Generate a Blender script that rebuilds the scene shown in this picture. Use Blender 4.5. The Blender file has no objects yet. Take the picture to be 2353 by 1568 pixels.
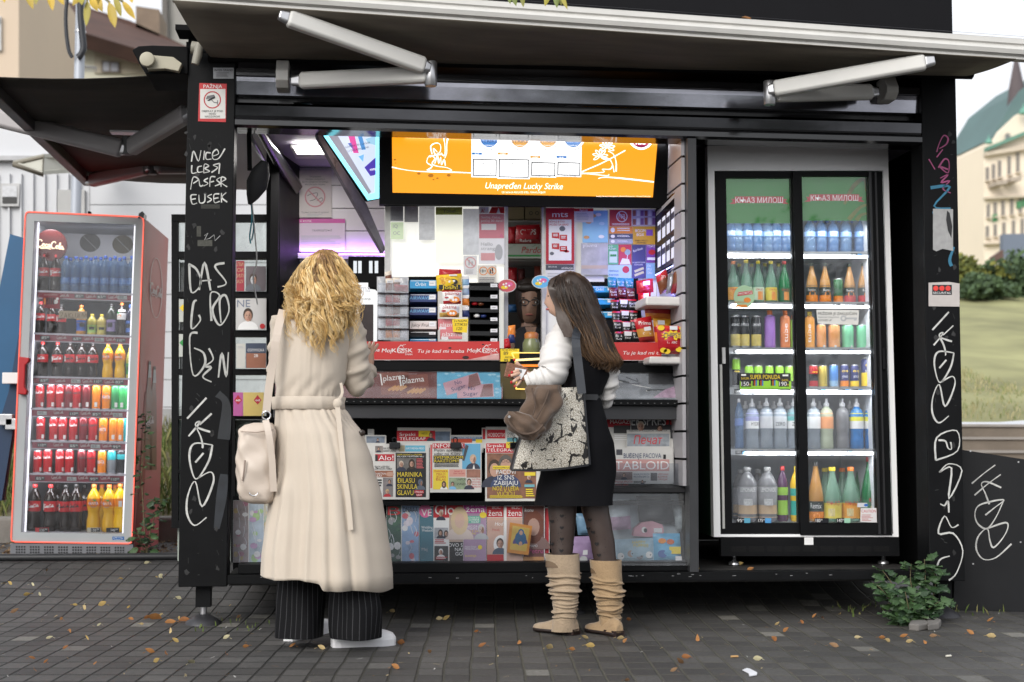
import bpy,math,random
from mathutils import Vector,Matrix
from math import sin,cos,pi,radians as R
scene=bpy.context.scene
COL=scene.collection
FPX,PCX,PCY=3268.0,1176.5,784.0
CAM=Vector((0.79,-7.07,0.906))
YAW,PITCH,ROLL=R(6.0),R(3.97),0.003
cf=Vector((sin(YAW)*cos(PITCH),cos(YAW)*cos(PITCH),sin(PITCH)))
cr=Vector((cos(YAW),-sin(YAW),0))
cu=cr.cross(cf)
cr2=cr*cos(ROLL)+cu*(sin(ROLL));cu2=cu*cos(ROLL)-cr*(sin(ROLL))
cd=bpy.data.cameras.new('camera');co=bpy.data.objects.new('camera',cd);COL.objects.link(co)
co.matrix_world=Matrix(((cr2.x,cu2.x,-cf.x,CAM.x),(cr2.y,cu2.y,-cf.y,CAM.y),(cr2.z,cu2.z,-cf.z,CAM.z),(0,0,0,1)))
cd.sensor_width=36;cd.lens=36*FPX/2353;cd.clip_start=0.05;cd.clip_end=2000
cd.dof.use_dof=True;cd.dof.focus_distance=6.8;cd.dof.aperture_fstop=2.8
scene.camera=co
scene.view_settings.view_transform='Standard';scene.view_settings.look='None'
scene.view_settings.gamma=1;scene.view_settings.exposure=0.36
scene.cycles.max_bounces=8;scene.cycles.diffuse_bounces=3;scene.cycles.glossy_bounces=3
scene.cycles.transmission_bounces=3;scene.cycles.transparent_max_bounces=16
scene.cycles.caustics_reflective=False;scene.cycles.caustics_refractive=False
scene.cycles.sample_clamp_indirect=4.0
SUN_EL,SUN_AZ=R(30),R(212)
wd=bpy.data.worlds.new("World");scene.world=wd;wd.use_nodes=True
nt=wd.node_tree;bg=nt.nodes['Background']
sk=nt.nodes.new('ShaderNodeTexSky');sk.sky_type='NISHITA';sk.sun_disc=False
sk.sun_elevation=SUN_EL;sk.sun_rotation=SUN_AZ;sk.dust_density=5;sk.air_density=1.2;sk.ozone_density=1
hs=nt.nodes.new('ShaderNodeHueSaturation');hs.inputs['Saturation'].default_value=0.16;hs.inputs['Value'].default_value=1.0
cl=nt.nodes.new('ShaderNodeMix');cl.data_type='RGBA';cl.inputs[0].default_value=.7;cl.inputs[7].default_value=(6.2,6.4,6.8,1)
nt.links.new(sk.outputs[0],hs.inputs['Color']);nt.links.new(hs.outputs[0],cl.inputs[6]);nt.links.new(cl.outputs[2],bg.inputs[0]);bg.inputs[1].default_value=0.15
sd=bpy.data.lights.new('sun','SUN');sd.energy=1.5;sd.angle=R(35);sd.color=(1,.96,.9)
so=bpy.data.objects.new('sun',sd);COL.objects.link(so)
sdir=Vector((sin(SUN_AZ)*cos(SUN_EL),cos(SUN_AZ)*cos(SUN_EL),sin(SUN_EL)))
so.rotation_euler=sdir.to_track_quat('Z','Y').to_euler();so.location=sdir*60
rnd=random.Random(7)
def ray(x,y):
 return(cf+cr2*((x-PCX)/FPX)-cu2*((y-PCY)/FPX))
def onY(x,y,Y):
 d=ray(x,y);return CAM+d*((Y-CAM.y)/d.y)
def onZ(x,y,Z):
 d=ray(x,y);return CAM+d*((Z-CAM.z)/d.z)
def onX(x,y,X):
 d=ray(x,y);return CAM+d*((X-CAM.x)/d.x)
def atD(x,y,D):
 return CAM+ray(x,y)*D
class PL:
 """a plane in the place; pt() gives the point of it seen at a measured pixel"""
 def __init__(s,p,n):
  s.p=p;n=n.normalized();s.n=n if n.dot(CAM-p)>0 else-n
 def pt(s,x,y,off=0.0):
  d=ray(x,y);t=(s.p-CAM).dot(s.n)/d.dot(s.n);return CAM+d*t+s.n*off
 def px(s,x,y):
  a=s.pt(x,y);return((s.pt(x+1,y)-a).length+(s.pt(x,y+1)-a).length)/2
def PY(Y):return PL(Vector((0,Y,0)),Vector((0,-1,0)))
def P3(a,b,c):
 a,b,c=onY(*a),onY(*b),onY(*c);return PL(a,(b-a).cross(c-a))
MATS={}
def mat(col,rough=.5,metal=0.,noise=.12,ns=8.,bump=0.,bs=60.,spec=.5,em=None,es=1.,alpha=1.,tr=0.,coat=0.,key=None,sheen=0.,stretch=None):
 k=(col,rough,metal,noise,ns,bump,bs,spec,em,es,alpha,tr,coat,sheen,stretch)
 if k in MATS:return MATS[k]
 m=bpy.data.materials.new('m%d'%len(MATS));m.use_nodes=True
 t=m.node_tree;b=t.nodes['Principled BSDF'];L=t.links.new
 b.inputs['Roughness'].default_value=rough;b.inputs['Metallic'].default_value=metal
 b.inputs['Specular IOR Level'].default_value=spec;b.inputs['Coat Weight'].default_value=coat
 if sheen:b.inputs['Sheen Weight'].default_value=sheen
 c4=(*col,1)
 b.inputs['Base Color'].default_value=c4
 if noise>0 or bump>0:
  tc=t.nodes.new('ShaderNodeTexCoord');mp=t.nodes.new('ShaderNodeMapping');L(tc.outputs['Object'],mp.inputs[0])
  if stretch:mp.inputs['Scale'].default_value=stretch
 if noise>0:
  n=t.nodes.new('ShaderNodeTexNoise');n.inputs['Scale'].default_value=ns;n.inputs['Detail'].default_value=5
  L(mp.outputs[0],n.inputs['Vector'])
  mx=t.nodes.new('ShaderNodeMix');mx.data_type='RGBA'
  lo=tuple(max(0,c*(1-noise*1.6))for c in col);hi=tuple(min(1,c*(1+noise*1.6))for c in col)
  mx.inputs[6].default_value=(*lo,1);mx.inputs[7].default_value=(*hi,1)
  L(n.outputs[0],mx.inputs[0]);L(mx.outputs[2],b.inputs['Base Color'])
  mr=t.nodes.new('ShaderNodeMapRange');mr.inputs[3].default_value=max(.02,rough-.1);mr.inputs[4].default_value=min(1,rough+.12)
  L(n.outputs[0],mr.inputs[0]);L(mr.outputs[0],b.inputs['Roughness'])
 if bump>0:
  n2=t.nodes.new('ShaderNodeTexNoise');n2.inputs['Scale'].default_value=bs;n2.inputs['Detail'].default_value=4
  L(mp.outputs[0],n2.inputs['Vector'])
  bp=t.nodes.new('ShaderNodeBump');bp.inputs['Strength'].default_value=bump;bp.inputs['Distance'].default_value=.01
  L(n2.outputs[0],bp.inputs['Height']);L(bp.outputs[0],b.inputs['Normal'])
 if em:
  b.inputs['Emission Color'].default_value=(*em,1);b.inputs['Emission Strength'].default_value=es
 if tr:b.inputs['Transmission Weight'].default_value=tr
 if alpha<1:b.inputs['Alpha'].default_value=alpha
 MATS[k]=m;return m
def glow(col,s):return mat((.02,.02,.02),em=col,es=s,noise=0)
def glass_mat(tint=(1,1,1),refl=1.0,rough=.02,haze=0.0):
 k=('glass',tint,refl,rough,haze)
 if k in MATS:return MATS[k]
 m=bpy.data.materials.new('glass%d'%len(MATS));m.use_nodes=True;t=m.node_tree;L=t.links.new
 t.nodes.remove(t.nodes['Principled BSDF'])
 tb=t.nodes.new('ShaderNodeBsdfTransparent');tb.inputs[0].default_value=(*tint,1)
 gb=t.nodes.new('ShaderNodeBsdfGlossy');gb.inputs['Roughness'].default_value=rough
 fr=t.nodes.new('ShaderNodeFresnel');fr.inputs[0].default_value=1.45
 mu=t.nodes.new('ShaderNodeMath');mu.operation='MULTIPLY';mu.inputs[1].default_value=refl
 ms=t.nodes.new('ShaderNodeMixShader')
 L(fr.outputs[0],mu.inputs[0]);L(mu.outputs[0],ms.inputs[0]);L(gb.outputs[0],ms.inputs[2])
 last=tb.outputs[0]
 if haze:  # pale noisy diffuse veil; on fridge doors it imitates milky sky reflections
  df=t.nodes.new('ShaderNodeBsdfDiffuse');df.inputs[0].default_value=(.8,.82,.85,1)
  tc=t.nodes.new('ShaderNodeTexCoord');n=t.nodes.new('ShaderNodeTexNoise');n.inputs['Scale'].default_value=14;n.inputs['Detail'].default_value=6
  L(tc.outputs['Object'],n.inputs['Vector'])
  mr=t.nodes.new('ShaderNodeMapRange');mr.inputs[1].default_value=.45;mr.inputs[2].default_value=.75;mr.inputs[3].default_value=haze*.3;mr.inputs[4].default_value=haze
  L(n.outputs[0],mr.inputs[0])
  m2=t.nodes.new('ShaderNodeMixShader');L(mr.outputs[0],m2.inputs[0]);L(tb.outputs[0],m2.inputs[1]);L(df.outputs[0],m2.inputs[2]);last=m2.outputs[0]
 L(last,ms.inputs[1]);L(ms.outputs[0],t.nodes['Material Output'].inputs[0])
 MATS[k]=m;return m
def liquid_mat(col,clear=.35,rough=.08):
 """tinted plastic and liquid: part see-through, part coloured body, wet highlight"""
 k=('liq',col,clear,rough)
 if k in MATS:return MATS[k]
 m=bpy.data.materials.new('liq%d'%len(MATS));m.use_nodes=True;t=m.node_tree;L=t.links.new
 b=t.nodes['Principled BSDF'];b.inputs['Base Color'].default_value=(*col,1);b.inputs['Roughness'].default_value=rough
 tc=t.nodes.new('ShaderNodeTexCoord');n=t.nodes.new('ShaderNodeTexNoise');n.inputs['Scale'].default_value=40;n.inputs['Detail'].default_value=3
 L(tc.outputs['Object'],n.inputs['Vector'])
 bp=t.nodes.new('ShaderNodeBump');bp.inputs['Strength'].default_value=.5;bp.inputs['Distance'].default_value=.006
 L(n.outputs[0],bp.inputs['Height']);L(bp.outputs[0],b.inputs['Normal'])
 tb=t.nodes.new('ShaderNodeBsdfTransparent');tb.inputs[0].default_value=(*[min(1,.35+c*.9)for c in col],1)
 ms=t.nodes.new('ShaderNodeMixShader');ms.inputs[0].default_value=clear
 L(b.outputs[0],ms.inputs[1]);L(tb.outputs[0],ms.inputs[2]);L(ms.outputs[0],t.nodes['Material Output'].inputs[0])
 MATS[k]=m;return m
TXT={}
def txt_mesh(s):
 if s in TXT:return TXT[s]
 cu_=bpy.data.curves.new('t','FONT');cu_.body=s;cu_.size=1;cu_.resolution_u=3
 o=bpy.data.objects.new('t',cu_);COL.objects.link(o)
 dg=bpy.context.evaluated_depsgraph_get();me=bpy.data.meshes.new_from_object(o.evaluated_get(dg))
 vs=[(v.co.x,v.co.y)for v in me.vertices];fs=[tuple(p.vertices)for p in me.polygons]
 bpy.data.objects.remove(o);bpy.data.curves.remove(cu_);bpy.data.meshes.remove(me)
 if vs:
  x0=min(v[0]for v in vs);x1=max(v[0]for v in vs);vs=[((v[0]-x0)/.7,v[1]/.7)for v in vs];w=(x1-x0)/.7
 else:w=.1
 TXT[s]=(vs,fs,w);return TXT[s]
def catmull(p,n=6,closed=False):
 P=[Vector(q)for q in p]
 if len(P)<3:return P
 out=[];N=len(P)
 for i in range(N if closed else N-1):
  a,b,c,d=(P[(i-1)%N],P[i],P[(i+1)%N],P[(i+2)%N])if closed else(P[max(i-1,0)],P[i],P[i+1],P[min(i+2,N-1)])
  for k in range(n):
   t=k/n
   out.append(.5*((2*b)+(c-a)*t+(2*a-5*b+4*c-d)*t*t+(3*b-a-3*c+d)*t*t*t))
 if not closed:out.append(P[-1])
 return out
def lerp(a,b,t):return a+(b-a)*t
def interp(tab,x):
 if x<=tab[0][0]:return tab[0][1:]
 for a,b in zip(tab,tab[1:]):
  if x<=b[0]:
   t=(x-a[0])/(b[0]-a[0]);t=t*t*(3-2*t)*.5+t*.5
   return tuple(lerp(u,v,t)for u,v in zip(a[1:],b[1:]))
 return tab[-1][1:]
class MB:
 def __init__(s):s.v=[];s.f=[];s.mi=[];s.sm=[];s.m=[];s.T=None
 def _m(s,m):
  if m not in s.m:s.m.append(m)
  return s.m.index(m)
 def add(s,vs,fs,m,smooth=False):
  b=len(s.v);T=s.T
  s.v+=[tuple(T@Vector(v))if T else tuple(v)for v in vs]
  i=s._m(m)
  for f in fs:s.f.append(tuple(b+k for k in f));s.mi.append(i);s.sm.append(smooth)
  return s
 def box(s,x0,x1,y0,y1,z0,z1,m):
  vs=[(x,y,z)for z in(z0,z1)for y in(y0,y1)for x in(x0,x1)]
  return s.add(vs,[(0,2,3,1),(4,5,7,6),(0,1,5,4),(2,6,7,3),(0,4,6,2),(1,3,7,5)],m)
 def prism(s,pts,off,m,back=True):
  n=len(pts);pts=[Vector(p)for p in pts];vs=pts+[p+off for p in pts]
  fs=[tuple(range(n))]+[(i,i+n,(i+1)%n+n,(i+1)%n)for i in range(n)]
  if back:fs.append(tuple(range(2*n-1,n-1,-1)))
  return s.add(vs,fs,m)
 def tube(s,pts,r,m,n=8,cap=True,up=None):
  P=[Vector(p)for p in pts];rings=[];N=len(P)
  ref=up or Vector((.13,.31,.94))
  for i,p in enumerate(P):
   t=(P[min(i+1,N-1)]-P[max(i-1,0)]).normalized()
   a=t.cross(ref)
   if a.length<1e-4:a=t.cross(Vector((1,0,0)))
   a.normalize();b=t.cross(a)
   rr=r[i]if isinstance(r,(list,tuple))else r
   ra,rb=rr if isinstance(rr,(list,tuple))else(rr,rr)
   rings.append([p+a*(ra*cos(2*pi*k/n))+b*(rb*sin(2*pi*k/n))for k in range(n)])
  return s.loft(rings,m,cap=cap)
 def loft(s,rings,m,cap=True,smooth=True,closed=True,capends=(True,True)):
  n=len(rings[0]);vs=[p for r in rings for p in r];fs=[]
  for i in range(len(rings)-1):
   for k in range(n if closed else n-1):
    a=i*n+k;b=i*n+(k+1)%n;fs.append((a,b,b+n,a+n))
  s.add(vs,fs,m,smooth)
  if cap and closed:
   if capends[0]:s.add(rings[0],[tuple(range(n-1,-1,-1))],m,smooth)
   if capends[1]:s.add(rings[-1],[tuple(range(n))],m,smooth)
  return s
 def lathe(s,prof,c,m,n=16,axis=None,cap=True,seg=None):
  """prof [(r,z)...]; seg optional per-segment materials"""
  A=axis or Matrix.Identity(3);c=Vector(c)
  rings=[[c+A@Vector((r*cos(2*pi*k/n),r*sin(2*pi*k/n),z))for k in range(n)]for r,z in prof]
  if seg is None:return s.loft(rings,m,cap=cap)
  for i in range(len(rings)-1):s.loft(rings[i:i+2],seg[i],cap=False)
  s.add(rings[0],[tuple(range(n-1,-1,-1))],seg[0]);s.add(rings[-1],[tuple(range(n))],seg[-1]);return s
 def ball(s,c,r,m,nu=10,nv=7):
  c=Vector(c);rx,ry,rz=r if isinstance(r,(tuple,list))else(r,r,r)
  rings=[[c+Vector((rx*sin(pi*j/nv)*cos(2*pi*k/nu),ry*sin(pi*j/nv)*sin(2*pi*k/nu),-rz*cos(pi*j/nv)))for k in range(nu)]for j in range(nv+1)]
  rings[0]=[p+Vector((1e-5*cos(k),1e-5*sin(k),0))for k,p in enumerate(rings[0])]
  return s.loft(rings,m,cap=False)
 def pq(s,pl,pts,m,off=0.):
  return s.add([pl.pt(x,y,off)for x,y in pts],[tuple(range(len(pts)))],m)
 def pr(s,pl,x0,y0,x1,y1,m,off=0.):return s.pq(pl,[(x0,y1),(x1,y1),(x1,y0),(x0,y0)],m,off)
 def slab(s,pl,pts,m,off=0.,th=.004):
  P=[pl.pt(x,y,off)for x,y in pts];return s.prism(P,-pl.n*th,m)
 def sr(s,pl,x0,y0,x1,y1,m,off=0.,th=.004):return s.slab(pl,[(x0,y1),(x1,y1),(x1,y0),(x0,y0)],m,off,th)
 def ell(s,pl,cx,cy,rx,ry,m,off=0.,n=20,a0=0,a1=2*pi):
  return s.pq(pl,[(cx+rx*cos(a0+(a1-a0)*k/n),cy+ry*sin(a0+(a1-a0)*k/n))for k in range(n if a1-a0>6.28 else n+1)],m,off)
 def ring(s,pl,cx,cy,rx,ry,w,m,off=0.,n=24):
  o=[pl.pt(cx+rx*cos(2*pi*k/n),cy+ry*sin(2*pi*k/n),off)for k in range(n)]
  i=[pl.pt(cx+(rx-w)*cos(2*pi*k/n),cy+(ry-w)*sin(2*pi*k/n),off)for k in range(n)]
  return s.add(o+i,[(k,(k+1)%n,n+(k+1)%n,n+k)for k in range(n)],m)
 def line(s,pl,pts,w,m,off=0.,sm=0,closed=False):
  P=[Vector((p[0],p[1]))for p in pts]
  if sm:P=catmull(P,sm,closed)
  elif closed:P=P+[P[0]]
  vs=[];N=len(P)
  for i,p in enumerate(P):
   t=P[min(i+1,N-1)]-P[max(i-1,0)]
   if t.length<1e-6:t=Vector((1,0))
   t.normalize();nrm=Vector((-t.y,t.x))*(w/2*((.84+.26*sin(i*.37+P[0].x))if sm and w>2.4 else 1))
   a,b=p+nrm,p-nrm;vs+=[pl.pt(a.x,a.y,off),pl.pt(b.x,b.y,off)]
  s.add(vs,[(2*i,2*i+1,2*i+3,2*i+2)for i in range(N-1)],m)
  return s
 def text(s,pl,t,x,y,h,m,off=0.,al='l',w=None,ang=0.,slant=0.):
  """baseline-left at pixel (x,y), cap height h px"""
  vs,fs,tw=txt_mesh(t);sx=h if w is None else w/tw;W=tw*sx
  if al=='c':ox=-W/2
  elif al=='r':ox=-W
  else:ox=0
  ca,sa=cos(ang),sin(ang);out=[]
  for vx,vy in vs:
   px=ox+vx*sx+vy*h*slant;py=-vy*h
   out.append(pl.pt(x+px*ca-py*sa,y+px*sa+py*ca,off))
  return s.add(out,fs,m)
 def bust(s,pl,cx,y1,h,skin,hair,cloth,off=0.,long=False):
  s.ell(pl,cx,y1,h*.42,h*.36,cloth,off,14,pi,2*pi)
  if long:s.ell(pl,cx,y1-h*.55,h*.26,h*.42,hair,off+.0002,14)
  s.ell(pl,cx,y1-h*.62,h*.2,h*.27,hair,off+.0004,14)
  s.ell(pl,cx,y1-h*.55,h*.15,h*.22,skin,off+.0008,14)
  if 13<h<60:
   sh_=mat((.30,.16,.11),.6,0,.3,60);s.ell(pl,cx+h*.085,y1-h*.53,h*.07,h*.19,sh_,off+.0009,12);s.pr(pl,cx-h*.09,y1-h*.60,cx-h*.03,y1-h*.575,INK,off+.001);s.pr(pl,cx+h*.03,y1-h*.60,cx+h*.09,y1-h*.575,INK,off+.001);s.pr(pl,cx-h*.05,y1-h*.44,cx+h*.05,y1-h*.42,mat((.3,.07,.06),.6),off+.001);s.pq(pl,[(cx-h*.02,y1-h*.47),(cx+h*.03,y1-h*.47),(cx+h*.01,y1-h*.57)],sh_,off+.001)
  return s
 def lines(s,pl,x0,y0,x1,y1,n,m,off=0.,fill=.5,rag=.3):
  """rows of small print"""
  hh=(y1-y0)/n
  for i in range(n):
   xe=x1-(x1-x0)*rag*rnd.random()
   s.pr(pl,x0,y0+hh*i,xe,y0+hh*(i+fill),m,off)
  return s
 def build(s,name,parent=None,loc=None,label=None,cat=None,group=None,kind=None,bevel=0,subsurf=0,solid=0,weld=False,shade=None):
  me=bpy.data.meshes.new(name)
  if loc is None and parent is None:
   xs=[v[0]for v in s.v];ys=[v[1]for v in s.v];zs=[v[2]for v in s.v]
   loc=Vector(((min(xs)+max(xs))/2,(min(ys)+max(ys))/2,min(zs)))if kind!='structure' else Vector((0,0,0))
  if loc is None:loc=Vector((0,0,0))
  wl=Vector(parent['_w'])if parent is not None and '_w' in parent else Vector((0,0,0))
  base=loc if parent is None else wl
  me.from_pydata([tuple(Vector(v)-base)for v in s.v],[],s.f)
  for m in s.m:me.materials.append(m)
  me.polygons.foreach_set('material_index',s.mi);me.polygons.foreach_set('use_smooth',s.sm);me.update()
  o=bpy.data.objects.new(name,me);COL.objects.link(o)
  if parent is not None:o.parent=parent;o['_w']=tuple(wl)
  else:o.location=loc;o['_w']=tuple(loc)
  if weld or bevel:
   w=o.modifiers.new('w','WELD');w.merge_threshold=.0004
  if solid:q=o.modifiers.new('s','SOLIDIFY');q.thickness=solid;q.offset=0
  if bevel:q=o.modifiers.new('b','BEVEL');q.width=bevel;q.segments=2;q.limit_method='ANGLE'
  if subsurf:q=o.modifiers.new('u','SUBSURF');q.levels=subsurf;q.render_levels=subsurf
  tag(o,label,cat,group,kind);return o
def tag(o,label=None,cat=None,group=None,kind=None):
 if label:o['label']=label
 if cat:o['category']=cat
 if group:o['group']=group
 if kind:o['kind']=kind
 return o
def thing(name,label,cat,loc,group=None):
 o=bpy.data.objects.new(name,None);COL.objects.link(o);o.location=loc;o['_w']=tuple(loc);o.empty_display_size=.1
 return tag(o,label,cat,group)
BLACK=mat((.005,.0053,.006),.5,0,.3,6,.05,30,spec=.13)
BLACKM=mat((.0045,.0045,.005),.7,0,.25,9,spec=.12)
BLACKG=mat((.006,.006,.007),.2,0,.2,5,.03,8,spec=.5)
DARK=mat((.018,.018,.02),.5,0,.2,10,spec=.3)
WHITE=mat((.78,.78,.77),.5,0,.04,10)
PAPER=mat((.74,.74,.72),.7,0,.05,14)
NEWS=mat((.62,.61,.58),.85,0,.07,14)
INK=mat((.02,.02,.022),.7,0,0)
GREYINK=mat((.16,.16,.17),.7,0,0)
RED=mat((.5,.018,.022),.45,0,.08,10)
YEL=mat((.8,.58,.02),.5,0,.06,10)
BLUE=mat((.02,.12,.45),.45,0,.06,10)
LBLUE=mat((.18,.45,.72),.45,0,.08,10)
ORANGE=mat((.75,.25,.02),.45,0,.08,10)
GREEN=mat((.03,.28,.06),.45,0,.08,10)
PINK=mat((.65,.12,.3),.45,0,.08,10)
PURPLE=mat((.2,.07,.4),.45,0,.08,10)
STEEL=mat((.55,.55,.56),.3,.9,.08,20)
ALU=mat((.62,.61,.58),.45,.1,.08,7,.03,40)
CHROME=mat((.75,.75,.77),.12,1,.03,20)
SKIN=mat((.50,.30,.21),.5,0,.06,30,.06,220)
HAIRD=mat((.02,.013,.01),.45,0,.2,20)
# ================================================================ ground
def paving_mat():
 m=bpy.data.materials.new('paving');m.use_nodes=True;t=m.node_tree;L=t.links.new;N=t.nodes.new
 b=t.nodes['Principled BSDF']
 tc=N('ShaderNodeTexCoord');mp=N('ShaderNodeMapping');mp.inputs['Rotation'].default_value=(0,0,R(5));L(tc.outputs['Object'],mp.inputs[0])
 wn=N('ShaderNodeTexNoise');wn.inputs['Scale'].default_value=3;L(mp.outputs[0],wn.inputs['Vector'])
 ws=N('ShaderNodeVectorMath');ws.operation='SCALE';ws.inputs['Scale'].default_value=.016;L(wn.outputs['Color'],ws.inputs[0])
 ad=N('ShaderNodeVectorMath');ad.operation='ADD';L(mp.outputs[0],ad.inputs[0]);L(ws.outputs[0],ad.inputs[1])
 def mth(op,a,b_=None,c_=None):
  q=N('ShaderNodeMath');q.operation=op
  for k,v_ in enumerate((a,b_,c_)):
   if v_ is None:continue
   if isinstance(v_,(int,float)):q.inputs[k].default_value=v_
   else:L(v_,q.inputs[k])
  return q.outputs[0]
 sp_=N('ShaderNodeSeparateXYZ');L(ad.outputs[0],sp_.inputs[0])
 u=mth('DIVIDE',sp_.outputs[0],.104);iu=mth('FLOOR',u);w1=N('ShaderNodeTexWhiteNoise');w1.noise_dimensions='1D';L(iu,w1.inputs['W'])
 v=mth('ADD',mth('DIVIDE',sp_.outputs[1],.155),mth('MULTIPLY',w1.outputs['Value'],.16));iv=mth('FLOOR',v)
 cx=N('ShaderNodeCombineXYZ');L(iu,cx.inputs[0]);L(iv,cx.inputs[1]);w2=N('ShaderNodeTexWhiteNoise');w2.noise_dimensions='2D';L(cx.outputs[0],w2.inputs['Vector'])
 def edge(x,a,b_):
  r_=N('ShaderNodeMapRange');r_.interpolation_type='SMOOTHSTEP';r_.inputs[1].default_value=a;r_.inputs[2].default_value=b_;L(mth('ABSOLUTE',mth('SUBTRACT',mth('FRACT',x),.5)),r_.inputs[0]);return r_.outputs[0]
 joint=mth('MAXIMUM',edge(u,.425,.485),edge(v,.425,.475));cell=w2.outputs['Value']
 cr_=N('ShaderNodeValToRGB');e=cr_.color_ramp.elements
 e[0].position=0;e[0].color=(.049,.047,.046,1);e[1].position=.972;e[1].color=(.086,.083,.08,1)
 x=e.new(.98);x.color=(.17,.165,.15,1);e.new(1).color=(.2,.19,.17,1)
 L(cell,cr_.inputs[0])
 n1=N('ShaderNodeTexNoise');n1.inputs['Scale'].default_value=55;n1.inputs['Detail'].default_value=7;L(tc.outputs['Object'],n1.inputs['Vector'])
 n2=N('ShaderNodeTexNoise');n2.inputs['Scale'].default_value=1.1;n2.inputs['Detail'].default_value=4;L(tc.outputs['Object'],n2.inputs['Vector'])
 def mul(a,fac,lo,hi):
  r_=N('ShaderNodeMapRange');r_.inputs[1].default_value=.3;r_.inputs[2].default_value=.7;r_.inputs[3].default_value=lo;r_.inputs[4].default_value=hi;L(fac,r_.inputs[0])
  v=N('ShaderNodeVectorMath');v.operation='SCALE';L(a,v.inputs[0]);L(r_.outputs[0],v.inputs['Scale']);return v.outputs[0]
 c=mul(cr_.outputs[0],n1.outputs[0],.78,1.25);c=mul(c,n2.outputs[0],.75,1.2)
 jm=N('ShaderNodeMix');jm.data_type='RGBA';jm.inputs[6].default_value=(.012,.012,.011,1);jm.inputs[7].default_value=(.16,.152,.12,1)
 sx=N('ShaderNodeSeparateXYZ');L(tc.outputs['Object'],sx.inputs[0])
 jr=N('ShaderNodeMapRange');jr.inputs[1].default_value=.3;jr.inputs[2].default_value=1.6;L(sx.outputs[0],jr.inputs[0])
 jn=N('ShaderNodeMath');jn.operation='MULTIPLY';L(jr.outputs[0],jn.inputs[0]);L(n2.outputs[0],jn.inputs[1]);L(jn.outputs[0],jm.inputs[0])
 fm=N('ShaderNodeMix');fm.data_type='RGBA';L(joint,fm.inputs[0]);L(c,fm.inputs[6]);L(jm.outputs[2],fm.inputs[7]);L(fm.outputs[2],b.inputs['Base Color'])
 b.inputs['Roughness'].default_value=.62;b.inputs['Specular IOR Level'].default_value=.35
 hh=N('ShaderNodeMath');hh.operation='MULTIPLY_ADD';hh.inputs[1].default_value=-1.0;L(joint,hh.inputs[0])
 h2=N('ShaderNodeMath');h2.operation='MULTIPLY';h2.inputs[1].default_value=.16;L(n1.outputs[0],h2.inputs[0]);L(h2.outputs[0],hh.inputs[2])
 h3=N('ShaderNodeMath');h3.operation='MULTIPLY_ADD';h3.inputs[1].default_value=.35;L(cell,h3.inputs[0]);L(hh.outputs[0],h3.inputs[2])
 bp=N('ShaderNodeBump');bp.inputs['Strength'].default_value=.8;bp.inputs['Distance'].default_value=.008;L(h3.outputs[0],bp.inputs['Height']);L(bp.outputs[0],b.inputs['Normal'])
 return m
GRISE=onY(165,1279,1.95).z
def gz(x,y):
 """ground height: paving tilts up gently behind the kiosk's left corner, a bank rises behind on the right"""
 t=min(1,max(0,(y-.2)/1.7));z=GRISE*t*t*(3-2*t)
 if y>4.2 and x>2.0:pass
 return z
b=MB()
xs=[-60,-20,-8,-5]+[-4+.5*i for i in range(21)]+[8,12,20,60];ys=[-60,-20,-8]+[-4+.4*i for i in range(30)]+[12,20,60,200]
vs=[(x,y,gz(x,y))for y in ys for x in xs];nx=len(xs)
b.add(vs,[(j*nx+i,j*nx+i+1,(j+1)*nx+i+1,(j+1)*nx+i)for j in range(len(ys)-1)for i in range(nx-1)],paving_mat(),True)
b.build('pavement',kind='structure',label='dark grey concrete block paving with lighter odd blocks')
# ================================================================ the kiosk shell
P0=PY(0.)
KL=onY(414,1349,0).x-.01;KR=onY(2218,1335,0).x
zb=onY(460,1349,0).z;ZTOP=2.82
kiosk=thing('kiosk','black metal street kiosk on legs with graffiti on its corner posts','kiosk',Vector(((KL+KR)/2,.0,0)))
lx1=onY(522,1300,0).x;rx0=onY(2136,1300,0).x
SPRAY=mat((.52,.52,.50),.7,0,.4,38)
SPRAYB=mat((.03,.16,.26),.6,0,.15,30);SPRAYP=mat((.30,.06,.16),.6,0,.3,30)
b=MB();b.box(KL,lx1,0,.16,zb,ZTOP,BLACK)
g=.0022
for st,w in[([(440,372),(445,348),(456,371),(462,346)],3),([(468,368),(470,347)],3),([(484,352),(474,352),(474,366),(486,366)],3),([(487,360),(502,354),(498,344),(489,352),(490,366),(503,364),(517,342)],3),([(441,380),(441,398),(452,397)],3),([(464,382),(455,385),(455,396),(466,395)],3),([(468,398),(470,378),(480,382),(471,388),(482,394),(468,398)],3),([(505,376),(490,380),(500,386),(486,397)],3),([(505,376),(503,400)],3),([(438,436),(444,408),(456,413),(444,422)],3),([(457,412),(460,428),(467,426)],3),([(478,410),(469,416),(478,422),(468,428)],3),([(482,430),(484,408),(495,407)],3),([(484,419),(492,417)],3),([(507,408),(498,414),(506,422),(494,428)],3),([(508,430),(509,408),(519,412),(509,420),(522,430)],3),([(452,448),(439,450),(442,469),(453,467)],3),([(440,459),(450,457)],3),([(457,448),(459,466),(470,464),(471,446)],3),([(487,447),(477,452),(486,459),(476,466)],3),([(504,446),(492,448),(493,466),(505,463)],3),([(492,457),(502,455)],3),([(509,444),(509,466)],3),([(520,443),(510,454),(522,465)],3)]:
 b.line(P0,st,w,SPRAY,g,5)
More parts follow.
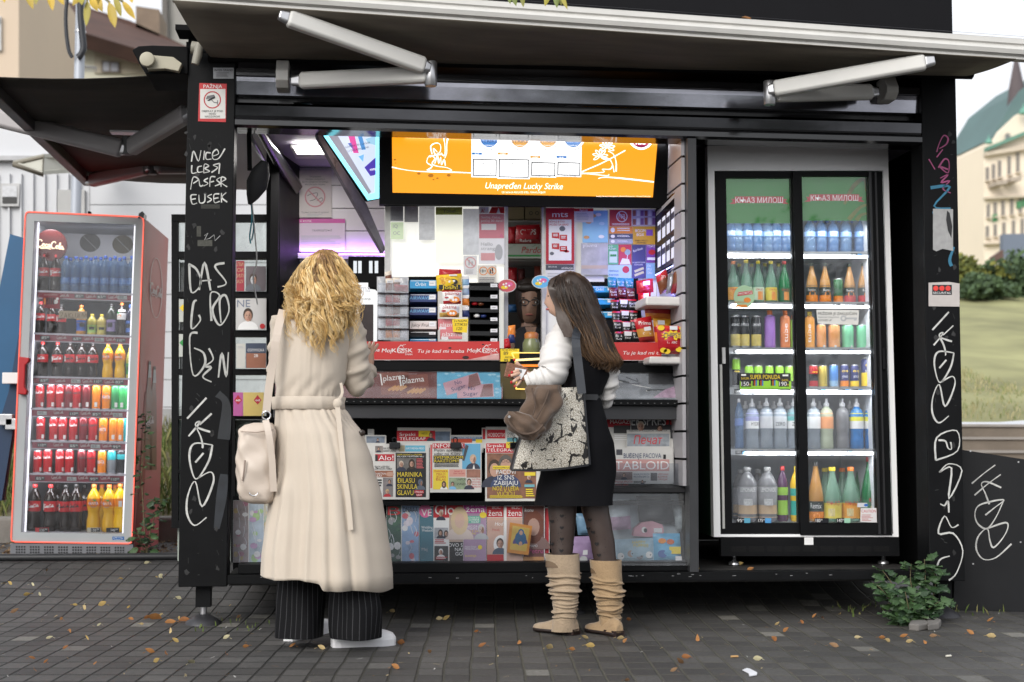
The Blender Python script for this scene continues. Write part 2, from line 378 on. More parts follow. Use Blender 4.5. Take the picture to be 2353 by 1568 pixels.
for st,w in[([(435,610),(440,672),(462,652),(452,620),(433,607)],5),([(458,667),(470,604),(484,668)],5),([(463,646),(486,644)],5),([(516,605),(494,613),(520,650),(500,660)],5),([(452,690),(444,700),(440,755),(460,738),(457,724)],5),([(486,738),(484,675),(505,680),(488,712),(505,748),(526,716),(519,680),(505,690),(508,742)],5),([(454,765),(436,775),(444,862),(470,840),(468,812),(446,800)],5),([(480,801),(490,826),(472,842),(485,845),(466,866),(486,878)],5),([(502,868),(510,812),(520,866),(525,810)],5)]:
 b.line(P0,st,w,mat((.42,.42,.40),.65,0,.25,50),g,5)
def tag_figure(b,P,ox,oy,s=1.0,m=SPRAY,w=4.5,mir=1):
 T=lambda pts:[(ox+x*s*mir,oy+y*s)for x,y in pts]
 b.line(P,T([(0,60),(52,3)]),w,m,g,0)
 b.line(P,T([(4,108),(26,82),(34,68),(22,76),(36,108),(42,134),(40,140)]),w,m,g,4);b.line(P,T([(26,84),(48,92),(62,96)]),w,m,g,4);b.line(P,T([(34,76),(66,46)]),w,m,g,4)
 b.line(P,T([(68,132),(20,128),(6,160),(16,214),(30,222),(58,176),(68,132)]),w,m,g,5);b.line(P,T([(44,154),(22,180)]),w,m,g)
 b.line(P,T([(30,222),(64,206),(70,236),(40,300),(22,232),(2,270),(0,320),(20,352),(52,330)]),w,m,g,5)
tag_figure(b,P0,430,912,.84,mir=1.02)
b.line(P0,[(470,542),(478,536),(470,552),(482,548),(492,540),(494,554),(506,542)],1.4,mat((.4,.4,.4),.7),g)
for x0,y0,x1,y1,c in[(452,520,462,544,.05),(454,552,488,566,.06),(462,470,505,480,.03)]:b.pr(P0,x0,y0,x1,y1,mat((c,c,c*.85),.8,0,.5,80),.0015)
def scuffs(b,x0,x1,y0,y1,n,sd):
 r_=random.Random(sd)
 for k in range(n):
  x,y=r_.uniform(x0,x1-14),r_.uniform(y0,y1);c=r_.uniform(.016,.06);l=r_.uniform(3,16);a=r_.uniform(-.5,1.6)
  if k%3:b.line(P0,[(x,y),(x+l*cos(a)*.6,y+l*sin(a))],r_.uniform(.4,1.1),mat((c,c,c),.7,0,.5,60),.0014)
  else:b.pq(P0,[(x+r_.uniform(2,7)*cos(q*.9),y+r_.uniform(2,9)*sin(q*.9))for q in range(7)],mat((c*.5,c*.5,c*.52),.75,0,.6,40),.0012)
scuffs(b,426,526,290,1335,70,1)
b.line(P0,[(500,905),(520,930),(514,1010)],26,mat((.016,.018,.021),.7,0,.8,9),.001,6);b.line(P0,[(515,1090),(508,1150),(498,1215)],22,mat((.018,.021,.026),.7,0,.8,9),.001,6)
b.build('corner_post',kiosk,bevel=.004)
b=MB();b.box(rx0,KR,0,.16,zb,ZTOP,BLACK)
for st,w,m in[([(2152,350),(2158,330),(2168,312),(2178,318),(2174,332),(2158,342)],3.5,SPRAYP),([(2152,362),(2166,344)],3.5,SPRAYP),([(2156,386),(2170,366),(2180,372),(2178,398),(2160,384),(2178,390)],3.5,SPRAYP),([(2134,366),(2148,390)],4,SPRAYP),([(2160,410),(2178,402),(2162,420),(2182,416),(2166,434),(2184,444)],3.5,SPRAYP),([(2138,432),(2182,430),(2146,474),(2184,480)],7,SPRAYB),([(2142,489),(2180,487)],7,SPRAYB),([(2192,568),(2182,596),(2186,612)],7,SPRAYB)]:
 b.line(P0,st,w,m,g,4)
tag_figure(b,P0,2142,715,.73,m=SPRAY,w=4,mir=1.0)
for st in[[(2150,1058),(2152,1006),(2198,990),(2200,1036),(2150,1058)],[(2156,1012),(2172,1014),(2178,1030),(2186,1032),(2184,1016)],[(2158,1086),(2180,1066),(2210,1082),(2180,1146),(2186,1076),(2158,1086)],[(2160,1158),(2170,1162),(2178,1152),(2180,1178)],[(2202,1206),(2186,1212),(2170,1186),(2156,1226),(2190,1226),(2212,1266),(2198,1316),(2180,1334)],[(2150,1322),(2158,1288),(2182,1278)]]:
 b.line(P0,st,4,SPRAY,g,4)
scuffs(b,2144,2208,200,1330,45,2)
b.build('corner_post',kiosk,bevel=.004)
zf=onY(1900,1313,0).z
b=MB();b.box(lx1+.002,rx0-.002,.004,.10,zb+.012,zf,BLACK)
for i in range(26):
 x=rnd.uniform(lx1,rx0-.1);z=rnd.uniform(zb+.03,zf-.01);b.box(x,x+rnd.uniform(.004,.02),.002,.006,z,z+.002,mat((.35,.35,.36),.6))
b.build('bottom_beam',kiosk,bevel=.006)
b=MB();b.box(lx1+.002,rx0-.002,.10,2.3,zf-.06,zf-.004,mat((.03,.028,.026),.6,0,.5,6,.1,20));b.build('floor_plate',kiosk)
zo=onY(1000,303,0).z
b=MB()
def hprof(pts,m):
 rings=[[Vector((x,y,z))for y,z in pts]for x in(lx1+.002,rx0-.002)]
 b.loft(rings,m,smooth=False)
zA=zo
GLS=mat((.014,.014,.016),.13,0,.25,3,.10,5,spec=.7,stretch=(.6,3,6))
hprof([(.02,zA),(.16,zA),(.16,zA+.045),(.0,zA+.045),(-.006,zA+.035),(-.006,zA+.01)],GLS)
hprof([(.012,zA+.047),(.16,zA+.047),(.16,zA+.125),(.012,zA+.125),(.002,zA+.11),(.007,zA+.06)],mat((.08,.08,.085),.12,1.,.62,1.5,.12,2.6,stretch=(1,1,2)))
hprof([(.10,zA+.127),(.16,zA+.127),(.16,zA+.172),(.10,zA+.172)],BLACKG)
hprof([(.045,zA+.174),(.16,zA+.174),(.16,zA+.262),(.0365,zA+.262),(.038,zA+.24)],mat((.30,.30,.335),.10,1.,.62,2.4,.10,3.2,stretch=(1,1,2)))  # mottled metal colour imitates broken reflections on the lintel; tilt faces the sky
hprof([(.012,zA+.264),(.16,zA+.264),(.16,zA+.3),(.012,zA+.3)],GLS)
hprof([(.06,zA+.302),(.16,zA+.302),(.16,ZTOP-.1),(.06,ZTOP-.1)],BLACKG)
for dx,dy in[(630,251),(816,254),(911,254),(1488,271),(1415,262)]:
 p=onY(dx,dy,-.003);b.box(p.x-.012,p.x+.012,.09,.1,p.z-.012,p.z+.012,STEEL)
b.build('roller_shutter_box',kiosk)
b=MB();b.box(KL-.01,KR+.002,-.005,2.4,ZTOP,ZTOP+.05,BLACKM);b.build('roof_slab',kiosk)
zs=onY(2190,-200,0).z
b=MB();b.box(onY(430,150,0).x,onY(2193,60,0).x,.02,.3,ZTOP+.052,zs,mat((.0065,.0065,.008),.6,0,.2,4,spec=.12));b.build('fascia_board',kiosk,bevel=.005)
ZC0=onY(760,385,1.4).z
b=MB();b.box(KR-.04,KR,.162,2.3,zb,ZTOP-.002,BLACKM);b.build('side_wall',kiosk)
b=MB();b.box(onY(634,700,2.28).x,KR-.042,2.26,2.3,zf,ZTOP-.002,BLACKM);b.build('back_wall',kiosk)
b=MB();b.box(KL,KL+.04,2.0,2.3,ZC0,ZTOP-.002,BLACKM);b.build('side_wall',kiosk)
def leg(dx,ytop,Y=.1):
 p=onY(dx,1437,0);x=p.x
 l=MB();l.box(x-.036,x+.036,Y-.036,Y+.036,zb-.105,zb-.003,BLACK);l.lathe([(.016,zb-.17),(.016,zb-.105)],(x,Y,0),STEEL,10)
 l.lathe([(.014,zb-.15),(.03,.05),(.085,.014),(.09,.0)],(x,Y,0),mat((.05,.05,.055),.5,.5,.3,20),16);l.build('leg',kiosk)
leg(462,0);leg(1330,0,.35);leg(2185,0)
# ================================================================ awnings
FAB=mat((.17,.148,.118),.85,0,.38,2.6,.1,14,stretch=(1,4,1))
ARM=mat((.64,.63,.60),.5,0,.07,5,.02,60)
aw=thing('awning','large beige fabric awning with pale folding arms over the kiosk front','awning',Vector((1.8,-.2,2.6)))
YB=-.60
mlA,mlB=onY(488,136,-.02),onY(2216,176,-.02)
def barpt(x,y,off=0):return onY(x,y,YB+off)
bA0,bA1=barpt(398,1),barpt(2335,136)
b=MB()
n=24;rows=[]
for i in range(n+1):
 t=i/n;a=lerp(mlA,mlB,t);c=lerp(bA0,bA1,t)
 rows.append([a+(c-a)*s_+Vector((0,0,-.03*sin(pi*s_)*(.6+.4*sin(t*23))))for s_ in[k/8 for k in range(9)]])
b.loft(rows,FAB,closed=False,cap=False);b.build('fabric',aw,solid=.004)
b=MB()
bl,br_=barpt(395,0),barpt(2700,161.5)
prof=[(0,0),(.0,.012),(-.02,.02),(-.028,.04),(-.022,.052),(-.012,.056),(-.012,.064),(-.022,.07),(-.022,.094),(-.008,.1),(.05,.1),(.06,.05),(.05,0)]
b.loft([[p+Vector((0,y-.0,z))for y,z in prof]for p in(bl,br_)],ALU,smooth=False)
b.add([bl+Vector((0,-.028,.1035)),br_+Vector((0,-.028,.1035)),br_+Vector((0,-.012,.110)),bl+Vector((0,-.012,.110))],[(0,1,2,3)],DARK)
b.build('front_bar',aw)
def armseg(p,q,r=.030,h=.040,name='arm',m=ARM,par=aw):
 a=MB();d=(q-p).normalized();s_=d.cross(Vector((0,0,1))).normalized();u=s_.cross(d)
 def rg(c,k=1.):return[c+s_*(r*k*x)+u*(h*k*z)for x,z in[(-1,-.7),(-.6,-1),(.6,-1),(1,-.7),(1,.7),(.6,1),(-.6,1),(-1,.7)]]
 a.loft([rg(p,.8),rg(p+d*.01),rg(lerp(p,q,.08)),rg(q-d*.01),rg(q,.8)],m,smooth=False)
 a.loft([rg(p-d*.045,.55),rg(p+d*.0,.75)],STEEL,smooth=False);a.loft([rg(q,.75),rg(q+d*.03,.55)],STEEL,smooth=False)
 return a.build(name,par,bevel=.006)
YE=-.34
eL=onY(985,158,YE);armseg(onY(690,186,-.13),onY(982,172,YE));armseg(onY(662,42,YB+.03),onY(975,152,YE-.03))
eR=onY(1775,208,YE);armseg(onY(2000,212,-.13),onY(1782,216,YE));armseg(onY(2126,143,YB+.03),onY(1778,205,YE-.03))
for dx,e in((990,eL),(1768,eR)):
 a=MB();a.lathe([(.026,-.065),(.03,-.06),(.03,.05),(.026,.056)],onY(dx,168 if dx<1200 else 212,YE),STEEL,12);a.build('elbow_joint',aw)
for dx,y0,y1 in((650,142,206),(2040,180,233)):
 a=MB();p,q=onY(dx-14,y0,-.03),onY(dx+14,y1,-.03)
 a.loft([[Vector((x,y,z))for y,z in[(.05,p.z),(-.06,p.z),(-.1,p.z-.06),(-.1,q.z+.03),(-.06,q.z),(.05,q.z)]]for x in(p.x,q.x)],ALU,smooth=False)
 a.build('wall_bracket',aw,bevel=.004)
b=MB();b.tube([onY(440,110,-.08),onY(462,113,-.08)],.032,mat((.26,.245,.2),.5,0,.1,20),14);b.tube([onY(458,100,-.14),onY(454,128,-.14),onY(448,148,-.14)],[.018,.022,.018],mat((.26,.245,.2),.5,0,.1,20),10)
b.box(onY(407,70,-.05).x,onY(450,70,-.05).x,-.12,.05,onY(420,78,-.05).z,onY(420,66,-.05).z,BLACKM);b.build('crank_gear',aw)
b=MB();b.tube([mlA+Vector((-.02,0,.03)),mlB+Vector((.04,0,.03))],.045,BLACKM,10);b.build('roller_tube',aw)
sa=thing('awning','dark brown side awning with folding arms left of the kiosk above the red fridge','awning',Vector((-1.2,1.2,2.5)))
fzn,fzf=2.72,2.72
n0=onY(428,168,.05);
far_k=Vector((KL-.01,2.75,onY(430,418,2.75).z));far_b=onY(204,408,2.75)
near_k=Vector((KL-.01,.05,n0.z));near_b=Vector((far_b.x,.05,onY(-40,167,.05).z-.02))
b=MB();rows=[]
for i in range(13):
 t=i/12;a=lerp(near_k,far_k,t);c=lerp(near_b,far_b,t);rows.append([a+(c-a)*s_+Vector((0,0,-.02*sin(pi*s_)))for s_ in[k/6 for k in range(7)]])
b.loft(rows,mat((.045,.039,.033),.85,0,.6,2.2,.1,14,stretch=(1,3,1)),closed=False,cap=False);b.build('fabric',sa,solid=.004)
b=MB();d=near_b-far_b
b.loft([[p+Vector((x,0,z))for x,z in[(-.03,-.06),(.03,-.06),(.03,.05),(-.03,.05)]]for p in(far_b,near_b+d*.1)],mat((.09,.085,.085),.5,0,.15,8),smooth=False);b.build('front_bar',sa,bevel=.005)
SARM=mat((.36,.34,.34),.45,0,.08,6)
e1=onY(292,340,.95);armseg(onY(428,262,.45),onY(302,338,.95),.035,.05,m=SARM,par=sa);armseg(onY(-30,266,1.1),onY(280,342,.95),.035,.05,m=SARM,par=sa)
armseg(onY(440,384,2.3),onY(362,384,2.2),.032,.045,m=SARM,par=sa);armseg(onY(210,415,2.55),onY(338,386,2.2),.032,.045,m=SARM,par=sa)
for p in(onY(292,336,.95),onY(350,384,2.2)):
 a=MB();a.lathe([(.03,-.05),(.03,.05)],p,mat((.1,.1,.1),.5),10);a.box(p.x-.09,p.x+.09,p.y-.04,p.y+.04,p.z+.07,p.z+.08,STEEL)if p.y<1.5 else 0;a.build('elbow_joint',sa)
b=MB();hp=PY(-.02)
b.slab(hp,[(303,115),(318,106),(350,104),(432,107),(432,170),(335,170),(320,146)],BLACKM,0,.35);b.build('hood',sa,bevel=.006)
b=MB();hp=PY(-.06);bg_=mat((.40,.37,.28),.5,0,.1,14)
b.slab(hp,[(340,124),(352,127),(398,131),(418,146),(410,164),(380,158),(338,160)],bg_,0,.05);
c=hp.pt(340,140,.005);b.lathe([(.001,.0),(.036,.0),(.036,.03),(.001,.03)],c,bg_,20,axis=Matrix.Rotation(pi/2,3,'X'));b.build('end_cover',sa,bevel=.004)
# ================================================================ inside the kiosk
ZC=onY(760,385,1.4).z
LIL=mat((.50,.46,.56),.5,0,.06,4)
TILE=mat((.62,.58,.62),.35,0,.05,5)
b=MB();b.box(onY(600,300,.3).x-.35,KR-.05,.17,2.24,ZC,ZC+.03,LIL);b.build('ceiling_panel',kiosk)
W14=PY(1.4)
b=MB();p,q=W14.pt(680,700),W14.pt(905,380)
for k in range(5):
 y0,y1=[(386,425),(427,478),(480,530),(532,580),(582,640)][k]
 b.slab(W14,[(660,y1),(905,y1),(905,y0),(660,y0)],TILE,0,.02)
b.slab(W14,[(640,1300),(905,1300),(905,380),(640,380)],BLACKM,-.021,.02);b.build('alcove_wall',kiosk)
b=MB();b.prism([onY(643,300,.98),onY(643,1290,.98),onY(689,1290,1.39),onY(689,300,1.39)],Vector((-.03,0,0)),BLACK)
b.box(onY(622,500,.9).x,onY(640,500,.9).x,.88,.97,zf,ZC,BLACKM);b.build('inner_wall',kiosk)
b=MB();b.tube([onY(592,292,.25),onY(676,428,1.3)],(.022,.05),BLACKG,6);b.tube([onY(562,292,.35),onY(654,452,1.3)],.012,STEEL,8);b.tube([onY(572,292,.3),onY(574,392,.3)],.014,BLACKM,6);b.build('hatch_rail',kiosk)
b=MB();b.slab(W14,[(692,580),(884,582),(884,578),(692,576)],glow((.6,.3,1),2.2),.03,.01);b.build('led_strip',kiosk)
b=MB();b.slab(W14,[(660,596),(888,598),(888,586),(660,584)],mat((.5,.5,.52),.5),.05,.04);b.text(W14,'НИКОТИН ИЗАЗИВА СНАЖНУ ЗАВИСНОСТ.',872,594,5,INK,.052,'r',w=110);b.build('shelf_strip',kiosk)
b=MB();b.prism([onZ(668,333,ZC-.004),onZ(743,333,ZC-.004),onZ(752,357,ZC-.004),onZ(680,357,ZC-.004)],Vector((0,0,-.02)),WHITE)
b.add([onZ(x,y,ZC-.0265)for x,y in((673,336),(741,336),(747,355),(683,355))],[(0,1,2,3),(3,2,1,0)],glow((1,.97,.9),6))
b.build('ceiling_light',label='small square lit ceiling lamp above the no smoking notice',cat='lamp')
def arealamp(name,loc,size,sy,energy,col,rot):
 l=bpy.data.lights.new(name,'AREA');l.shape='RECTANGLE';l.size=size;l.size_y=sy;l.energy=energy;l.color=col
 o=bpy.data.objects.new(name,l);COL.objects.link(o);o.location=loc;o.rotation_euler=rot;return o
lp=onZ(712,345,ZC-.04);arealamp('ceiling_lamp_light',lp,.3,.12,7,(1,.96,.92),(0,0,0))
lp=onZ(1250,300,ZC-.04);arealamp('counter_lamp_light',Vector((lp.x,.4,ZC-.03)),1.4,.1,7,(.95,.95,1),(0,0,0))
p=W14.pt(788,579,.06);arealamp('led_strip_light',p,.6,.03,1.0,(.5,.2,1),(R(70),0,0))
PB=PY(.62)
def pan(name,x0,y0,x1,y1,m,Y=.62,th=.02,par=kiosk):
 b=MB();b.sr(PY(Y),x0,y0,x1,y1,m,0,th);return b.build(name,par)
pan('head_panel',872,296,1580,472,BLACKM,.56,.03)
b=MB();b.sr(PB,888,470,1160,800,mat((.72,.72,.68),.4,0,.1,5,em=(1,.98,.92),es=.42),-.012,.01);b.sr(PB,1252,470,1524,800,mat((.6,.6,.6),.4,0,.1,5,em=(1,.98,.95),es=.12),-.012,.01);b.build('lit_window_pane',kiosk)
b=MB()
for x0,x1 in((884,897),(1158,1167),(1245,1254),(1508,1530)):b.sr(PB,x0,468,x1,832,mat((.6,.6,.58),.45,0,.2,20),.012,.05)
b.sr(PB,897,466,1510,474,BLACKM,.012,.05);b.build('window_frame',kiosk)
b=MB();I=PY(1.5);b.sr(I,1130,440,1300,900,mat((.03,.027,.025),.8),0,.02)
b.sr(PY(1.05),1150,503,1262,510,mat((.45,.45,.43),.5),0,.3);b.sr(PY(1.05),1150,593,1262,600,mat((.45,.45,.43),.5),0,.3);b.build('interior_shelf',kiosk)
ctop=onY(1000,829,.3).z
b=MB();xl,xr=onY(632,840,.3).x,onY(1560,840,.3).x
b.box(xl,xr,.28,.66,ctop-.055,ctop-.003,BLACK);b.build('counter',kiosk,bevel=.004)
z1,z2,z3=onY(1000,917,.24).z,onY(1000,930,.2).z,onY(1000,962,.2).z
b=MB();b.box(xl,xr,.17,.5,z2,z1,BLACK);b.box(xl,xr,.2,.5,z3,z2-.002,mat((.035,.036,.04),.4,0,.1,5))
for k in range(60):x=lerp(xl,xr,(k+.5)/60);b.box(x-.004,x+.004,.166,.172,z2+.01,z2+.014,mat((.2,.2,.2),.5))
b.build('drawer_ledge',kiosk,bevel=.003)
b=MB();b.sr(PY(.46),614,850,1575,1140,BLACKM,0,.02);b.sr(PY(.46),535,1140,1575,1310,BLACKM,0,.02);b.build('rack_back_panel',kiosk)
zr=onY(1000,1152,.2).z;b=MB();b.box(xl,xr,.16,.46,zr-.02,zr,BLACK);b.build('newspaper_ledge',kiosk)
zq=onY(1000,1292,.1).z;b=MB();b.box(xl-.15,xr+.02,.05,.46,zf+.001,zq,BLACK);b.build('magazine_ledge',kiosk,bevel=.004)
zt=onY(1490,1130,.1).z;b=MB();b.box(onY(1392,1125,.1).x,onY(1580,1125,.1).x,.1,.46,zt-.004,zt+.02,DARK);b.build('toy_ledge',kiosk)
b=MB();xd0,xd1=onY(1581,900,.02).x,onY(1601,900,.02).x;b.box(xd0,xd1,.0,.1,zf+.001,zo,mat((.03,.031,.034),.4,0,.1,8));b.box(xd0+.01,xd1,.1,1.6,zf+.001,zo,BLACKM);b.build('divider_post',kiosk)
b=MB();SL=mat((.42,.41,.43),.4,0,.06,5);ztop=ZC-.01;z=zt+.03;k=0
sw=(ztop-z)/13
while z<ztop-.02:
 b.box(xd0-.02,xd0-.002,.06,.6,z,z+sw-.012,SL);b.box(xd0-.008,xd0-.001,.06,.6,z+sw-.012,z+sw,BLACKM);z+=sw
b.build('slat_wall',kiosk)
lb=thing('lightbox','large glowing orange cigarette lightbox above the serving window','lightbox',onY(1200,470,.35))
def LP_(x,y):
 return(x,y)
PLB=P3((900,304,.36),(1513,321,.36),(1500,454,.40))
b=MB();b.slab(PLB,[(872,470),(1535,478),(1540,250),(872,235)],BLACKM,-.004,.14);b.build('case',lb)
OR=mat((.05,.03,.01),.3,0,0,em=(1,.36,.012),es=.95);GWH=glow((1,1,1),1.25);GTX=mat((.5,.5,.5),.5,0,0,em=(1,.93,.85),es=1.3)
b=MB();b.pq(PLB,[(902,443),(1500,454),(1516,265),(900,248)],OR,0)
zx=lambda x,y:(861.7+x*.3052,275.7+y*.3052)
def zl(pts,w,m,off=.001,sm=4,cl=False):b.line(PLB,[zx(*p)for p in pts],w,m,off,sm,cl)
for pts in[[(128,356),(200,372),(290,385),(420,392),(600,395),(725,400)],[(390,380),(430,350),(390,320),(410,270),(450,290),(430,330),(470,350),(540,360),(570,385),(400,382)],[(430,260),(420,200),(460,175),(492,190),(490,240),(455,262),(440,215),(470,245)],[(450,330),(470,270),(480,330),(495,280),(500,340),(520,300),(530,345)],[(495,250),(525,270),(525,180),(510,105)],[(525,290),(540,250),(540,180),(556,105)],[(410,280),(460,265),(500,262)]]:zl(pts,2.6,GTX)
zl([(1548,395),(1690,335),(1760,300),(1885,230)],2.6,GTX,sm=0);zl([(1548,405),(1720,395),(1710,372),(1770,372),(1790,340)],2.6,GTX);zl([(1550,400),(1740,420),(1760,408)],2.6,GTX);zl([(1680,442),(1740,432),(1900,445),(2100,468)],3.2,GTX)
zl([(1815,390),(1815,320),(1795,260),(1755,235)],3.2,GTX);zl([(1800,395),(1785,330),(1760,295),(1700,280)],3.2,GTX)
for cx,cy in((1748,205),(1695,272)):
 for a in(-2.9,-2.2,-1.5,-.8,-.1,.5,2.6):zl([(cx,cy),(cx+34*cos(a-.25),cy+34*sin(a-.25)),(cx+58*cos(a),cy+54*sin(a)),(cx+30*cos(a+.3),cy+32*sin(a+.3)),(cx,cy)],1.8,GTX)
packs=[(725,930,432,BLUE,'BLUE'),(1165,1372,432,mat((.8,.4,.05),.5,em=(.8,.35,.05),es=.5),'AMBER'),(1362,1560,428,BLUE,'BLUE'),(920,1172,443,mat((.8,.4,.05),.5,em=(.8,.35,.05),es=.5),'AMBER')]
for k,(x0,x1,yb,mc,nm)in enumerate(packs):
 o=.0015+.0012*(k==3);ec=(.02,.2,.6)if nm=='BLUE' else(.8,.38,.04);mc=mat((.05,.05,.05),.5,0,0,em=ec,es=.8)
 q=lambda x,y:zx(x,y)
 b.pq(PLB,[q(x0,yb),q(x1-8,yb+4),q(x1,-60),q(x0+2,-70)],GWH,o)
 cx=x0+(x1-x0)*.66 if k!=3 else(x0+x1)/2+45
 b.ell(PLB,*q(cx,130),26,29,GWH,o+.0003);b.ring(PLB,*q(cx,130),27,30,1.2,mat((.3,.3,.3),.5),o+.0004);b.ell(PLB,*q(cx,125),22,25,mc,o+.0006)
 dk=mat((.01,.02,.06),.5);b.text(PLB,'LUCKY',*q(cx,138),7,dk,o+.0009,'c',w=34);b.text(PLB,'STRIKE',*q(cx,172),8,dk,o+.0009,'c',w=38);b.text(PLB,'COMPACT',*q(cx,198),3,GWH,o+.0009,'c',w=28)
 b.pq(PLB,[q(x0+4,262+(k in(1,2))*25),q(x0+80,264+(k in(1,2))*25),q(x0+80,248+(k in(1,2))*25),q(x0+4,246+(k in(1,2))*25)],mc,o+.0006);b.text(PLB,nm,*q(x0+42,262+(k in(1,2))*25),3,GWH,o+.0009,'c')
 t=293+(k in(1,2))*24;b.pq(PLB,[q(x0+10,yb-10),q(x1-16,yb-6),q(x1-14,t+6),q(x0+12,t)],mat((.02,.02,.03),.5),o+.0006);b.pq(PLB,[q(x0+18,yb-17),q(x1-23,yb-13),q(x1-21,t+13),q(x0+20,t+8)],GWH,o+.0008)
 for i,tx in enumerate(['Пушење убија.','Дувански дим','штети људима','у Вашој околини.']):b.text(PLB,tx,*q((x0+x1)/2,t+42+i*24),4.2,mat((.35,.36,.42),.5),o+.001,'c',w=36)
b.text(PLB,'Unapređen Lucky Strike',*zx(1118,520),14,GTX,.0035,'c',w=178,slant=.25,ang=.012)
b.text(PLB,'OD SADA SA REDUCED SMELL TEHNOLOGIJOM',*zx(1118,553),4.2,GTX,.0035,'c',w=100);b.text(PLB,'Lucky Strike Compact+, DirectConnect+, ActiveCompact',*zx(2075,580),2.6,GTX,.0035,'r',w=125)
b.ell(PLB,*zx(2003,135),28,28,GTX,.002);b.ell(PLB,*zx(2003,135),23,23,mat((.1,.01,.03),.4,em=(.16,.01,.04),es=1),.003);b.text(PLB,'RSD',*zx(2003,185),10,GTX,.0035,'c')
for x,y,r_ in((330,405,14),(420,420,22),(470,440,10),(555,418,16),(150,300,10),(155,325,6),(440,450,8)):b.ell(PLB,*zx(x,y),r_*.3,r_*.2,mat((.1,.05,.01),.6,em=(.45,.16,.01),es=.8),.0018,9)
b.build('lit_face',lb)
sc1=thing('display_screen','angled lit tobacco screen with cyan edge left of the lightbox','screen',onY(830,460,.45))
PS=P3((731,298,.16),(843.5,463,.5),(873,302,.5))
b=MB();b.slab(PS,[(690,235),(844,464),(874,458),(876,230)],BLACKM,-.002,.05);b.pq(PS,[(694,240),(845,461),(872.5,456),(873,240)],glow((.25,.85,1),1.6),0);b.build('lit_edge',sc1)
b=MB();b.pq(PS,[(704,240),(846,447),(861,443),(863,240)],mat((.4,.42,.5),.2,em=(.75,.85,1),es=.75),.002)
b.pq(PS,[(704,240),(846,447),(852,441),(732,240)],mat((.3,.3,.36),.25,0,.1,em=(.4,.4,.48),es=.6),.003)
for pts,c in[([(797,306),(812,306),(823,352),(811,352)],(.75,.08,.35)),([(818,303),(828,303),(839,344),(830,345)],(.1,.3,.65)),([(838,320),(862,312),(862,334),(846,330)],(.35,.6,.8)),([(836,385),(862,362),(862,402),(850,405)],(.08,.05,.4)),([(798,330),(806,328),(815,350)],(.1,.15,.5)),([(822,360),(835,355),(833,372)],(.2,.5,.95))]:b.pq(PS,pts,mat((.05,.05,.05),.3,em=c,es=.9),.004)
b.text(PS,'KOMPAKTAN. LAGAN.',793,341,4.5,mat((.2,.2,.3),.5),.005,w=58,ang=-.2);b.text(PS,'U DIZAJNU LINI.',798,350,4.5,mat((.2,.2,.3),.5),.005,w=50,ang=-.2);b.text(PS,'HYPE',849,393,5,GWH,.005,w=13,ang=-.1)
b.build('screen',sc1)
b=MB();PS2=P3((733,306,.16),(843,466,.49),(884,570,.62));b.slab(PS2,[(726,292),(842,468),(886,572),(880,582),(800,440),(733,320)],mat((.16,.14,.17),.3,0,.5,14),0,.02);b.build('side_panel',sc1)
sc2=thing('display_screen','black slotted tobacco display with glowing blue edge on the right wall','screen',onY(1540,620,.4))
PT=P3((1508,485,.5),(1567,425,.12),(1570,594,.12))
b=MB();b.slab(PT,[(1504,636),(1572,602),(1570,420),(1505,482)],BLACKM,-.003,.04)
b.line(PT,[(1506,633),(1571,598),(1568.5,427)],3.2,glow((.45,.5,1),3.),.001,0);b.build('lit_edge',sc2)
b=MB();b.pq(PT,[(1508,628),(1566,594),(1564,428),(1509,486)],BLACKG,.002)
for r_ in range(2):
 for k in range(5):
  u0,u1=.06+k*.185,.06+k*.185+.13;v0,v1=(.2,.52)if r_==0 else(.62,.93)
  def bi(u,v):return(lerp(1509,1565,u),lerp(lerp(486,428,u),lerp(628,594,u),v))
  b.pq(PT,[bi(u0,v1),bi(u1,v1),bi(u1,v0),bi(u0,v0)],mat((.5,.5,.55),.5,em=(.7,.72,.85),es=.5),.003);b.pq(PT,[bi(u0,lerp(v0,v1,.5)),bi(u1,lerp(v0,v1,.5)),bi(u1,lerp(v0,v1,.2)),bi(u0,lerp(v0,v1,.2))],mat((.06,.06,.09),.5),.004)
b.pq(PT,[(1509,497),(1565,441),(1565,432),(1509,488)],mat((.4,.4,.42),.5),.003);b.build('screen',sc2)
p=PT.pt(1545,612,.03);arealamp('display_edge_light',p+Vector((-.05,-.02,-.02)),.35,.03,1.6,(.25,.25,1),(R(50),R(60),0))
def poster(name,x0,y0,x1,y1,m,label,cat='poster',Y=.6,fn=None,th=.002,pl=None,pts=None):
 pl=pl or PY(Y);b=MB()
 b.slab(pl,pts or[(x0,y1),(x1,y1),(x1,y0),(x0,y0)],m,0,th)
 if fn:fn(b,pl)
 return b.build(name,label=label,cat=cat)
LGREY=mat((.45,.46,.47),.6,0,.15,12);DGREY=mat((.12,.13,.15),.5)
def f(b,pl):
 b.text(pl,'KLEO PAY',899,474,3.2,INK,.001,w=18);b.lines(pl,899,477,925,506,12,GREYINK,.001,.45,.1)
poster('notice',897,469,927,509,LGREY,'grey printed price notice in the top left corner of the window','notice',fn=f)
poster('notice',929,471,961,511,mat((.5,.5,.5),.5,0,.25,30),'crumpled grey film notice beside the printed price notice','notice',fn=lambda b,pl:(b.text(pl,'KLEO',945,476,4,WHITE,.001),b.text(pl,'PAY',946,482,4,WHITE,.001)))
poster('notice',898,511,927,550,mat((.6,.7,.5),.5,0,.15,20,em=(.8,1,.6),es=.15),'pale green torn sticker at the left window edge','sticker',fn=lambda b,pl:(b.text(pl,'IQ',903,524,8,LGREY,.001),b.text(pl,'OC',903,540,8,LGREY,.001)))
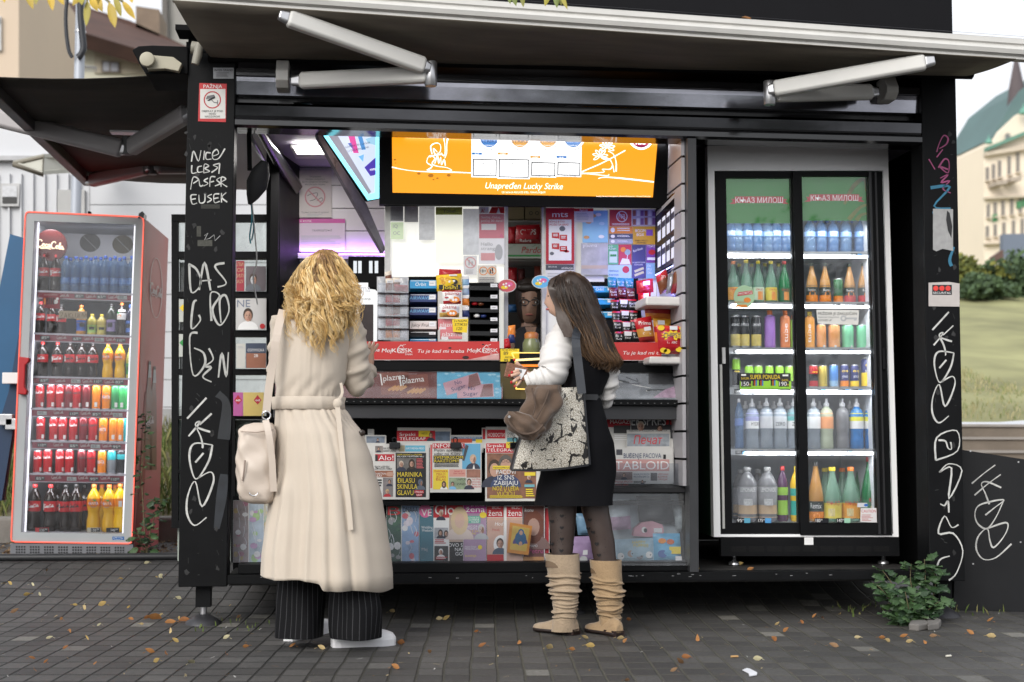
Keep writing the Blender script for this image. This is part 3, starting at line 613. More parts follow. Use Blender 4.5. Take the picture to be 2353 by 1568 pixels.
poster('film',963,473,999,552,mat((.40,.41,.42),.3,0,.35,26,.3,40,em=(1,1,1),es=.15),'wrinkled clear film with faint lettering between the notices','film',fn=lambda b,pl:(b.text(pl,'DURACELL',964,480,5,WHITE,.001,w=34),b.text(pl,'DURACELL',964,517,5,WHITE,.001,w=34)))
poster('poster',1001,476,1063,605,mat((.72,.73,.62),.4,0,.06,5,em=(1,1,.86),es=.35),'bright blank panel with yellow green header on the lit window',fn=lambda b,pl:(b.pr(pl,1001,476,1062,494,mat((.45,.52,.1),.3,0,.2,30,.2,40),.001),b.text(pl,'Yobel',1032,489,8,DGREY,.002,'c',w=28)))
poster('film',1064,480,1100,586,mat((.5,.52,.54),.3,0,.3,24,.2,40,em=(1,1,1),es=.12),'milky plastic sheet beside the blank bright panel','film')
def f(b,pl):
 b.pr(pl,1101,476,1123,491,WHITE,.001);b.text(pl,'A',1105,489,8,RED,.002);b.text(pl,'1',1113,484,4,RED,.002);b.pq(pl,[(1123,491),(1130,476),(1159,476),(1159,491)],RED,.001);b.pq(pl,[(1141,491),(1145,478),(1150,491)],WHITE,.002)
 b.pr(pl,1101,492,1158.5,548,mat((.62,.22,.26),.4,0,.1),.001);b.text(pl,'Surfuj, četuj,',1106,502,5,WHITE,.002,w=44);b.text(pl,'pričaj 30 dana!',1106,510,5,WHITE,.002,w=50);b.pr(pl,1106,515,1140,529,WHITE,.002)
 b.text(pl,'Hello',1105,565,8,LGREY,.002,w=27);b.text(pl,'stranger',1105,575,8,LGREY,.002,w=44);b.pr(pl,1105,582,1137,599,mat((.68,.35,.36),.5),.002);b.ell(pl,1146,580,9,18,LGREY,.0015);b.text(pl,'A',1148,546,8,PINK,.002)
poster('poster',1100,475,1159,607,mat((.66,.66,.68),.5,em=(1,1,1),es=.1),'red and white phone offer poster left of the serving hatch',fn=f)
def nosign(b,pl,cx,cy,r,m=None):
 m=m or mat((.6,.12,.12),.5);b.ring(pl,cx,cy,r,r,r*.16,m,.0015);b.line(pl,[(cx-r*.7,cy-r*.7),(cx+r*.7,cy+r*.7)],r*.16,m,.0018)
poster('sign',1065,588,1096,632,mat((.6,.6,.6),.5,em=(1,1,1),es=.08),'faded no alcohol sign with crossed bottle beside the hatch','sign',fn=lambda b,pl:(b.pr(pl,1076,597,1080,610,LGREY,.001),b.pr(pl,1083,601,1087,611,LGREY,.001),nosign(b,pl,1081,604,13,mat((.62,.3,.3),.5)),b.lines(pl,1070,620,1092,631,4,LGREY,.001)))
def f(b,pl):
 for cx in(1110.5,1130.5):b.ring(pl,cx,623,10,10,1.8,mat((.75,.25,.05),.5),.0012)
 b.text(pl,'18+',1110.5,626.5,7,INK,.0012,'c',w=13);b.pr(pl,1125,618,1128,629,INK,.001);b.pr(pl,1130,616,1133,629,INK,.001);b.line(pl,[(1124,617),(1137,630)],1.4,mat((.75,.25,.05),.5),.0015);b.lines(pl,1101,638,1138,656,5,GREYINK,.001,.5,.1)
poster('sign',1097.5,610,1141,658,mat((.66,.64,.58),.5),'age limit notice with two orange circles under the red poster','sign',fn=f,Y=.595)
def f(b,pl):
 b.text(pl,'mts',1287,499,13,WHITE,.001,'c',w=36);b.pr(pl,1261,505,1313,599,WHITE,.001);b.text(pl,'BONUS JE ŠTO',1263,512,4.4,RED,.002,w=34);b.text(pl,'MOŽEŠ DA BIRAŠ',1263,519,4.4,RED,.002,w=43)
 for x,y in((1268,535),(1286,540),(1268,560),(1286,566)):b.pq(pl,[(x,y+12),(x+17,y+14),(x+17,y),(x,y)],RED,.002);b.lines(pl,x+3,y+3,x+14,y+10,2,WHITE,.003)
 b.ell(pl,1292,526,7,6,DGREY,.002,10);b.ell(pl,1268,583,5,4,DGREY,.002,9);b.ell(pl,1302,578,6,3,RED,.002,9)
poster('poster',1254.5,478,1319.5,607,mat((.42,.012,.03),.4,0,.06),'deep red phone bonus poster with white inner panel',fn=f)
poster('leaflet',1254,609,1318,650,mat((.66,.66,.66),.5),'city app leaflet with dark grey header under the red bonus poster','leaflet',fn=lambda b,pl:(b.pr(pl,1254,609,1318,621,mat((.06,.065,.08),.5),.001),b.text(pl,'BEOGRAD',1260,615,3,WHITE,.002),b.text(pl,'APLIKACIJA',1290,619,4.5,WHITE,.002,w=26),b.lines(pl,1258,628,1300,645,3,LGREY,.001)))
poster('price_list',1319.5,479,1363.5,511,mat((.66,.64,.6),.5),'small white price list with red header between posters','price list',fn=lambda b,pl:(b.pr(pl,1319.5,479,1363.5,486,RED,.001),b.text(pl,'Agencija',1341,485,4,WHITE,.002,'c'),b.lines(pl,1325,490,1358,508,5,LGREY,.001)),Y=.597)
def f(b,pl):
 for k in range(7):x,y=rnd.uniform(1345,1392),rnd.uniform(490,552);b.ell(pl,x,y,7,4,[mat((.55,.3,.12),.5),WHITE,mat((.4,.6,.75),.4)][k%3],.001+.0003*k,8)
poster('poster',1338.5,484,1397,558,mat((.25,.5,.66),.4,0,.12,10),'sky blue sweets poster right of the red bonus poster',fn=f)
poster('film',1335,559,1397,632,mat((.42,.42,.42),.3,0,.3,18,.2,30),'pale transparent biscuit sheet below the sky blue poster','film',fn=lambda b,pl:(b.text(pl,'plazma',1340,568,8,WHITE,.001,w=32),b.pr(pl,1336,610,1396,618,mat((.5,.4,.3),.5),.001)))
def f(b,pl):
 b.ring(pl,1429,498,13,13,2.2,WHITE,.001);b.text(pl,'NB',1429,503,11,WHITE,.001,'c',w=15);b.line(pl,[(1421,489),(1437,507)],2,WHITE,.0013);b.lines(pl,1406,514,1446,519,2,WHITE,.001,.5,.1)
poster('sign',1400.5,482,1451,520,mat((.5,.05,.06),.4,0,.08),'red square prohibition sign with white ring at the window top','sign',fn=f)
for x1,y0,y1,c,lb_ in((1454,521,537,(.7,.24,.05),'orange'),(1454,538,549,(.07,.08,.14),'navy'),(1454,550,560,(.35,.38,.44),'grey')):
 poster('sticker',1400,y0,x1,y1,mat(c,.4),lb_+' narrow service sticker in the column below the red prohibition sign','sticker',fn=lambda b,pl,y0=y0,y1=y1:(b.ell(pl,1408,(y0+y1)/2,5,(y1-y0)*.36,WHITE,.001,12),b.lines(pl,1418,y0+3,1448,y1-3,2,WHITE,.001,.4)))
def f(b,pl):
 for y0,y1 in((483,497),(500,517)):
  for k in range(6):x=1454+k*9;b.pr(pl,x,y0+rnd.random()*4,x+7,y1,[mat((.3,.1,.08),.5),WHITE,mat((.25,.12,.3),.5)][k%3],.001)
poster('poster',1452,481,1507,519.5,mat((.52,.48,.58),.4),'lilac poster of stocked shelves at the window top right',fn=f)
poster('poster',1454.5,520.5,1507,562,mat((.58,.32,.03),.4,0,.12),'mustard coloured box offer poster with white lettering',fn=lambda b,pl:(b.text(pl,'BOOM',1460,534,7,WHITE,.001,w=23),b.text(pl,'BOX',1463,543,7,WHITE,.001,w=17),b.pr(pl,1485,528,1500,542,PURPLE,.001),b.text(pl,'PREĐI I MESTO',1459,555,3.4,INK,.001,w=30),b.text(pl,'UKUSNIJE!',1461,560,3.4,INK,.001,w=24)))
poster('poster',1397.5,562.5,1420.5,608,mat((.12,.42,.2),.4,0,.1),'narrow green gum poster at the left of the small poster grid',fn=lambda b,pl:(b.text(pl,'DIŠI',1399,569,4,WHITE,.001),b.text(pl,'PUNIM',1399,574,4,WHITE,.001),b.pr(pl,1400,578,1418,604,mat((.55,.7,.6),.4),.001),b.pr(pl,1402,585,1416,590,GREEN,.002)))
poster('poster',1421.5,562.5,1451,608.5,mat((.52,.03,.05),.4),'red lollipop poster among the small poster grid',fn=lambda b,pl:(b.ell(pl,1432,574,6,6,ORANGE,.001),b.ell(pl,1442,580,7,7,mat((.3,.4,.4),.4),.001),b.pq(pl,[(1424,608),(1449,608),(1445,596),(1430,594)],WHITE,.001),b.line(pl,[(1442,586),(1440,600)],1.5,WHITE,.0015)))
poster('poster',1452.5,563,1484,640,mat((.05,.045,.16),.4,0,.15),'navy chocolate poster with tilted bars in the small poster grid',fn=lambda b,pl:(b.text(pl,'bonbon',1456,580,6,WHITE,.001,w=22,ang=-.3),b.text(pl,'SA SRCEM PUNIM',1453.5,605,3,WHITE,.001,w=29),b.text(pl,'ČOKOLADE',1457,610,3,WHITE,.001,w=20),b.pq(pl,[(1457,622),(1478,614),(1480,619),(1459,627)],mat((.6,.55,.3),.4),.001),b.pq(pl,[(1457,631),(1478,623),(1480,628),(1459,636)],mat((.6,.55,.3),.4),.001)))
poster('poster',1485,563,1508,604,mat((.2,.06,.3),.4,0,.1),'purple toffee poster beside the slotted display',fn=lambda b,pl:(b.text(pl,'TOFIT',1487,569,5,WHITE,.001,w=19),b.ell(pl,1498,580,8,6,RED,.001),b.pr(pl,1487,592,1507,598,WHITE,.001)))
poster('poster',1397,609.5,1451,640,mat((.42,.6,.6),.4),'pale turquoise mint poster at the bottom of the poster grid',fn=lambda b,pl:(b.text(pl,'mentos',1399,625,6,BLUE,.001,w=22),b.text(pl,'mentos',1399,634,6,BLUE,.001,w=22),b.ell(pl,1438,620,8,8,RED,.001)))
poster('poster',1485,605,1508,640,mat((.25,.45,.6),.4,0,.12),'light blue dip poster below the purple toffee poster',fn=lambda b,pl:[b.text(pl,t,1488,614+8*i,5.5,WHITE,.001)for i,t in enumerate(['DI','PU','DU'])])
def f(b,pl):
 for i,t in enumerate(['Забрањена','продаја цигарета и','других дуванских производа','малолетним лицима']):b.text(pl,t,724,408+6*i,4,GREYINK,.001,'c',w=[26,44,60,46][i])
 b.ring(pl,724,453,24,24,3.2,mat((.5,.22,.25),.5),.001);b.line(pl,[(707,436),(741,470)],3,mat((.5,.22,.25),.5),.0015)
 b.line(pl,[(706,450),(716,446),(730,444),(724,458),(712,462)],1.6,GREYINK,.001,3);b.line(pl,[(728,462),(738,455),(742,460),(734,466)],1.4,GREYINK,.001,3)
 b.text(pl,'Пушење је штетно по здравље',724,490,3.6,GREYINK,.001,'c',w=62);b.lines(pl,706,492,742,499,2,LGREY,.001)
poster('notice',687,392,762,500,mat((.58,.53,.52),.6,0,.06),'cream no smoking notice on the white alcove wall','notice',Y=1.38,fn=f)
def f(b,pl):
 b.pr(pl,686,503,793,513,mat((.5,.06,.3),.5),.001);b.text(pl,'K KIOSK',690,511,5,WHITE,.002);b.text(pl,'ОБАВЕШТЕЊЕ',740,532,4.5,GREYINK,.001,'c');b.lines(pl,692,542,785,572,7,LGREY,.001)
poster('notice',686,503,793,578,mat((.6,.5,.6),.6,0,.05),'white notice sheet with magenta header below the no smoking notice','notice',Y=1.38,fn=f)
hc=thing('folded_umbrella','black folded umbrella hanging inside the left opening','umbrella',onY(580,468,.3))
b=MB();ax=[onY(x,y,.3)for x,y in((608,372),(600,395),(590,425),(580,452),(573,470))]
b.tube([ax[0],ax[1],ax[2],ax[3],ax[4]],[(.02,.03),(.05,.03),(.06,.035),(.035,.025),(.008,.008)],mat((.012,.012,.013),.7,0,.2,20,.2,40),10);b.build('canopy',hc)
b=MB();b.tube([onY(572,296,.3),onY(590,350,.29),onY(606,374,.3)],.006,STEEL,6);b.build('handle',hc)
b=MB()
for pts,m in[([(577,462),(579,500),(574,540),(576,560)],mat((.02,.2,.25),.6)),([(577,462),(583,520),(578,553)],mat((.03,.12,.16),.6)),([(579,465),(586,540),(590,600),(582,640),(592,700)],mat((.4,.4,.38),.6))]:
 b.tube(catmull([onY(x,y,.3)for x,y in pts],4),.004,m,5)
b.build('cord',label='thin teal and white cords dangling below the black umbrella',cat='cord')
def f(b,pl):
 b.pr(pl,460,205,518,273,mat((.66,.65,.62),.5,0,.06),.001);b.text(pl,'PAŽNJA',489,203,8,WHITE,.001,'c',w=43)
 b.ring(pl,488,230,20,20,2.6,mat((.45,.02,.03),.5),.002);b.pq(pl,[(473,229),(476,221),(492,218),(495,224)],GREYINK,.002);b.pq(pl,[(476,231),(480,233),(495,226),(493,222)],INK,.0022);b.line(pl,[(486,230),(492,236),(500,237)],2,GREYINK,.002);b.line(pl,[(500,231),(500,242)],1.6,GREYINK,.002)
 for i,t in enumerate(['OBJEKAT JE POD','VIDEO','NADZOROM']):b.text(pl,t,488,258+6.2*i,4.3,INK,.002,'c',w=[49,17,34][i])
poster('warning_sign',0,0,0,0,RED,'red and white video surveillance sign on the left post','sign',fn=f,pl=PY(-.003),pts=[(455,279),(519,281),(521,193),(458,191)])
poster('sticker',490,156,537,181,mat((.30,.31,.33),.5,0,.1),'silver maker sticker above the video surveillance sign','sticker',fn=lambda b,pl:(b.text(pl,'INTER GRAND',514,164,5,INK,.001,'c',w=42),b.lines(pl,496,167,532,179,4,GREYINK,.001)),Y=-.003)
poster('paper_scrap',0,0,0,0,mat((.34,.34,.34),.8,0,.2,30),'torn grey paper with a black mark on the right post','paper',pl=PY(-.004),pts=[(2144,574),(2152,578),(2166,572),(2190,577),(2190,481),(2144,480)],fn=lambda b,pl:b.pq(pl,[(2176,484),(2182,490),(2188,520),(2186,548),(2178,530),(2174,505)],INK,.001))
poster('sticker',0,0,0,0,mat((.50,.46,.44),.6,0,.1,20),'beige label with three red dots on the right post','sticker',pl=PY(-.004),pts=[(2134,704),(2205,705),(2205,652),(2180,648),(2134,650)],fn=lambda b,pl:(b.pr(pl,2142,655,2187,678,INK,.001),[b.ell(pl,2150+14*k,663,6,6,mat((.7,.05,.04),.4),.002)for k in range(3)],b.text(pl,'SECURITAS',2164,676,5,WHITE,.002,'c',w=40)))
# ================================================================ goods on the counter
cz=lambda x,y:(804.2+x*.3296,574.5+y*.3296)
TAG=mat((.68,.68,.7),.6,0,.04,20)
def pillow(name,pts,Y,bands,texts,label,cat='snack bag',group=None,th=.025,tilt=0.,N=9,extra=None,back=True):
 """a sealed packet standing at depth Y; pts = four pixel corners TL TR BR BL; bands = [(fraction, material)] top down"""
 pl=PY(Y);b=MB()
 if tilt:
  a,c,d=pl.pt(*pts[0]),pl.pt(*pts[1]),pl.pt(*pts[2]);pl=PL(pl.pt(*pts[3]),Vector((0,-cos(tilt),sin(tilt))))
 def uv(u,v):return(lerp(lerp(pts[0][0],pts[1][0],u),lerp(pts[3][0],pts[2][0],u),v),lerp(lerp(pts[0][1],pts[1][1],u),lerp(pts[3][1],pts[2][1],u),v))
 seed=rnd.random()*9
 def off(u,v):
  e=(1-abs(2*u-1)**3)*(1-abs(2*v-1)**4)
  return th*(e+.10*e*sin(7*u+seed)*cos(9*v+seed*2)+.05*sin(23*v+seed)*(1-e)*(.2+e))
 G=[[pl.pt(*uv(i/N,j/N),off(i/N,j/N))for i in range(N+1)]for j in range(N+1)]
 for j in range(N):
  f=(j+.5)/N;m=bands[-1][1]
  for fr,mm in bands:
   if f<=fr:m=mm;break
  b.add(G[j]+G[j+1],[(N+1+i,N+2+i,i+1,i)for i in range(N)],m,True)
 if back:
  B=[pl.pt(*uv(u,v),-.3*off(u,v))for u,v in((0,0),(1,0),(1,1),(0,1))]
  b.add(B,[(0,1,2,3)],bands[-1][1])
 for(t,u,v,h,m,w)in texts:b.text(pl,t,*uv(u,v),h,m,th*.96,'c',w=w)
 if extra:extra(b,pl,uv,th)
 return b.build(name,label=label,cat=cat,group=group)
W_,K_=WHITE,INK
MRED=mat((.42,.012,.02),.28,0,.1,12);MBRN=mat((.16,.05,.02),.3,0,.15,14);MCRM=mat((.66,.58,.48),.35,0,.08,12);MBLK=mat((.012,.012,.014),.3,0,.2,14);MTEAL=mat((.02,.2,.3),.3,0,.1,12);MORG=mat((.7,.22,.03),.3,0,.1,12);MYEL=mat((.75,.5,.02),.3,0,.08,12);MNAVY=mat((.015,.03,.13),.3,0,.1,12);MPINK=mat((.62,.2,.22),.35,0,.08,12);MSIL=mat((.5,.5,.52),.3,.4,.15,14)
CLEAR=mat((.45,.46,.48),.2,0,.3,20,.1,30)
rk=thing('sachet_rack','clear plastic rack of coffee sachets left of the gum stands','rack',onY(902,784,.5))
b=MB();b.sr(PY(.56),866,636,939,785,mat((.5,.5,.52),.3,0,.2,14),0,.01);b.build('back_panel',rk)
rowsY=[668,695,722,749,776]
for i,y in enumerate(rowsY):
 b=MB();p=onY(867,y+8,.5);q=onY(938,y+8,.5);b.box(p.x,q.x,.42,.555,p.z,p.z+.004,CLEAR);b.box(p.x,q.x,.418,.421,p.z,p.z+.05,glass_mat((.9,.92,.95),1,.05,.35));b.build('shelf',rk)
pal=[(MBRN,MCRM,'brown and cream'),(MRED,MSIL,'red and silver'),(MBRN,MRED,'brown and red'),(MRED,MCRM,'red and cream'),(MORG,MCRM,'orange and cream')]
ordn=['first','second','third','fourth','fifth','sixth','seventh','eighth','ninth','tenth','eleventh','twelfth','thirteenth','fourteenth','fifteenth']
for i,y in enumerate(rowsY):
 for j,x in enumerate((869,886,903,920)):
  if j in(1,2):bands=[(.25,pal[i][1]),(.75,pal[i][0]),(1,pal[i][1])];d=pal[i][2]
  else:bands=[(.5,CLEAR),(1,mat((.6,.6,.62),.3,0,.2,20))];d='pale silver'
  pillow('sachet',[(x,y-30+2*(j%2)),(x+16,y-30+2*(j%2)),(x+16,y+6),(x,y+6)],.47-.006*(j%2),bands,[],d+' coffee sachet, %s from left on the %s shelf of the sachet rack'%(ordn[j],['top','second','third','fourth','bottom'][i]),'sachet','coffee sachets in the left rack',.008,N=6,extra=(lambda b,pl,uv,th:(b.pq(pl,[uv(.2,.32),uv(1.1,.32),uv(1.1,.14),uv(.2,.14)],TAG,th+.001),b.line(pl,[uv(.3,.24),uv(.9,.24)],.8,GREYINK,th+.0015)))if j in(1,2)else None)
pillow('sachet',[(884,626),(899,622),(901,650),(887,652)],.5,[(.3,MCRM),(1,MBRN)],[],'brown sachet standing highest above the coffee sachet rack','sachet',None,.008,N=6)
pillow('snack_bar',[(906,654),(938,656),(937,672),(907,671)],.44,[(1,MRED)],[],'small red sweets packet tucked in the sachet rack','sweets',None,.01)
def gumstand(x0,x1,rows,label,rowlabel,ytop,ybot,Y=.5):
 t=thing('gum_stand',label,'stand',onY((x0+x1)/2,ybot,Y))
 b=MB();b.sr(PY(Y+.07),x0,ytop,x1,ybot,BLACKM,0,.01)
 for x in(x0,x1-3):b.sr(PY(Y+.02),x,ytop+8,x+3,ybot,BLACKM,0,.09)
 b.build('frame',t)
 for(y,h,m,tx,tc,d)in rows:
  b=MB();pl=PY(Y-.03);p,q=pl.pt(x0+4,y),pl.pt(x1-4,y)
  b.box(p.x,q.x,Y-.02,Y+.06,p.z-.004,p.z,mat((.035,.04,.035),.5));b.build('tray',t)
  b=MB();pf=P3((x0+3,y,Y-.02),(x1-3,y,Y-.02),(x0+3,y+h,Y-.035));b.slab(pf,[(x0+3,y+h),(x1-3,y+h),(x1-3,y),(x0+3,y)],m,0,.05)
  b.pr(pf,x0+5,y+1.5,x1-5,y+2.6,W_,.001)
  if tx:b.text(pf,tx,(x0+x1)/2-6,y+h*.72,h*.42,tc,.001,'c',slant=.15)
  b.pr(pf,x1-20,y+h*.12,x1-5,y+h*.7,TAG,.0015);b.line(pf,[(x1-18,y+h*.4),(x1-9,y+h*.4)],.8,GREYINK,.002)
  b.build('gum_box',label=d+' '+rowlabel,cat='gum box')
gumstand(939,1006,[(644,19,mat((.02,.25,.5),.4),'Orbit',W_,'blue gum box on the top tray'),(676,18,MNAVY,'AIRWAVES',LBLUE,'upper navy gum box'),(706,18,MNAVY,'AIRWAVES',LBLUE,'lower navy gum box'),(738,18,mat((.6,.52,.5),.4),'Juicy Fruit',K_,'cream gum box'),(762,11,MBLK,'',W_,'low black gum box'),(779,6,mat((.02,.2,.4),.4),'',W_,'half hidden blue gum box at the foot')],'left chewing gum stand with blue navy and cream boxes','of the left chewing gum stand',636,786)
gumstand(1352,1416,[(658,14,mat((.02,.25,.5),.4),'Orbit',W_,'blue gum box on the top tray'),(686,14,mat((.02,.25,.5),.4),'',W_,'blue gum box on the second tray'),(716,14,mat((.02,.25,.5),.4),'',W_,'blue gum box on the third tray'),(746,14,mat((.03,.1,.25),.4),'',W_,'dark blue gum box on the fourth tray')],'right chewing gum stand behind the long haired customer','of the right chewing gum stand',648,786)
t=thing('tray_tower','black sweets tray tower with white price tags left of the hatch','tray rack',onY(1110,786,.5))
b=MB();b.sr(PY(.58),1078,650,1147,786,BLACKM,0,.01);b.sr(PY(.5),1078,652,1081,786,BLACK,0,.09);b.sr(PY(.5),1143,652,1147,786,BLACK,0,.09);b.build('frame',t)
for i,y in enumerate((654,680,705,732,758,780)):
 b=MB();p,q=onY(1080,y,.47),onY(1145,y,.47);b.box(p.x,q.x,.47,.58,p.z-.03,p.z-.02,BLACK);b.box(p.x,q.x,.468,.474,p.z-.03,p.z-.008,BLACKG);b.build('tray',t)
 b=MB();pl=PY(.465);b.pr(pl,1127,y-2,1143,y+6,TAG,0);b.line(pl,[(1130,y+2),(1139,y+2)],.8,GREYINK,.001);b.build('price_tag',t)
for(x,y,m,d)in((1086,698,MRED,'red'),(1100,699,MBRN,'brown'),(1091,726,W_,'white'),(1106,727,MNAVY,'navy')):
 b=MB();c=onY(x+5,y,.5);b.ball(c,(.018,.02,.012),m,8,5);b.build('sweet',label=d+' wrapped sweet lying in the black tray tower',cat='sweet',group='sweets in the tray tower')
pillow('snack_bag',[(1009,618),(1059,620),(1061,640),(1008,640)],.52,[(1,MRED)],[],'dark red biscuit packet at the very top behind the yellow pretzel bag','biscuits')
def f(b,pl,uv,th):
 b.pr(pl,*uv(.08,.62),*uv(.92,.98),MBLK,th*.9);b.ell(pl,*uv(.62,.5),12,7,MBLK,th);b.text(pl,'Josh!',*uv(.5,.93),9,YEL,th+.002,'c',w=36);b.pr(pl,*uv(.5,.03),*uv(.8,.16),TAG,th)
 for u,v in((.2,.25),(.25,.5),(.42,.3)):b.ring(pl,*uv(u,v),4.5,4,1.4,MORG,th+.001)
 b.ell(pl,*uv(.68,.45),2.6,2.6,W_,th+.002);b.ell(pl,*uv(.5,.47),2.6,2.6,W_,th+.002)
pillow('snack_bag',[(1002,633),(1061,629),(1062,667),(1004,670)],.47,[(1,MYEL)],[],'yellow and black pretzel snack bag above the white biscuit bags',extra=f)
def plz(b,pl,uv,th):
 b.text(pl,'plazma',*uv(.5,.36),8,MRED,th+.001,'c',w=32);b.ell(pl,*uv(.62,.7),12,7,MORG,th);b.ell(pl,*uv(.55,.72),3,3,W_,th+.001);b.ell(pl,*uv(.7,.72),3,3,W_,th+.001);b.pr(pl,*uv(.1,.5),*uv(.32,.6),MRED,th)
pillow('snack_bag',[(1015,668),(1061,668),(1059,699),(1019,699)],.45,[(.12,MRED),(.8,W_),(1,MRED)],[],'upper white biscuit bag with orange mascot face',extra=plz)
pillow('snack_bag',[(1009,699),(1056,700),(1055,730),(1010,729)],.44,[(.7,W_),(1,mat((.55,.35,.1),.3))],[],'lower white biscuit bag with orange mascot face',extra=plz)
def plb(x0,y0,x1,y1,lab,Y):
 pl=PY(Y);b=MB();b.sr(pl,x0,y0,x1,y1,MPINK,0,.04);b.text(pl,'plazma',(x0+x1)/2+2,y1-6,10,W_,.001,'c',w=min(46,(x1-x0)*.9));b.pr(pl,x0+2,y1-5,x0+18,y1+2,TAG,.002);b.build('biscuit_box',label=lab,cat='biscuits')
plb(1007,733,1048,757,'pink biscuit box behind the yellow offer card',.47);plb(1012,757,1062,779,'pink biscuit box below the yellow offer card',.44)
poster('price_card',0,0,0,0,YEL,'yellow offer card with handwritten biscuit stick price','price card',pl=PY(.42),pts=[(1041,763),(1073,765),(1076,733),(1039,734)],fn=lambda b,pl:(b.text(pl,'2 x PLAZMA',1058,740,4.5,INK,.001,'c',w=30,slant=.15),b.text(pl,'STIKSI',1058,749,6,INK,.001,'c',w=27,slant=.15),b.text(pl,'120',1055,759,7,INK,.001,'c',slant=.15)),th=.001)
for i,(y,m)in enumerate(((634,mat((.25,.42,.6),.3)),(655,mat((.3,.4,.55),.3)),(678,MORG),(705,MNAVY))):
 pillow('sachet',[(1062,y),(1078,y),(1078,y+24),(1062,y+24)],.48,[(.3,W_),(1,m)],[],['sky blue','grey blue','orange','navy'][i]+' slim packet hanging between biscuit bags and tray tower','packet',None,.008,N=6,extra=lambda b,pl,uv,th:b.pq(pl,[uv(.1,.35),uv(.9,.35),uv(.9,.1),uv(.1,.1)],TAG,th+.001))
for cx,cy,m,lab in((1165,657,(.55,.1,.12),'round red offer sign on the left window bar'),(1243.5,648,(.12,.42,.68),'round blue offer sign on the right window bar')):
 pl=PY(.5);b=MB();b.slab(pl,[(cx+21.5*cos(2*pi*k/28),cy-15.5*sin(2*pi*k/28))for k in range(28)][::-1],mat((.62,.62,.6),.4),0,.003);b.ell(pl,cx,cy,20,14,mat(m,.4,0,.1,20),.001,24);b.ell(pl,cx+4,cy-3,9,5,PINK,.002);b.ell(pl,cx-6,cy+4,8,4,YEL,.002)
 for dx,dy in((-8,-3),(-2,-5),(5,0),(-3,2)):b.ell(pl,cx+dx,cy+dy,2.2,2.2,W_,.003,10)
 b.build('wobbler_sign',label=lab,cat='sign')
ws=thing('lit_display','glowing white product stand beside the blonde customer','display stand',onY(835,784,.55))
b=MB();b.slab(PY(.55),[(800,786),(866,786),(868,672),(862,666),(846,664),(846,650),(800,650)],glow((1,1,1),.8),0,.05);b.text(PY(.55),'plazma',851,672,18,mat((.55,.56,.6),.5),.01,'r',w=52);b.build('panel',ws)
b=MB();b.sr(PY(.5),826,700,858,785,mat((.03,.02,.02),.3,0,.3,20),0,.05);b.text(PY(.5),'PO PAKOVANJE',852,690,5,INK,.001,'r',w=45);b.build('pack',ws)
b=MB();b.sr(PY(.7),800,590,885,660,BLACKM,0,.02)
for x in(812,823,848,861):b.pr(PY(.69),x,600,x+8,628,glow((.9,.95,1),.7),0)
b.build('slotted_panel',kiosk)
for i,(y,m,tm,nm)in enumerate(((638,MTEAL,W_,'teal'),(660,mat((.12,.01,.02),.3),W_,'dark red'),(688,MBLK,RED,'black'),(713,MBLK,RED,'black'),(737,MBLK,RED,'black'),(760,MBLK,RED,'black'))):
 for j in range(3):
  x=1396+i*3.2+j*20;yy=y+rnd.uniform(-2,2)
  pillow('sachet',[(x,yy),(x+20,yy+1),(x+19,yy+25),(x+1,yy+25)],.46-.012*i,[(.18,m if i<2 else MRED),(1,m)],[('Insta' if i<2 else 'Black',.5,.5,5,W_,15),('Grand' if i<2 else 'Easy',.55,.75,4,W_,13)],nm+' instant coffee sachet, %s in the %s row of the right sachet rack'%(ordn[j],['top','second','third','fourth','fifth','bottom'][i]),'sachet','instant coffee sachets on the right',.008,N=6,extra=(lambda b,pl,uv,th:b.pq(pl,[uv(.1,.5),uv(.95,.5),uv(.95,.1),uv(.1,.1)],TAG,th+.0015))if j==1 and i>1 else None)
b=MB();b.prism([onY(x,y,Y)for x,y,Y in((1394,786,.44),(1480,786,.44),(1466,640,.55),(1390,640,.55))],Vector((0,.02,0)),BLACKM);b.build('sachet_rack',label='black sloping rack behind the instant coffee sachets',cat='rack')
for(x0,x1,y0,y1,lab)in((1484,1569,676,702,'upper white plastic shelf tray on the slatted wall'),(1492,1577,814,836,'lower white plastic shelf tray on the slatted wall')):
 b=MB();p,q=onY(x0,y1,.12),onY(x1,y0+6,.12);b.box(p.x,q.x,.12,.42,p.z,q.z,mat((.62,.6,.58),.4,0,.06,12));b.build('shelf_tray',label=lab,cat='shelf',bevel=.01)
pillow('snack_bag',[(1507,636),(1530,618),(1546,664),(1516,678)],.25,[(.3,MRED),(1,MBRN)],[('3D',.5,.3,6,W_,None)],'brown corn snack bag leaning on the upper white tray')
pillow('snack_bag',[(1535,632),(1548,620),(1548,672),(1530,676)],.22,[(1,mat((.3,.3,.33),.2,.5))],[],'silver snack bag edge on the upper white tray')
pillow('snack_bag',[(1548,628),(1566,612),(1566,674),(1541,676)],.2,[(.5,MBRN),(1,mat((.2,.01,.02),.3))],[],'dark red snack bag at the right end of the upper white tray')
for(pts,lab,m)in(([(1462,646),(1500,640),(1502,672),(1464,676)],'red chocolate bag above the row of coffee sachets',MRED),([(1466,672),(1496,668),(1494,706),(1468,712)],'shiny red bag with white tag left of the upper tray',mat((.5,.01,.02),.15,.2,.1,12))):
 pillow('snack_bag',pts,.4,[(1,m)],[],lab,extra=lambda b,pl,uv,th:b.pq(pl,[uv(.35,.45),uv(.75,.45),uv(.75,.15),uv(.35,.15)],TAG,th+.001))
pillow('snack_bag',[(1480,700),(1544,704),(1544,738),(1484,736)],.34,[(.5,MRED),(1,MORG)],[('Smoki',.5,.28,11,K_,44)],'red and yellow peanut puff bag below the upper white tray')
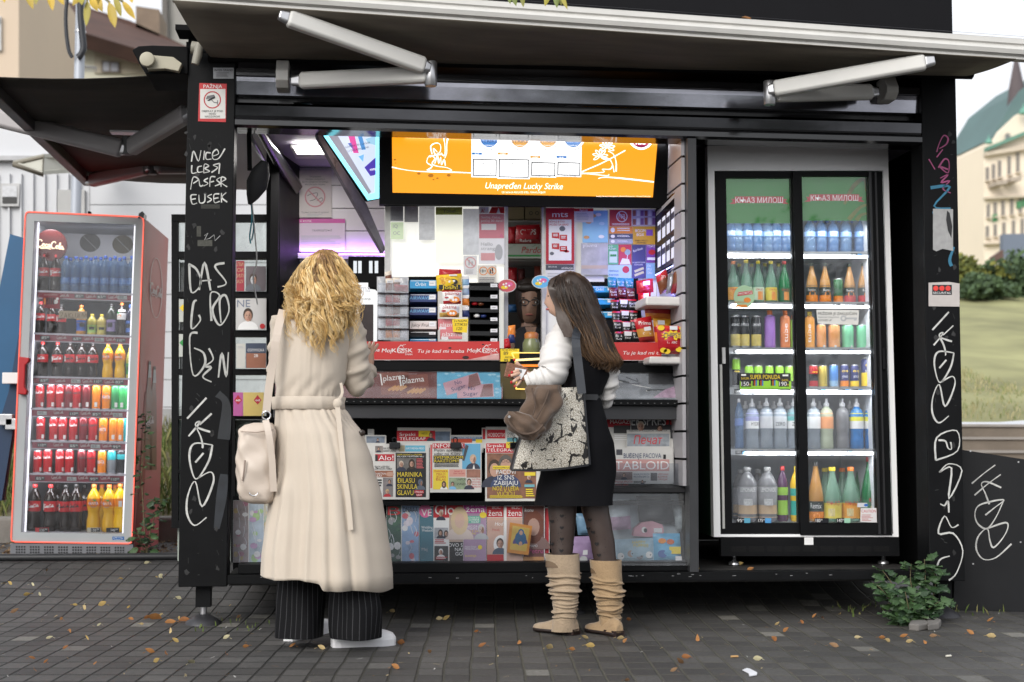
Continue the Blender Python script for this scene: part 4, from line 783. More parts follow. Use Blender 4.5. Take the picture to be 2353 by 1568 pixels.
pillow('snack_bag',[(1456,734),(1496,726),(1506,786),(1470,788)],.3,[(.45,MRED),(.8,mat((.5,.25,.05),.3)),(1,mat((.25,.02,.02),.3))],[('Prima',.5,.3,8,W_,28),('Classic',.5,.7,5,W_,18)],'red pretzel stick bag with cream tag',extra=lambda b,pl,uv,th:b.pq(pl,[uv(.4,.55),uv(.8,.55),uv(.8,.4),uv(.4,.4)],TAG,th+.001))
pillow('snack_bag',[(1500,732),(1542,734),(1538,790),(1506,790)],.3,[(.3,mat((.6,.3,.02),.3)),(.6,MRED),(1,MORG)],[],'orange and red crisps bag behind the front crisps bag',extra=lambda b,pl,uv,th:b.pq(pl,[uv(.2,.25),uv(.6,.25),uv(.6,.08),uv(.2,.08)],TAG,th+.001))
def f(b,pl,uv,th):
 cx,cy=uv(.5,.36);b.pq(pl,[(cx+(19 if k%2 else 26)*cos(2*pi*k/22),cy+(8 if k%2 else 13)*sin(2*pi*k/22))for k in range(22)],MYEL,th);b.text(pl,'CHIPSY',cx,cy+5,11,MNAVY,th+.002,'c',w=39);b.text(pl,'CLASSIC',*uv(.5,.64),4.5,W_,th+.001,'c');b.pq(pl,[uv(.42,.16),uv(.7,.16),uv(.7,.03),uv(.42,.03)],TAG,th+.001)
 for u,v in((.15,.88),(.8,.85),(.3,.92),(.9,.1),(.12,.1)):b.ell(pl,*uv(u,v),8,6,MYEL,th*.8,12)
pillow('snack_bag',[(1508,748),(1572,750),(1568,814),(1514,814)],.13,[(.1,mat((.6,.05,.03),.25)),(1,MRED)],[],'red crisps bag with blue and yellow lettering on the lower white tray',extra=f,th=.04)
bn=PY(.27)
def banner(x0,x1,y0,y1,lab,fn):
 b=MB();b.sr(bn,x0,y0,x1,y1,mat((.50,.03,.028),.4,0,.1,6),0,.012);b.pr(bn,x0,y1-1.2,x1,y1,mat((.5,.45,.44),.5),.0005);fn(b);b.build('counter_banner',label=lab,cat='banner')
def moj(b,x,y):
 b.text(bn,'Moj',x,y,9,W_,.001,slant=.2,w=22);b.text(bn,'KI',x+24,y,9,W_,.001,w=13);b.text(bn,'SK',x+53,y,9,W_,.001,w=18);b.text(bn,'ŠTAMPA',x+54,y+6.5,3.6,W_,.001,w=17)
 b.line(bn,[(x+38,y-9),(x+38,y+1),(x+51,y+1),(x+51,y-9)],1.6,W_,.001);b.line(bn,[(x+36,y-8),(x+44.5,y-17),(x+53,y-8),(x+36,y-8)],1.6,W_,.001);b.line(bn,[(x+41,y-5),(x+44.5,y-1),(x+49,y-6),(x+46,y-7),(x+44.5,y-5)],1.4,W_,.001,3)
 for k in range(3):b.ell(bn,x+48+3*k,y-16-k,1,1,W_,.001,8)
def f(b):
 moj(b,877,810);moj(b,1073,810);b.text(bn,'Tu je kad mi treba',958,811,8,W_,.001,slant=.3,w=108);b.text(bn,'treba',840,808,8,W_,.001,slant=.3,w=32);moj(b,680,808)
 for x,y,r_ in((1034,800,4),(1070,822,8),(1110,792,3),(1030,806,2)):b.ell(bn,x,y,r_,r_*.5,mat((.03,.01,.01),.6),.0007,9)
 b.pq(bn,[(1080,826),(1147,826),(1147,812)],mat((.6,.35,.33),.5,0,.2,30),.0008)
banner(632,1148,785,828,'long red counter banner with white slogan left of the hatch',f)
banner(1330,1520,787,829,'red counter banner with white slogan right of the hatch',lambda b:(b.text(bn,'Tu je kad mi treba',1430,815,8,W_,.001,slant=.3,w=108)))
poster('price_card',1150,802,1193,831,YEL,'yellow price cards reading eighty nine at the hatch','price card',fn=lambda b,pl:(b.text(pl,'AKCIJA BATERIJA',1171,806,3,INK,.001,'c',w=36),b.text(pl,'89',1157,816,8,INK,.001),b.text(pl,'AKCIJA',1160,823,4,INK,.001),b.text(pl,'89',1158,832,7,INK,.001)),Y=.26)
ch=thing('coin_tray','coin tray with glowing yellow edge below the serving hatch','tray',onY(1205,905,.25))
b=MB();p,q=onY(1172,830,.26),onY(1250,812,.26);b.box(p.x,q.x,.24,.6,p.z-.01,p.z+.01,BLACK);b.sr(PY(.245),1150,836,1196,916,mat((.08,.06,.02),.35,0,.2,10),0,.02);b.sr(PY(.247),1150,836,1290,920,mat((.10,.075,.03),.35,0,.2,10),0,.02);b.build('body',ch)
b=MB();pl=PY(.235);b.line(pl,[(1176,811),(1184,829),(1188,866),(1186,895)],3.2,glow((1,.62,.12),1.3),0,0);b.line(pl,[(1176,811),(1250,811)],2.6,glow((1,.66,.16),1.3),0);b.line(pl,[(1182,828),(1260,824)],5,glow((1,.78,.35),1.4),0);b.line(pl,[(1186,894),(1250,896)],3,glow((1,.62,.12),1.3),0);b.pr(pl,1192,838,1238,843,mat((.8,.2,.02),.4,em=(1,.25,.02),es=.5),0);b.build('lit_edge',ch)
for(pts,m,lab)in(([(1168,749),(1184,747),(1184,775),(1166,775)],MORG,'orange lighter pack beside the cashier'),([(1167,762),(1182,764),(1184,788),(1168,790)],MNAVY,'navy battery pack beside the cashier'),([(1158,780),(1172,776),(1174,800),(1158,802)],MRED,'small red pack at the hatch edge')):
 pillow('packet',pts,.4,[(.3,m),(1,m)],[],lab,'packet',None,.012)
b=MB();b.lathe([(.042,-.02),(.047,.0),(.047,.035),(.036,.06)],onY(1221,805,.38),mat((.16,.18,.08),.2,0,.1),18);b.lathe([(.036,.06),(.038,.085),(.026,.095)],onY(1221,805,.38),mat((.4,.14,.03),.4,0,.1,12),18);b.build('sweets_jar',label='squat greenish sweets jar with orange lid in front of the cashier',cat='jar')
pillow('snack_bag',[(1186,518),(1240,516),(1240,560),(1184,560)],.95,[(.75,MRED),(1,mat((.25,.02,.02),.3))],[('CHIPS',.5,.55,12,W_,36),('Rebra',.4,.95,7,W_,26)],'dark red chips bag on the upper shelf inside the hatch')
pillow('snack_bag',[(1168,522),(1188,520),(1186,560),(1168,560)],.98,[(1,MRED)],[],'half hidden red chips bag at the left end of the hatch shelf')
pillow('snack_bag',[(1236,522),(1256,522),(1256,560),(1238,560)],.98,[(1,MRED)],[],'half hidden red chips bag at the right end of the hatch shelf')
for(x0,x1,lab)in((1168,1204,'left brown carton above the chips bags'),(1207,1250,'right brown carton with recycling marks above the chips bags')):
 b=MB();b.sr(PY(.98),x0,474,x1,503,mat((.16,.13,.07),.7,0,.15,20),0,.12)
 if x0>1200:
  for c in(1220,1234):b.ring(PY(.98),c,490,4.5,4.5,1.4,INK,.001,12)
 b.build('carton',label=lab,cat='carton')
def f(b,pl):
 b.pr(pl,1167,586,1246,590,GREEN,.001);b.text(pl,'Pardon',1198,582,15,mat((.4,.02,.02),.4),.0015,w=54,slant=.2)
 for k in range(12):b.text(pl,'Pardon',1168+rnd.random()*70,566+rnd.random()*14,2.6,mat((.2,.35,.22),.5),.001,w=9,ang=-.4)
poster('carton',1160,561,1252,594,mat((.42,.46,.40),.5,0,.06),'white and green carton with red script inside the hatch','carton',fn=f,Y=.95,th=.12)
for(x0,x1,y0,y1,m,lab)in((1168,1188,615,655,MRED,'red packet on the dark shelf left of the cashier'),(1190,1206,618,648,mat((.1,.02,.02),.4),'dark brown packet on the shelf above the cashier'),(1228,1248,612,650,mat((.25,.05,.03),.4),'rust coloured packet on the shelf right of the cashier'),(1168,1190,700,718,mat((.03,.12,.3),.4),'blue packet on the shelf left of the cashier')):
 pillow('packet',[(x0,y0),(x1,y0),(x1,y1),(x0,y1)],1.2,[(1,m)],[],lab,'packet')
def gfront(x0,x1,y0,y1,lab,fn,m):
 pl=P3((x0,y0,.30),(x1,y0,.30),(x0,y1,.21));b=MB();b.slab(pl,[(x0,y1),(x1,y1),(x1,y0),(x0,y0)],m,0,.01);fn(b,pl);t=b.build('advert_display',label=lab,cat='display')
 g_=MB();g_.slab(pl,[(x0,y1),(x1,y1),(x1,y0),(x0,y0)],glass_mat((1,1,1),1.2,.04,.05),.012,.003);g_.build('glass_cover',t);return t
def f(b,pl):
 b.pr(pl,1004,851,1152,917,mat((.10,.38,.58),.35,0,.2,14),.0005)
 br=mat((.14,.03,.025),.35,0,.2,12);br2=mat((.2,.06,.04),.35,0,.15,12);bis=mat((.5,.24,.07),.5,0,.2,20)
 for cx,cy in((908,878),(952,884)):
  b.pq(pl,[(cx-32,cy+30),(cx+36,cy+28),(cx+30,cy-24),(cx-34,cy-20)],br2,.001);b.text(pl,'plazma',cx-2,cy-4,13,W_,.002,'c',w=50,ang=-.12);b.line(pl,[(cx-34,cy-18),(cx-30,cy+8)],3,W_,.0015)
  for k in range(4):b.line(pl,[(cx-16+k*9,cy+20),(cx+2+k*8,cy+10)],5.5,bis,.002+.0002*k)
 for(cx,cy,a)in((1062,882,-.3),(1092,898,-.05)):
  q=lambda u,v:(cx+u*cos(a)-v*sin(a),cy+u*sin(a)+v*cos(a))
  b.pq(pl,[q(-42,16),q(42,16),q(42,-14),q(-42,-14)],mat((.5,.28,.34),.35,0,.1),.0012);b.pq(pl,[q(10,15),q(40,15),q(40,-13),q(20,-13)],mat((.2,.08,.08),.35),.0014);b.text(pl,'No',*q(-16,-1),9,MNAVY,.002,ang=a);b.text(pl,'Sugar',*q(-28,11),9,MNAVY,.002,ang=a,w=34)
 for k in range(26):b.ell(pl,rnd.uniform(1006,1150),rnd.uniform(852,912),5,2.5,mat((.3,.55,.7),.3),.0009,7)
 for k in range(26):b.line(pl,[(rnd.uniform(840,990),850+rnd.random()*10)]*1+[(rnd.uniform(840,990),860)],.8,mat((.4,.3,.3),.3),.0009)if k<4 else 0
gfront(632,1155,850,917,'sloping glass front with brown biscuit and blue bar adverts',f,mat((.13,.028,.024),.35,0,.25,6))
def f(b,pl):
 for k in range(16):
  x,y=rnd.uniform(1405,1530),rnd.uniform(852,905);b.line(pl,[(x,y),(x+rnd.uniform(-30,30),y+rnd.uniform(-6,8)),(x+rnd.uniform(-50,50),y+rnd.uniform(-5,14))],rnd.uniform(1,4),[mat((.06,.07,.08),.3),W_,mat((.12,.13,.15),.3)][k%3],.0006+.0001*k,4)
 b.pr(pl,1490,851,1550,884,mat((.05,.052,.06),.3),.003);b.pq(pl,[(1500,915),(1552,915),(1552,888),(1528,896)],mat((.45,.3,.42),.3,0,.4,40),.003)
gfront(1390,1556,852,918,'sloping glass front with grey crinkled film right of the bag',f,mat((.25,.27,.3),.25,0,.5,8))
# ================================================================ newspapers and magazines
nz=lambda x,y:(804.2+x*.33,861.7+y*.33)
def paper(name,x0,y0,x1,y1,Y,label,fn,cat='newspaper',m=NEWS,tilt=.06,folds=3,skew=0,group=None,ww=True):
 """folded newspaper: several leaves, front page printed"""
 a,c,d=(x0,y0,Y+tilt),(x1,y0,Y+tilt),(x0,y1,Y)
 pl=P3(a,c,d);b=MB()
 for k in range(folds):b.slab(pl,[(x0+k*.7,y1+skew-.5*k),(x1+k*.9,y1-.5*k),(x1+k*.9-skew*.4,y0+.4*k),(x0-skew*.4+k*.7,y0+skew*.5)],m,-.0016*k-.0005,.0012)
 fn(b,pl);return b.build(name,label=label,cat=cat,group=group)
def headline(b,pl,x,y,h,t,m,w,bgm=None,al='l',off=.0012):
 if bgm:b.pr(pl,x-2,y-h*1.25,x+w+2,y+h*.3,bgm,off-.0005)
 b.text(pl,t,x,y,h,m,off,al,w=w)
SK2,HR,HB,HBL,SUIT=mat((.5,.3,.22),.6),mat((.05,.03,.02),.6),mat((.6,.5,.4),.6),mat((.55,.4,.18),.6),mat((.03,.035,.06),.6)
PH=lambda c:mat(c,.6,0,.45,30)
DR=mat((.45,.02,.03),.6,0,.05);YE2=mat((.75,.58,.04),.6,0,.05)
def f(b,pl):
 b.pr(pl,912,990,1000,1014,DR,.0005);headline(b,pl,918,1002,7,'Srpski',W_,36);headline(b,pl,918,1012,7,'TELEGRAF',W_,60);b.pr(pl,962,990,988,1004,YE2,.001);b.text(pl,'VESTI',975,999,4,INK,.0015,'c')
 b.pr(pl,1000,992,1034,1014,PH((.12,.16,.22)),.0005);b.bust(pl,990,1014,22,SK2,HR,SUIT,.002)
paper('newspaper',912,984,1034,1030,.3,'red headed newspaper standing in the back row behind the yellow headline papers',f,skew=-3)
paper('newspaper',845,986,858,1030,.3,'pale newspaper edge at the left of the back row',lambda b,pl:b.lines(pl,846,990,856,1020,8,LGREY,.001))
def f(b,pl):
 b.pr(pl,1007,1004,1108,1014,PH((.10,.2,.35)),.0005);b.text(pl,'SOKANTNA SAZNANJA NAJTIRAŽNIJEG EVROPSKOG LISTA',1057,1008,3.4,W_,.001,'c',w=94);b.pr(pl,1008,1009,1085,1018,mat((.5,.08,.04),.6),.0008);b.pr(pl,1093,1010,1108,1018,YE2,.001)
paper('newspaper',1004,1000,1109,1040,.29,'blue and red topped newspaper behind the missile headline paper',f)
def f(b,pl):
 b.pr(pl,1119,988,1161,1008,DR,.0005);headline(b,pl,1121,1004,8,'НОВОСТИ',W_,38);b.text(pl,'Обја',1166,999,5,INK,.001);b.text(pl,'и СМ',1166,1005,5,INK,.001);b.pr(pl,1165,1006,1190,1016,PH((.1,.3,.35)),.0008)
paper('newspaper',1116,981,1190,1030,.3,'white newspaper with red cyrillic title in the back row',f)
paper('newspaper',1107,983,1116,1030,.31,'narrow red newspaper edge left of the cyrillic one',lambda b,pl:b.pr(pl,1109,986,1115,1010,DR,.001))
def f(b,pl):
 b.pr(pl,846,998,860,1020,PH((.2,.22,.26)),.0005)
paper('newspaper',838,1000,886,1060,.27,'newspaper with a photo strip half hidden behind the coat',lambda b,pl:(b.pr(pl,842,1003,884,1018,PH((.2,.24,.3)),.0005),b.bust(pl,868,1018,12,SK2,HR,SUIT,.001)))
def f(b,pl):
 b.pr(pl,862,1025,880,1040,PH((.25,.22,.2)),.0005);b.bust(pl,870,1040,14,SK2,HR,SUIT,.001);b.text(pl,'NA KOSOVU SE',881,1033,4.6,INK,.001,w=31);b.text(pl,'RODIO LAZAR',881,1039,4.6,INK,.001,w=29);b.pr(pl,917,1024,930,1038,PH((.4,.35,.22)),.0005);b.pr(pl,931,1024,977,1038,mat((.12,.4,.55),.6),.0005);b.text(pl,'KURTI PREPADA PREKO',933,1033,4.4,W_,.001,w=42)
 b.pr(pl,862,1044,906,1060,DR,.0005);headline(b,pl,870,1058,11,'Alo!',W_,34);b.pr(pl,862,1046,868,1060,INK,.001)
 b.text(pl,'MILJON LJUDI IGRA',861,1075,4.4,INK,.001,w=34);b.text(pl,'UZMI RAČUN I POBEDI!',861,1080,4.4,INK,.001,w=40);b.pr(pl,861,1082,903,1097,PH((.3,.12,.07)),.0005);b.ell(pl,896,1090,9,5,SK2,.001);b.text(pl,'NASTAN',863,1091,4.2,W_,.001);b.text(pl,'ULAZ',863,1096,4.2,W_,.001)
 b.pr(pl,880,1098,903,1142,PH((.2,.18,.18)),.0005);b.bust(pl,895,1118,18,SK2,HR,SUIT,.001);b.lines(pl,862,1102,880,1120,3,INK,.001,.6);b.bust(pl,890,1142,20,SK2,HBL,DR,.001)
 b.pr(pl,909,1041,979,1143,INK,.0005);b.text(pl,'UZIMEŠ SARADNICA U DELOVIMA',912,1047,3.2,YE2,.001,w=58);b.text(pl,'SMELA ŠEFA U SKUPŠTINSKU SALU',912,1051,3.2,W_,.001,w=62);b.pr(pl,912,1053,956,1082,PH((.16,.15,.14)),.0008);b.bust(pl,922,1083,27,SK2,HB,SUIT,.0012);b.bust(pl,946,1083,29,SK2,HR,INK,.0012,True);b.lines(pl,957,1054,975,1078,7,mat((.6,.12,.12),.6),.001,.5)
 for i,(t,w)in enumerate((('MARINIKA',57),('ĐILASU',40),('SKINULA',46),('GLAVU',37))):b.text(pl,t,913,1096+14*i,11,YE2,.0015,w=w)
 b.bust(pl,966,1126,28,mat((.1,.12,.16),.6),mat((.1,.12,.16),.6),mat((.1,.12,.16),.6),.001);b.pr(pl,952,1127,974,1134,DR,.002);b.text(pl,'I MAHALA',953,1133,4.4,W_,.0025,w=20);b.pr(pl,956,1135,970,1141,DR,.002);b.text(pl,'NJOM',957,1140,4.4,W_,.0025,w=12)
paper('newspaper',857,1020,985,1148,.19,'front newspaper with four yellow headline lines on black beside the coat',f)
def f(b,pl):
 b.pr(pl,994,1019,1068,1031,DR,.0005);headline(b,pl,996,1029,9,'INFORMER',W_,70);b.pr(pl,989,1022,993,1122,mat((.55,.1,.1),.6),.0005)
 b.pr(pl,1062,1020,1104,1078,mat((.12,.36,.55),.6,0,.1),.0003)
 for i,(t,w,m)in enumerate((('Putin sprema',63,INK),('udar na Kijev',60,INK),('SVEMIRSKOM',66,YE2),('RAKETOM?!',56,YE2))):
  if i>1:b.pr(pl,996,1047+8.5*(i-2),996+w+3,1055+8.5*(i-2),INK,.001)
  b.text(pl,t,998,1038+8.3*i,6.6,m,.0015,w=w)
 b.lines(pl,998,1063,1055,1075,4,INK,.001,.55,.1);b.pq(pl,[(1062,1058),(1067,1060),(1077,1025),(1070,1022)],mat((.05,.05,.06),.5),.001);b.bust(pl,1087,1078,38,mat((.6,.38,.28),.6),mat((.5,.38,.26),.6),SUIT,.001);b.pq(pl,[(1086,1078),(1091,1078),(1089,1067)],W_,.0022)
 b.pr(pl,995,1079,1030,1125,YE2,.0005);
 for i,t in enumerate(('MARINIKA','MALO','JEDAN','ĐILAS')):b.text(pl,t,1013,1086+6.4*i,5.4,DR,.001,'c',w=[32,20,22,22][i])
 b.bust(pl,1020,1125,20,SK2,HR,W_,.0012,True);b.pr(pl,1032,1079,1070,1096,mat((.6,.3,.25),.6),.0005);b.text(pl,'Iznosi iz',1044,1085,4,DR,.001);b.text(pl,'ženi nestalo',1042,1090,4,DR,.001,w=26);b.pr(pl,1032,1098,1070,1125,PH((.25,.32,.2)),.0005);b.bust(pl,1040,1125,20,SK2,HR,LBLUE,.001);b.text(pl,'LAJPCIG',1050,1104,4.4,INK,.001);b.text(pl,'ZVEZDU',1050,1115,4.4,INK,.001);b.pr(pl,1072,1079,1104,1098,PH((.3,.14,.1)),.0005);b.bust(pl,1078,1125,28,SK2,HR,SUIT,.001)
 for i,t in enumerate(('Vuk Mob','smuvao','ženu od','sultana')):b.text(pl,t,1084,1104+5.6*i,4.6,DR,.0015,w=20)
paper('newspaper',988,1018,1105,1132,.2,'front newspaper with dark red title and yellow black missile headline',f)
def f(b,pl):
 b.pr(pl,1117,1019,1180,1041,DR,.0005);headline(b,pl,1119,1028,7,'Srpski',W_,38);headline(b,pl,1119,1038,7,'TELEGRAF',W_,62);b.pr(pl,1163,1016,1184,1030,YE2,.001);b.text(pl,'VE',1166,1024,6,INK,.0015)
 b.pr(pl,1119,1042,1232,1146,PH((.22,.1,.06)),.0003);b.bust(pl,1136,1120,72,SK2,HR,SUIT,.0006);b.bust(pl,1162,1120,84,SK2,mat((.1,.09,.08),.6),mat((.04,.06,.14),.6),.0022)
 b.ring(pl,1156,1060,5,3.4,.8,INK,.0045,12);b.ring(pl,1168,1060,5,3.4,.8,INK,.0045,12)
 b.pr(pl,1132,1071,1174,1079,YE2,.0046);b.text(pl,'POJEDINI NAPREDNJACI',1153,1077,3.4,INK,.005,'c',w=39)
 for i,(t,w,m)in enumerate((('PACOVI',44,W_),('IZ SNS',38,W_),('ZABIJAJU',56,W_),('NOŽ U LEĐA',60,YE2),('VUČIĆU',40,YE2))):b.text(pl,t,1162,1090+12.6*i,10,m,.005,'c',w=w)
 b.lines(pl,1125,1139,1205,1146,3,YE2,.005,.5,.1);b.bust(pl,1215,1110,20,SK2,mat((.5,.5,.5),.6),SUIT,.004);b.pr(pl,1205,1086,1230,1094,YE2,.0045);b.pr(pl,1205,1114,1228,1120,mat((.15,.4,.45),.6),.0045);b.lines(pl,1208,1124,1228,1143,4,YE2,.0045,.6)
paper('newspaper',1115,1018,1240,1158,.19,'front newspaper with man in glasses and white yellow headline under the snake bag',f)
for x,lab in((907,'leftmost'),(1047,'middle'),(1184,'rightmost')):
 c=thing('bulldog_clip',lab+' of the three small black clips holding the newspapers','clip',onY(x,1026,.2));b=MB()
 p=onY(x,1022,.235);b.box(p.x-.028,p.x+.028,.215,.25,p.z-.02,p.z+.012,BLACKG);b.build('jaw',c,bevel=.004)
 b=MB();b.tube(catmull([onY(x-4,1016,.23),onY(x-5,1008,.22),onY(x+1,1006,.22),onY(x+4,1010,.22),onY(x+3,1016,.23)],4),.003,DARK,6);b.build('handle',c)
def f(b,pl):
 b.pr(pl,1394,946,1450,982,mat((.4,.02,.03),.5),.0005);headline(b,pl,1400,963,10,'NOVI',W_,34);headline(b,pl,1402,974,9,'MAGAZIN',W_,56);b.pr(pl,1410,978,1450,996,PH((.05,.05,.05)),.0008);b.lines(pl,1412,1000,1450,1014,3,W_,.001)
paper('magazine',1394,944,1452,1030,.3,'red titled news magazine at the left of the right rack',f,'magazine')
def f(b,pl):
 b.pr(pl,1450,951,1546,1008,mat((.03,.03,.035),.5),.0005);headline(b,pl,1451,978,22,'EKSPRES',mat((.6,.6,.6),.5),79);b.pq(pl,[(1530,976),(1536,976),(1540,955),(1534,955)],RED,.001);b.pq(pl,[(1539,976),(1545,976),(1549,955),(1543,955)],RED,.001);b.bust(pl,1472,1005,42,SK2,HB,SUIT,.002);b.bust(pl,1516,1006,34,SK2,HR,SUIT,.002)
paper('magazine',1449,949,1548,1035,.28,'black news weekly with tall white title in the right rack',f,'magazine')
def f(b,pl):
 for k in range(3):b.text(pl,['АНДРЕЈ ФУРСОВ','СЛОБОДАН РУЗИЋ','МИЛОЈЕ ЗЛАТКОВИЋ'][k],1445+31*k,992,2.8,INK,.001,w=26)
 b.pr(pl,1441,997,1538,1026,PH((.30,.33,.36)),.0004);b.text(pl,'Печат',1488,1021,19,mat((.6,.02,.03),.5),.0015,'c',w=64,slant=.15)
paper('newspaper',1440,988,1539,1045,.25,'white weekly with slanted red cyrillic title in the right rack',f)
def f(b,pl):
 b.pr(pl,1416,1033,1430,1046,PH((.06,.06,.07)),.0005);headline(b,pl,1433,1053,11,'BUĐENJE PACOVA',mat((.04,.06,.14),.6),86);b.pr(pl,1412,1056,1538,1083,mat((.55,.3,.28),.6),.0005);headline(b,pl,1413,1079,19,'TABLOID',W_,124)
 b.pr(pl,1414,1085,1453,1103,PH((.2,.14,.13)),.0005);b.bust(pl,1434,1103,18,SK2,HR,SUIT,.001);b.text(pl,'MAFIJA PROTIV',1414,1110,5,DR,.001,w=40);b.text(pl,'SVOG ŠEFA',1414,1117,5,DR,.001,w=30);b.text(pl,'SKANDALOZAN PROGON',1456,1092,4,mat((.05,.07,.15),.6),.001,w=36);b.text(pl,'MILOVANA BRKIĆA',1456,1098,4,mat((.05,.07,.15),.6),.001,w=36);b.pr(pl,1495,1087,1510,1105,PH((.15,.14,.14)),.0005);b.text(pl,'UMESTO RUKE',1512,1092,3.8,DR,.001,w=24);b.text(pl,'BUDI METAK',1512,1098,3.8,DR,.001,w=22);b.text(pl,'U POTILJAK',1512,1104,3.8,DR,.001,w=22);b.bust(pl,1476,1114,12,SK2,HR,SUIT,.001);b.lines(pl,1456,1106,1490,1112,2,INK,.0008)
 b.pr(pl,1524,1045,1530,1055,INK,.001)
paper('newspaper',1410,1029,1545,1112,.2,'broad newspaper with white title on a red band in the right rack',f,folds=5)
b=MB();b.sr(PY(.16),1392,1065,1568,1122,glass_mat((.85,.87,.9),1.0,.05,.05),0,.004);b.build('clear_holder',label='clear plastic lip holding the newspapers of the right rack',cat='holder')
def mag(x0,y0,x1,y1,lab,fn,Y=.16,m=PAPER,skew=0):
 return paper('magazine',x0,y0,x1,y1,Y,lab,fn,'magazine',m,.05,2,skew)
def wrapp(c1,c2,c3):
 def f(b,pl):
  x0,x1,y0,y1=b.R
  b.pr(pl,x0,y0,x1,y1,mat(c1,.3,0,.3,20),.0004)
  for k in range(14):
   x,y=rnd.uniform(x0+2,x1-2),rnd.uniform(y0+4,y1-4);w_=min((x1-x0)*.3,9)*rnd.uniform(.5,1)
   b.ell(pl,max(x0+w_,min(x1-w_,x)),y,w_,w_*rnd.uniform(.6,1.3),mat([c2,c3,c1,(.6,.6,.6)][k%4],.3,0,.3,30),.0006+.0001*k,8)
 return f
def wmag(x0,y0,x1,y1,lab,c1,c2,c3,title=None,tm=None,Y=.17,th=11):
 def f(b,pl):
  b.R=(x0+.5,x1-.5,y0+.5,y1-.5);wrapp(c1,c2,c3)(b,pl)
  if title:b.text(pl,title,x0+3,y0+th+4,th,tm or W_,.003,w=(x1-x0)*.86)
  for k in range(7):
   x=rnd.uniform(x0+2,x1-8);y=rnd.uniform(y0+5,y1-25);b.line(pl,[(x,y),(x+rnd.uniform(1,6),y+12),(x+rnd.uniform(-2,8),y+24)],rnd.uniform(.6,1.6),mat((.6,.62,.65),.15),.0034,3)
 return mag(x0,y0,x1,y1,lab,f,Y)
wmag(536,1150,571,1293,'toy magazine in crinkled film at the far left of the bottom rack',(.25,.2,.2),(.35,.25,.1),(.3,.1,.15))
wmag(572,1154,606,1293,'pastel toy magazine in film second from the left',(.35,.42,.48),(.3,.45,.2),(.4,.25,.4))
wmag(606,1158,640,1293,'pale toy magazine half hidden by the coat at lower left',(.4,.38,.3),(.3,.4,.3),(.5,.4,.2))
wmag(888,1160,922,1291,'dark green bagged magazine beside the coat hem',(.02,.06,.04),(.03,.1,.05),(.25,.25,.25),'B',RED,th=20)
wmag(923,1162,963,1291,'blue and pink bagged toy magazine in the bottom rack',(.22,.33,.5),(.5,.12,.15),(.6,.55,.6),'DNAAA',INK)
def f(b,pl):
 b.pr(pl,964,1166,996,1290,mat((.03,.14,.19),.35,0,.25,8),.0004);b.ell(pl,977,1174,14,16,PINK,.0006);b.text(pl,'VE',968,1186,16,W_,.001,w=24);b.text(pl,'Wedding',968,1215,6,W_,.001,w=26);b.text(pl,'Weekend',969,1222,6,W_,.001,w=25);b.text(pl,'Maj',969,1266,7,LGREY,.001)
mag(964,1164,996,1291,'teal wedding magazine in the bottom rack',f)
def f(b,pl):
 b.pr(pl,996,1153,1064,1190,DR,.0003);b.text(pl,'Glor',999,1183,24,W_,.0008,w=58);b.pr(pl,1032,1178,1064,1291,PH((.42,.32,.26)),.0005);b.bust(pl,1056,1240,78,mat((.62,.42,.33),.6),mat((.62,.48,.3),.6),mat((.6,.5,.45),.6),.0012,True);b.bust(pl,1013,1196,26,SK2,HB,SUIT,.0012)
 b.pr(pl,998,1213,1030,1238,PH((.35,.36,.38)),.0006);b.bust(pl,1012,1238,22,SK2,HR,SUIT,.001,True);b.bust(pl,1025,1238,20,SK2,HR,SUIT,.001,True);b.lines(pl,999,1240,1029,1251,3,DR,.001);b.pr(pl,998,1255,1030,1289,PH((.05,.05,.05)),.0006);b.bust(pl,1013,1284,26,SK2,W_,W_,.001);b.lines(pl,1001,1280,1028,1288,2,DR,.0045)
 b.pr(pl,1033,1246,1064,1291,INK,.004);
 for i,t in enumerate(('OVO S','NAJ','GO')):b.text(pl,t,1063,1257+10*i,8,W_,.005,'r')
mag(996,1152,1064,1291,'glossy magazine with blonde cover and large white title',f)
def f(b,pl):
 b.pr(pl,1065,1154,1117,1291,mat((.36,.24,.36),.5,0,.2,6),.0004);b.pr(pl,1065,1154,1117,1180,mat((.42,.04,.26),.5),.0006);b.text(pl,'srećna',1082,1164,7,W_,.001,w=31);b.text(pl,'žena',1070,1177,13,W_,.001,w=44);b.ell(pl,1110,1184,8,7,YE2,.001);b.pr(pl,1070,1186,1104,1203,mat((.12,.4,.3),.5),.001)
 for i,t in enumerate(('14 DANA DO','SAVRŠENE','FIGURE!')):b.text(pl,t,1101,1192+5*i,4,W_,.0014,'r',w=[28,23,18][i])
 for i,(t,m)in enumerate((('KAKO DA',W_),('UŠTEDITE',W_),('2.000 € ZA',YE2),('GODINU',YE2),('DANA',YE2))):b.text(pl,t,1068,1212+5.6*i,4.6,m,.001)
 b.text(pl,'PAKAO ZVANI',1068,1259,4.2,W_,.001,w=26);b.text(pl,'MENOPAUZA',1068,1264,4.2,W_,.001,w=34);b.text(pl,'KUHINJA',1069,1280,4.6,YE2,.001);b.ell(pl,1103,1258,5,5,YE2,.001);b.bust(pl,1106,1240,40,mat((.5,.4,.36),.6),LGREY,LGREY,.0008)
mag(1065,1153,1117,1291,'magenta topped women magazine beside the blonde cover',f)
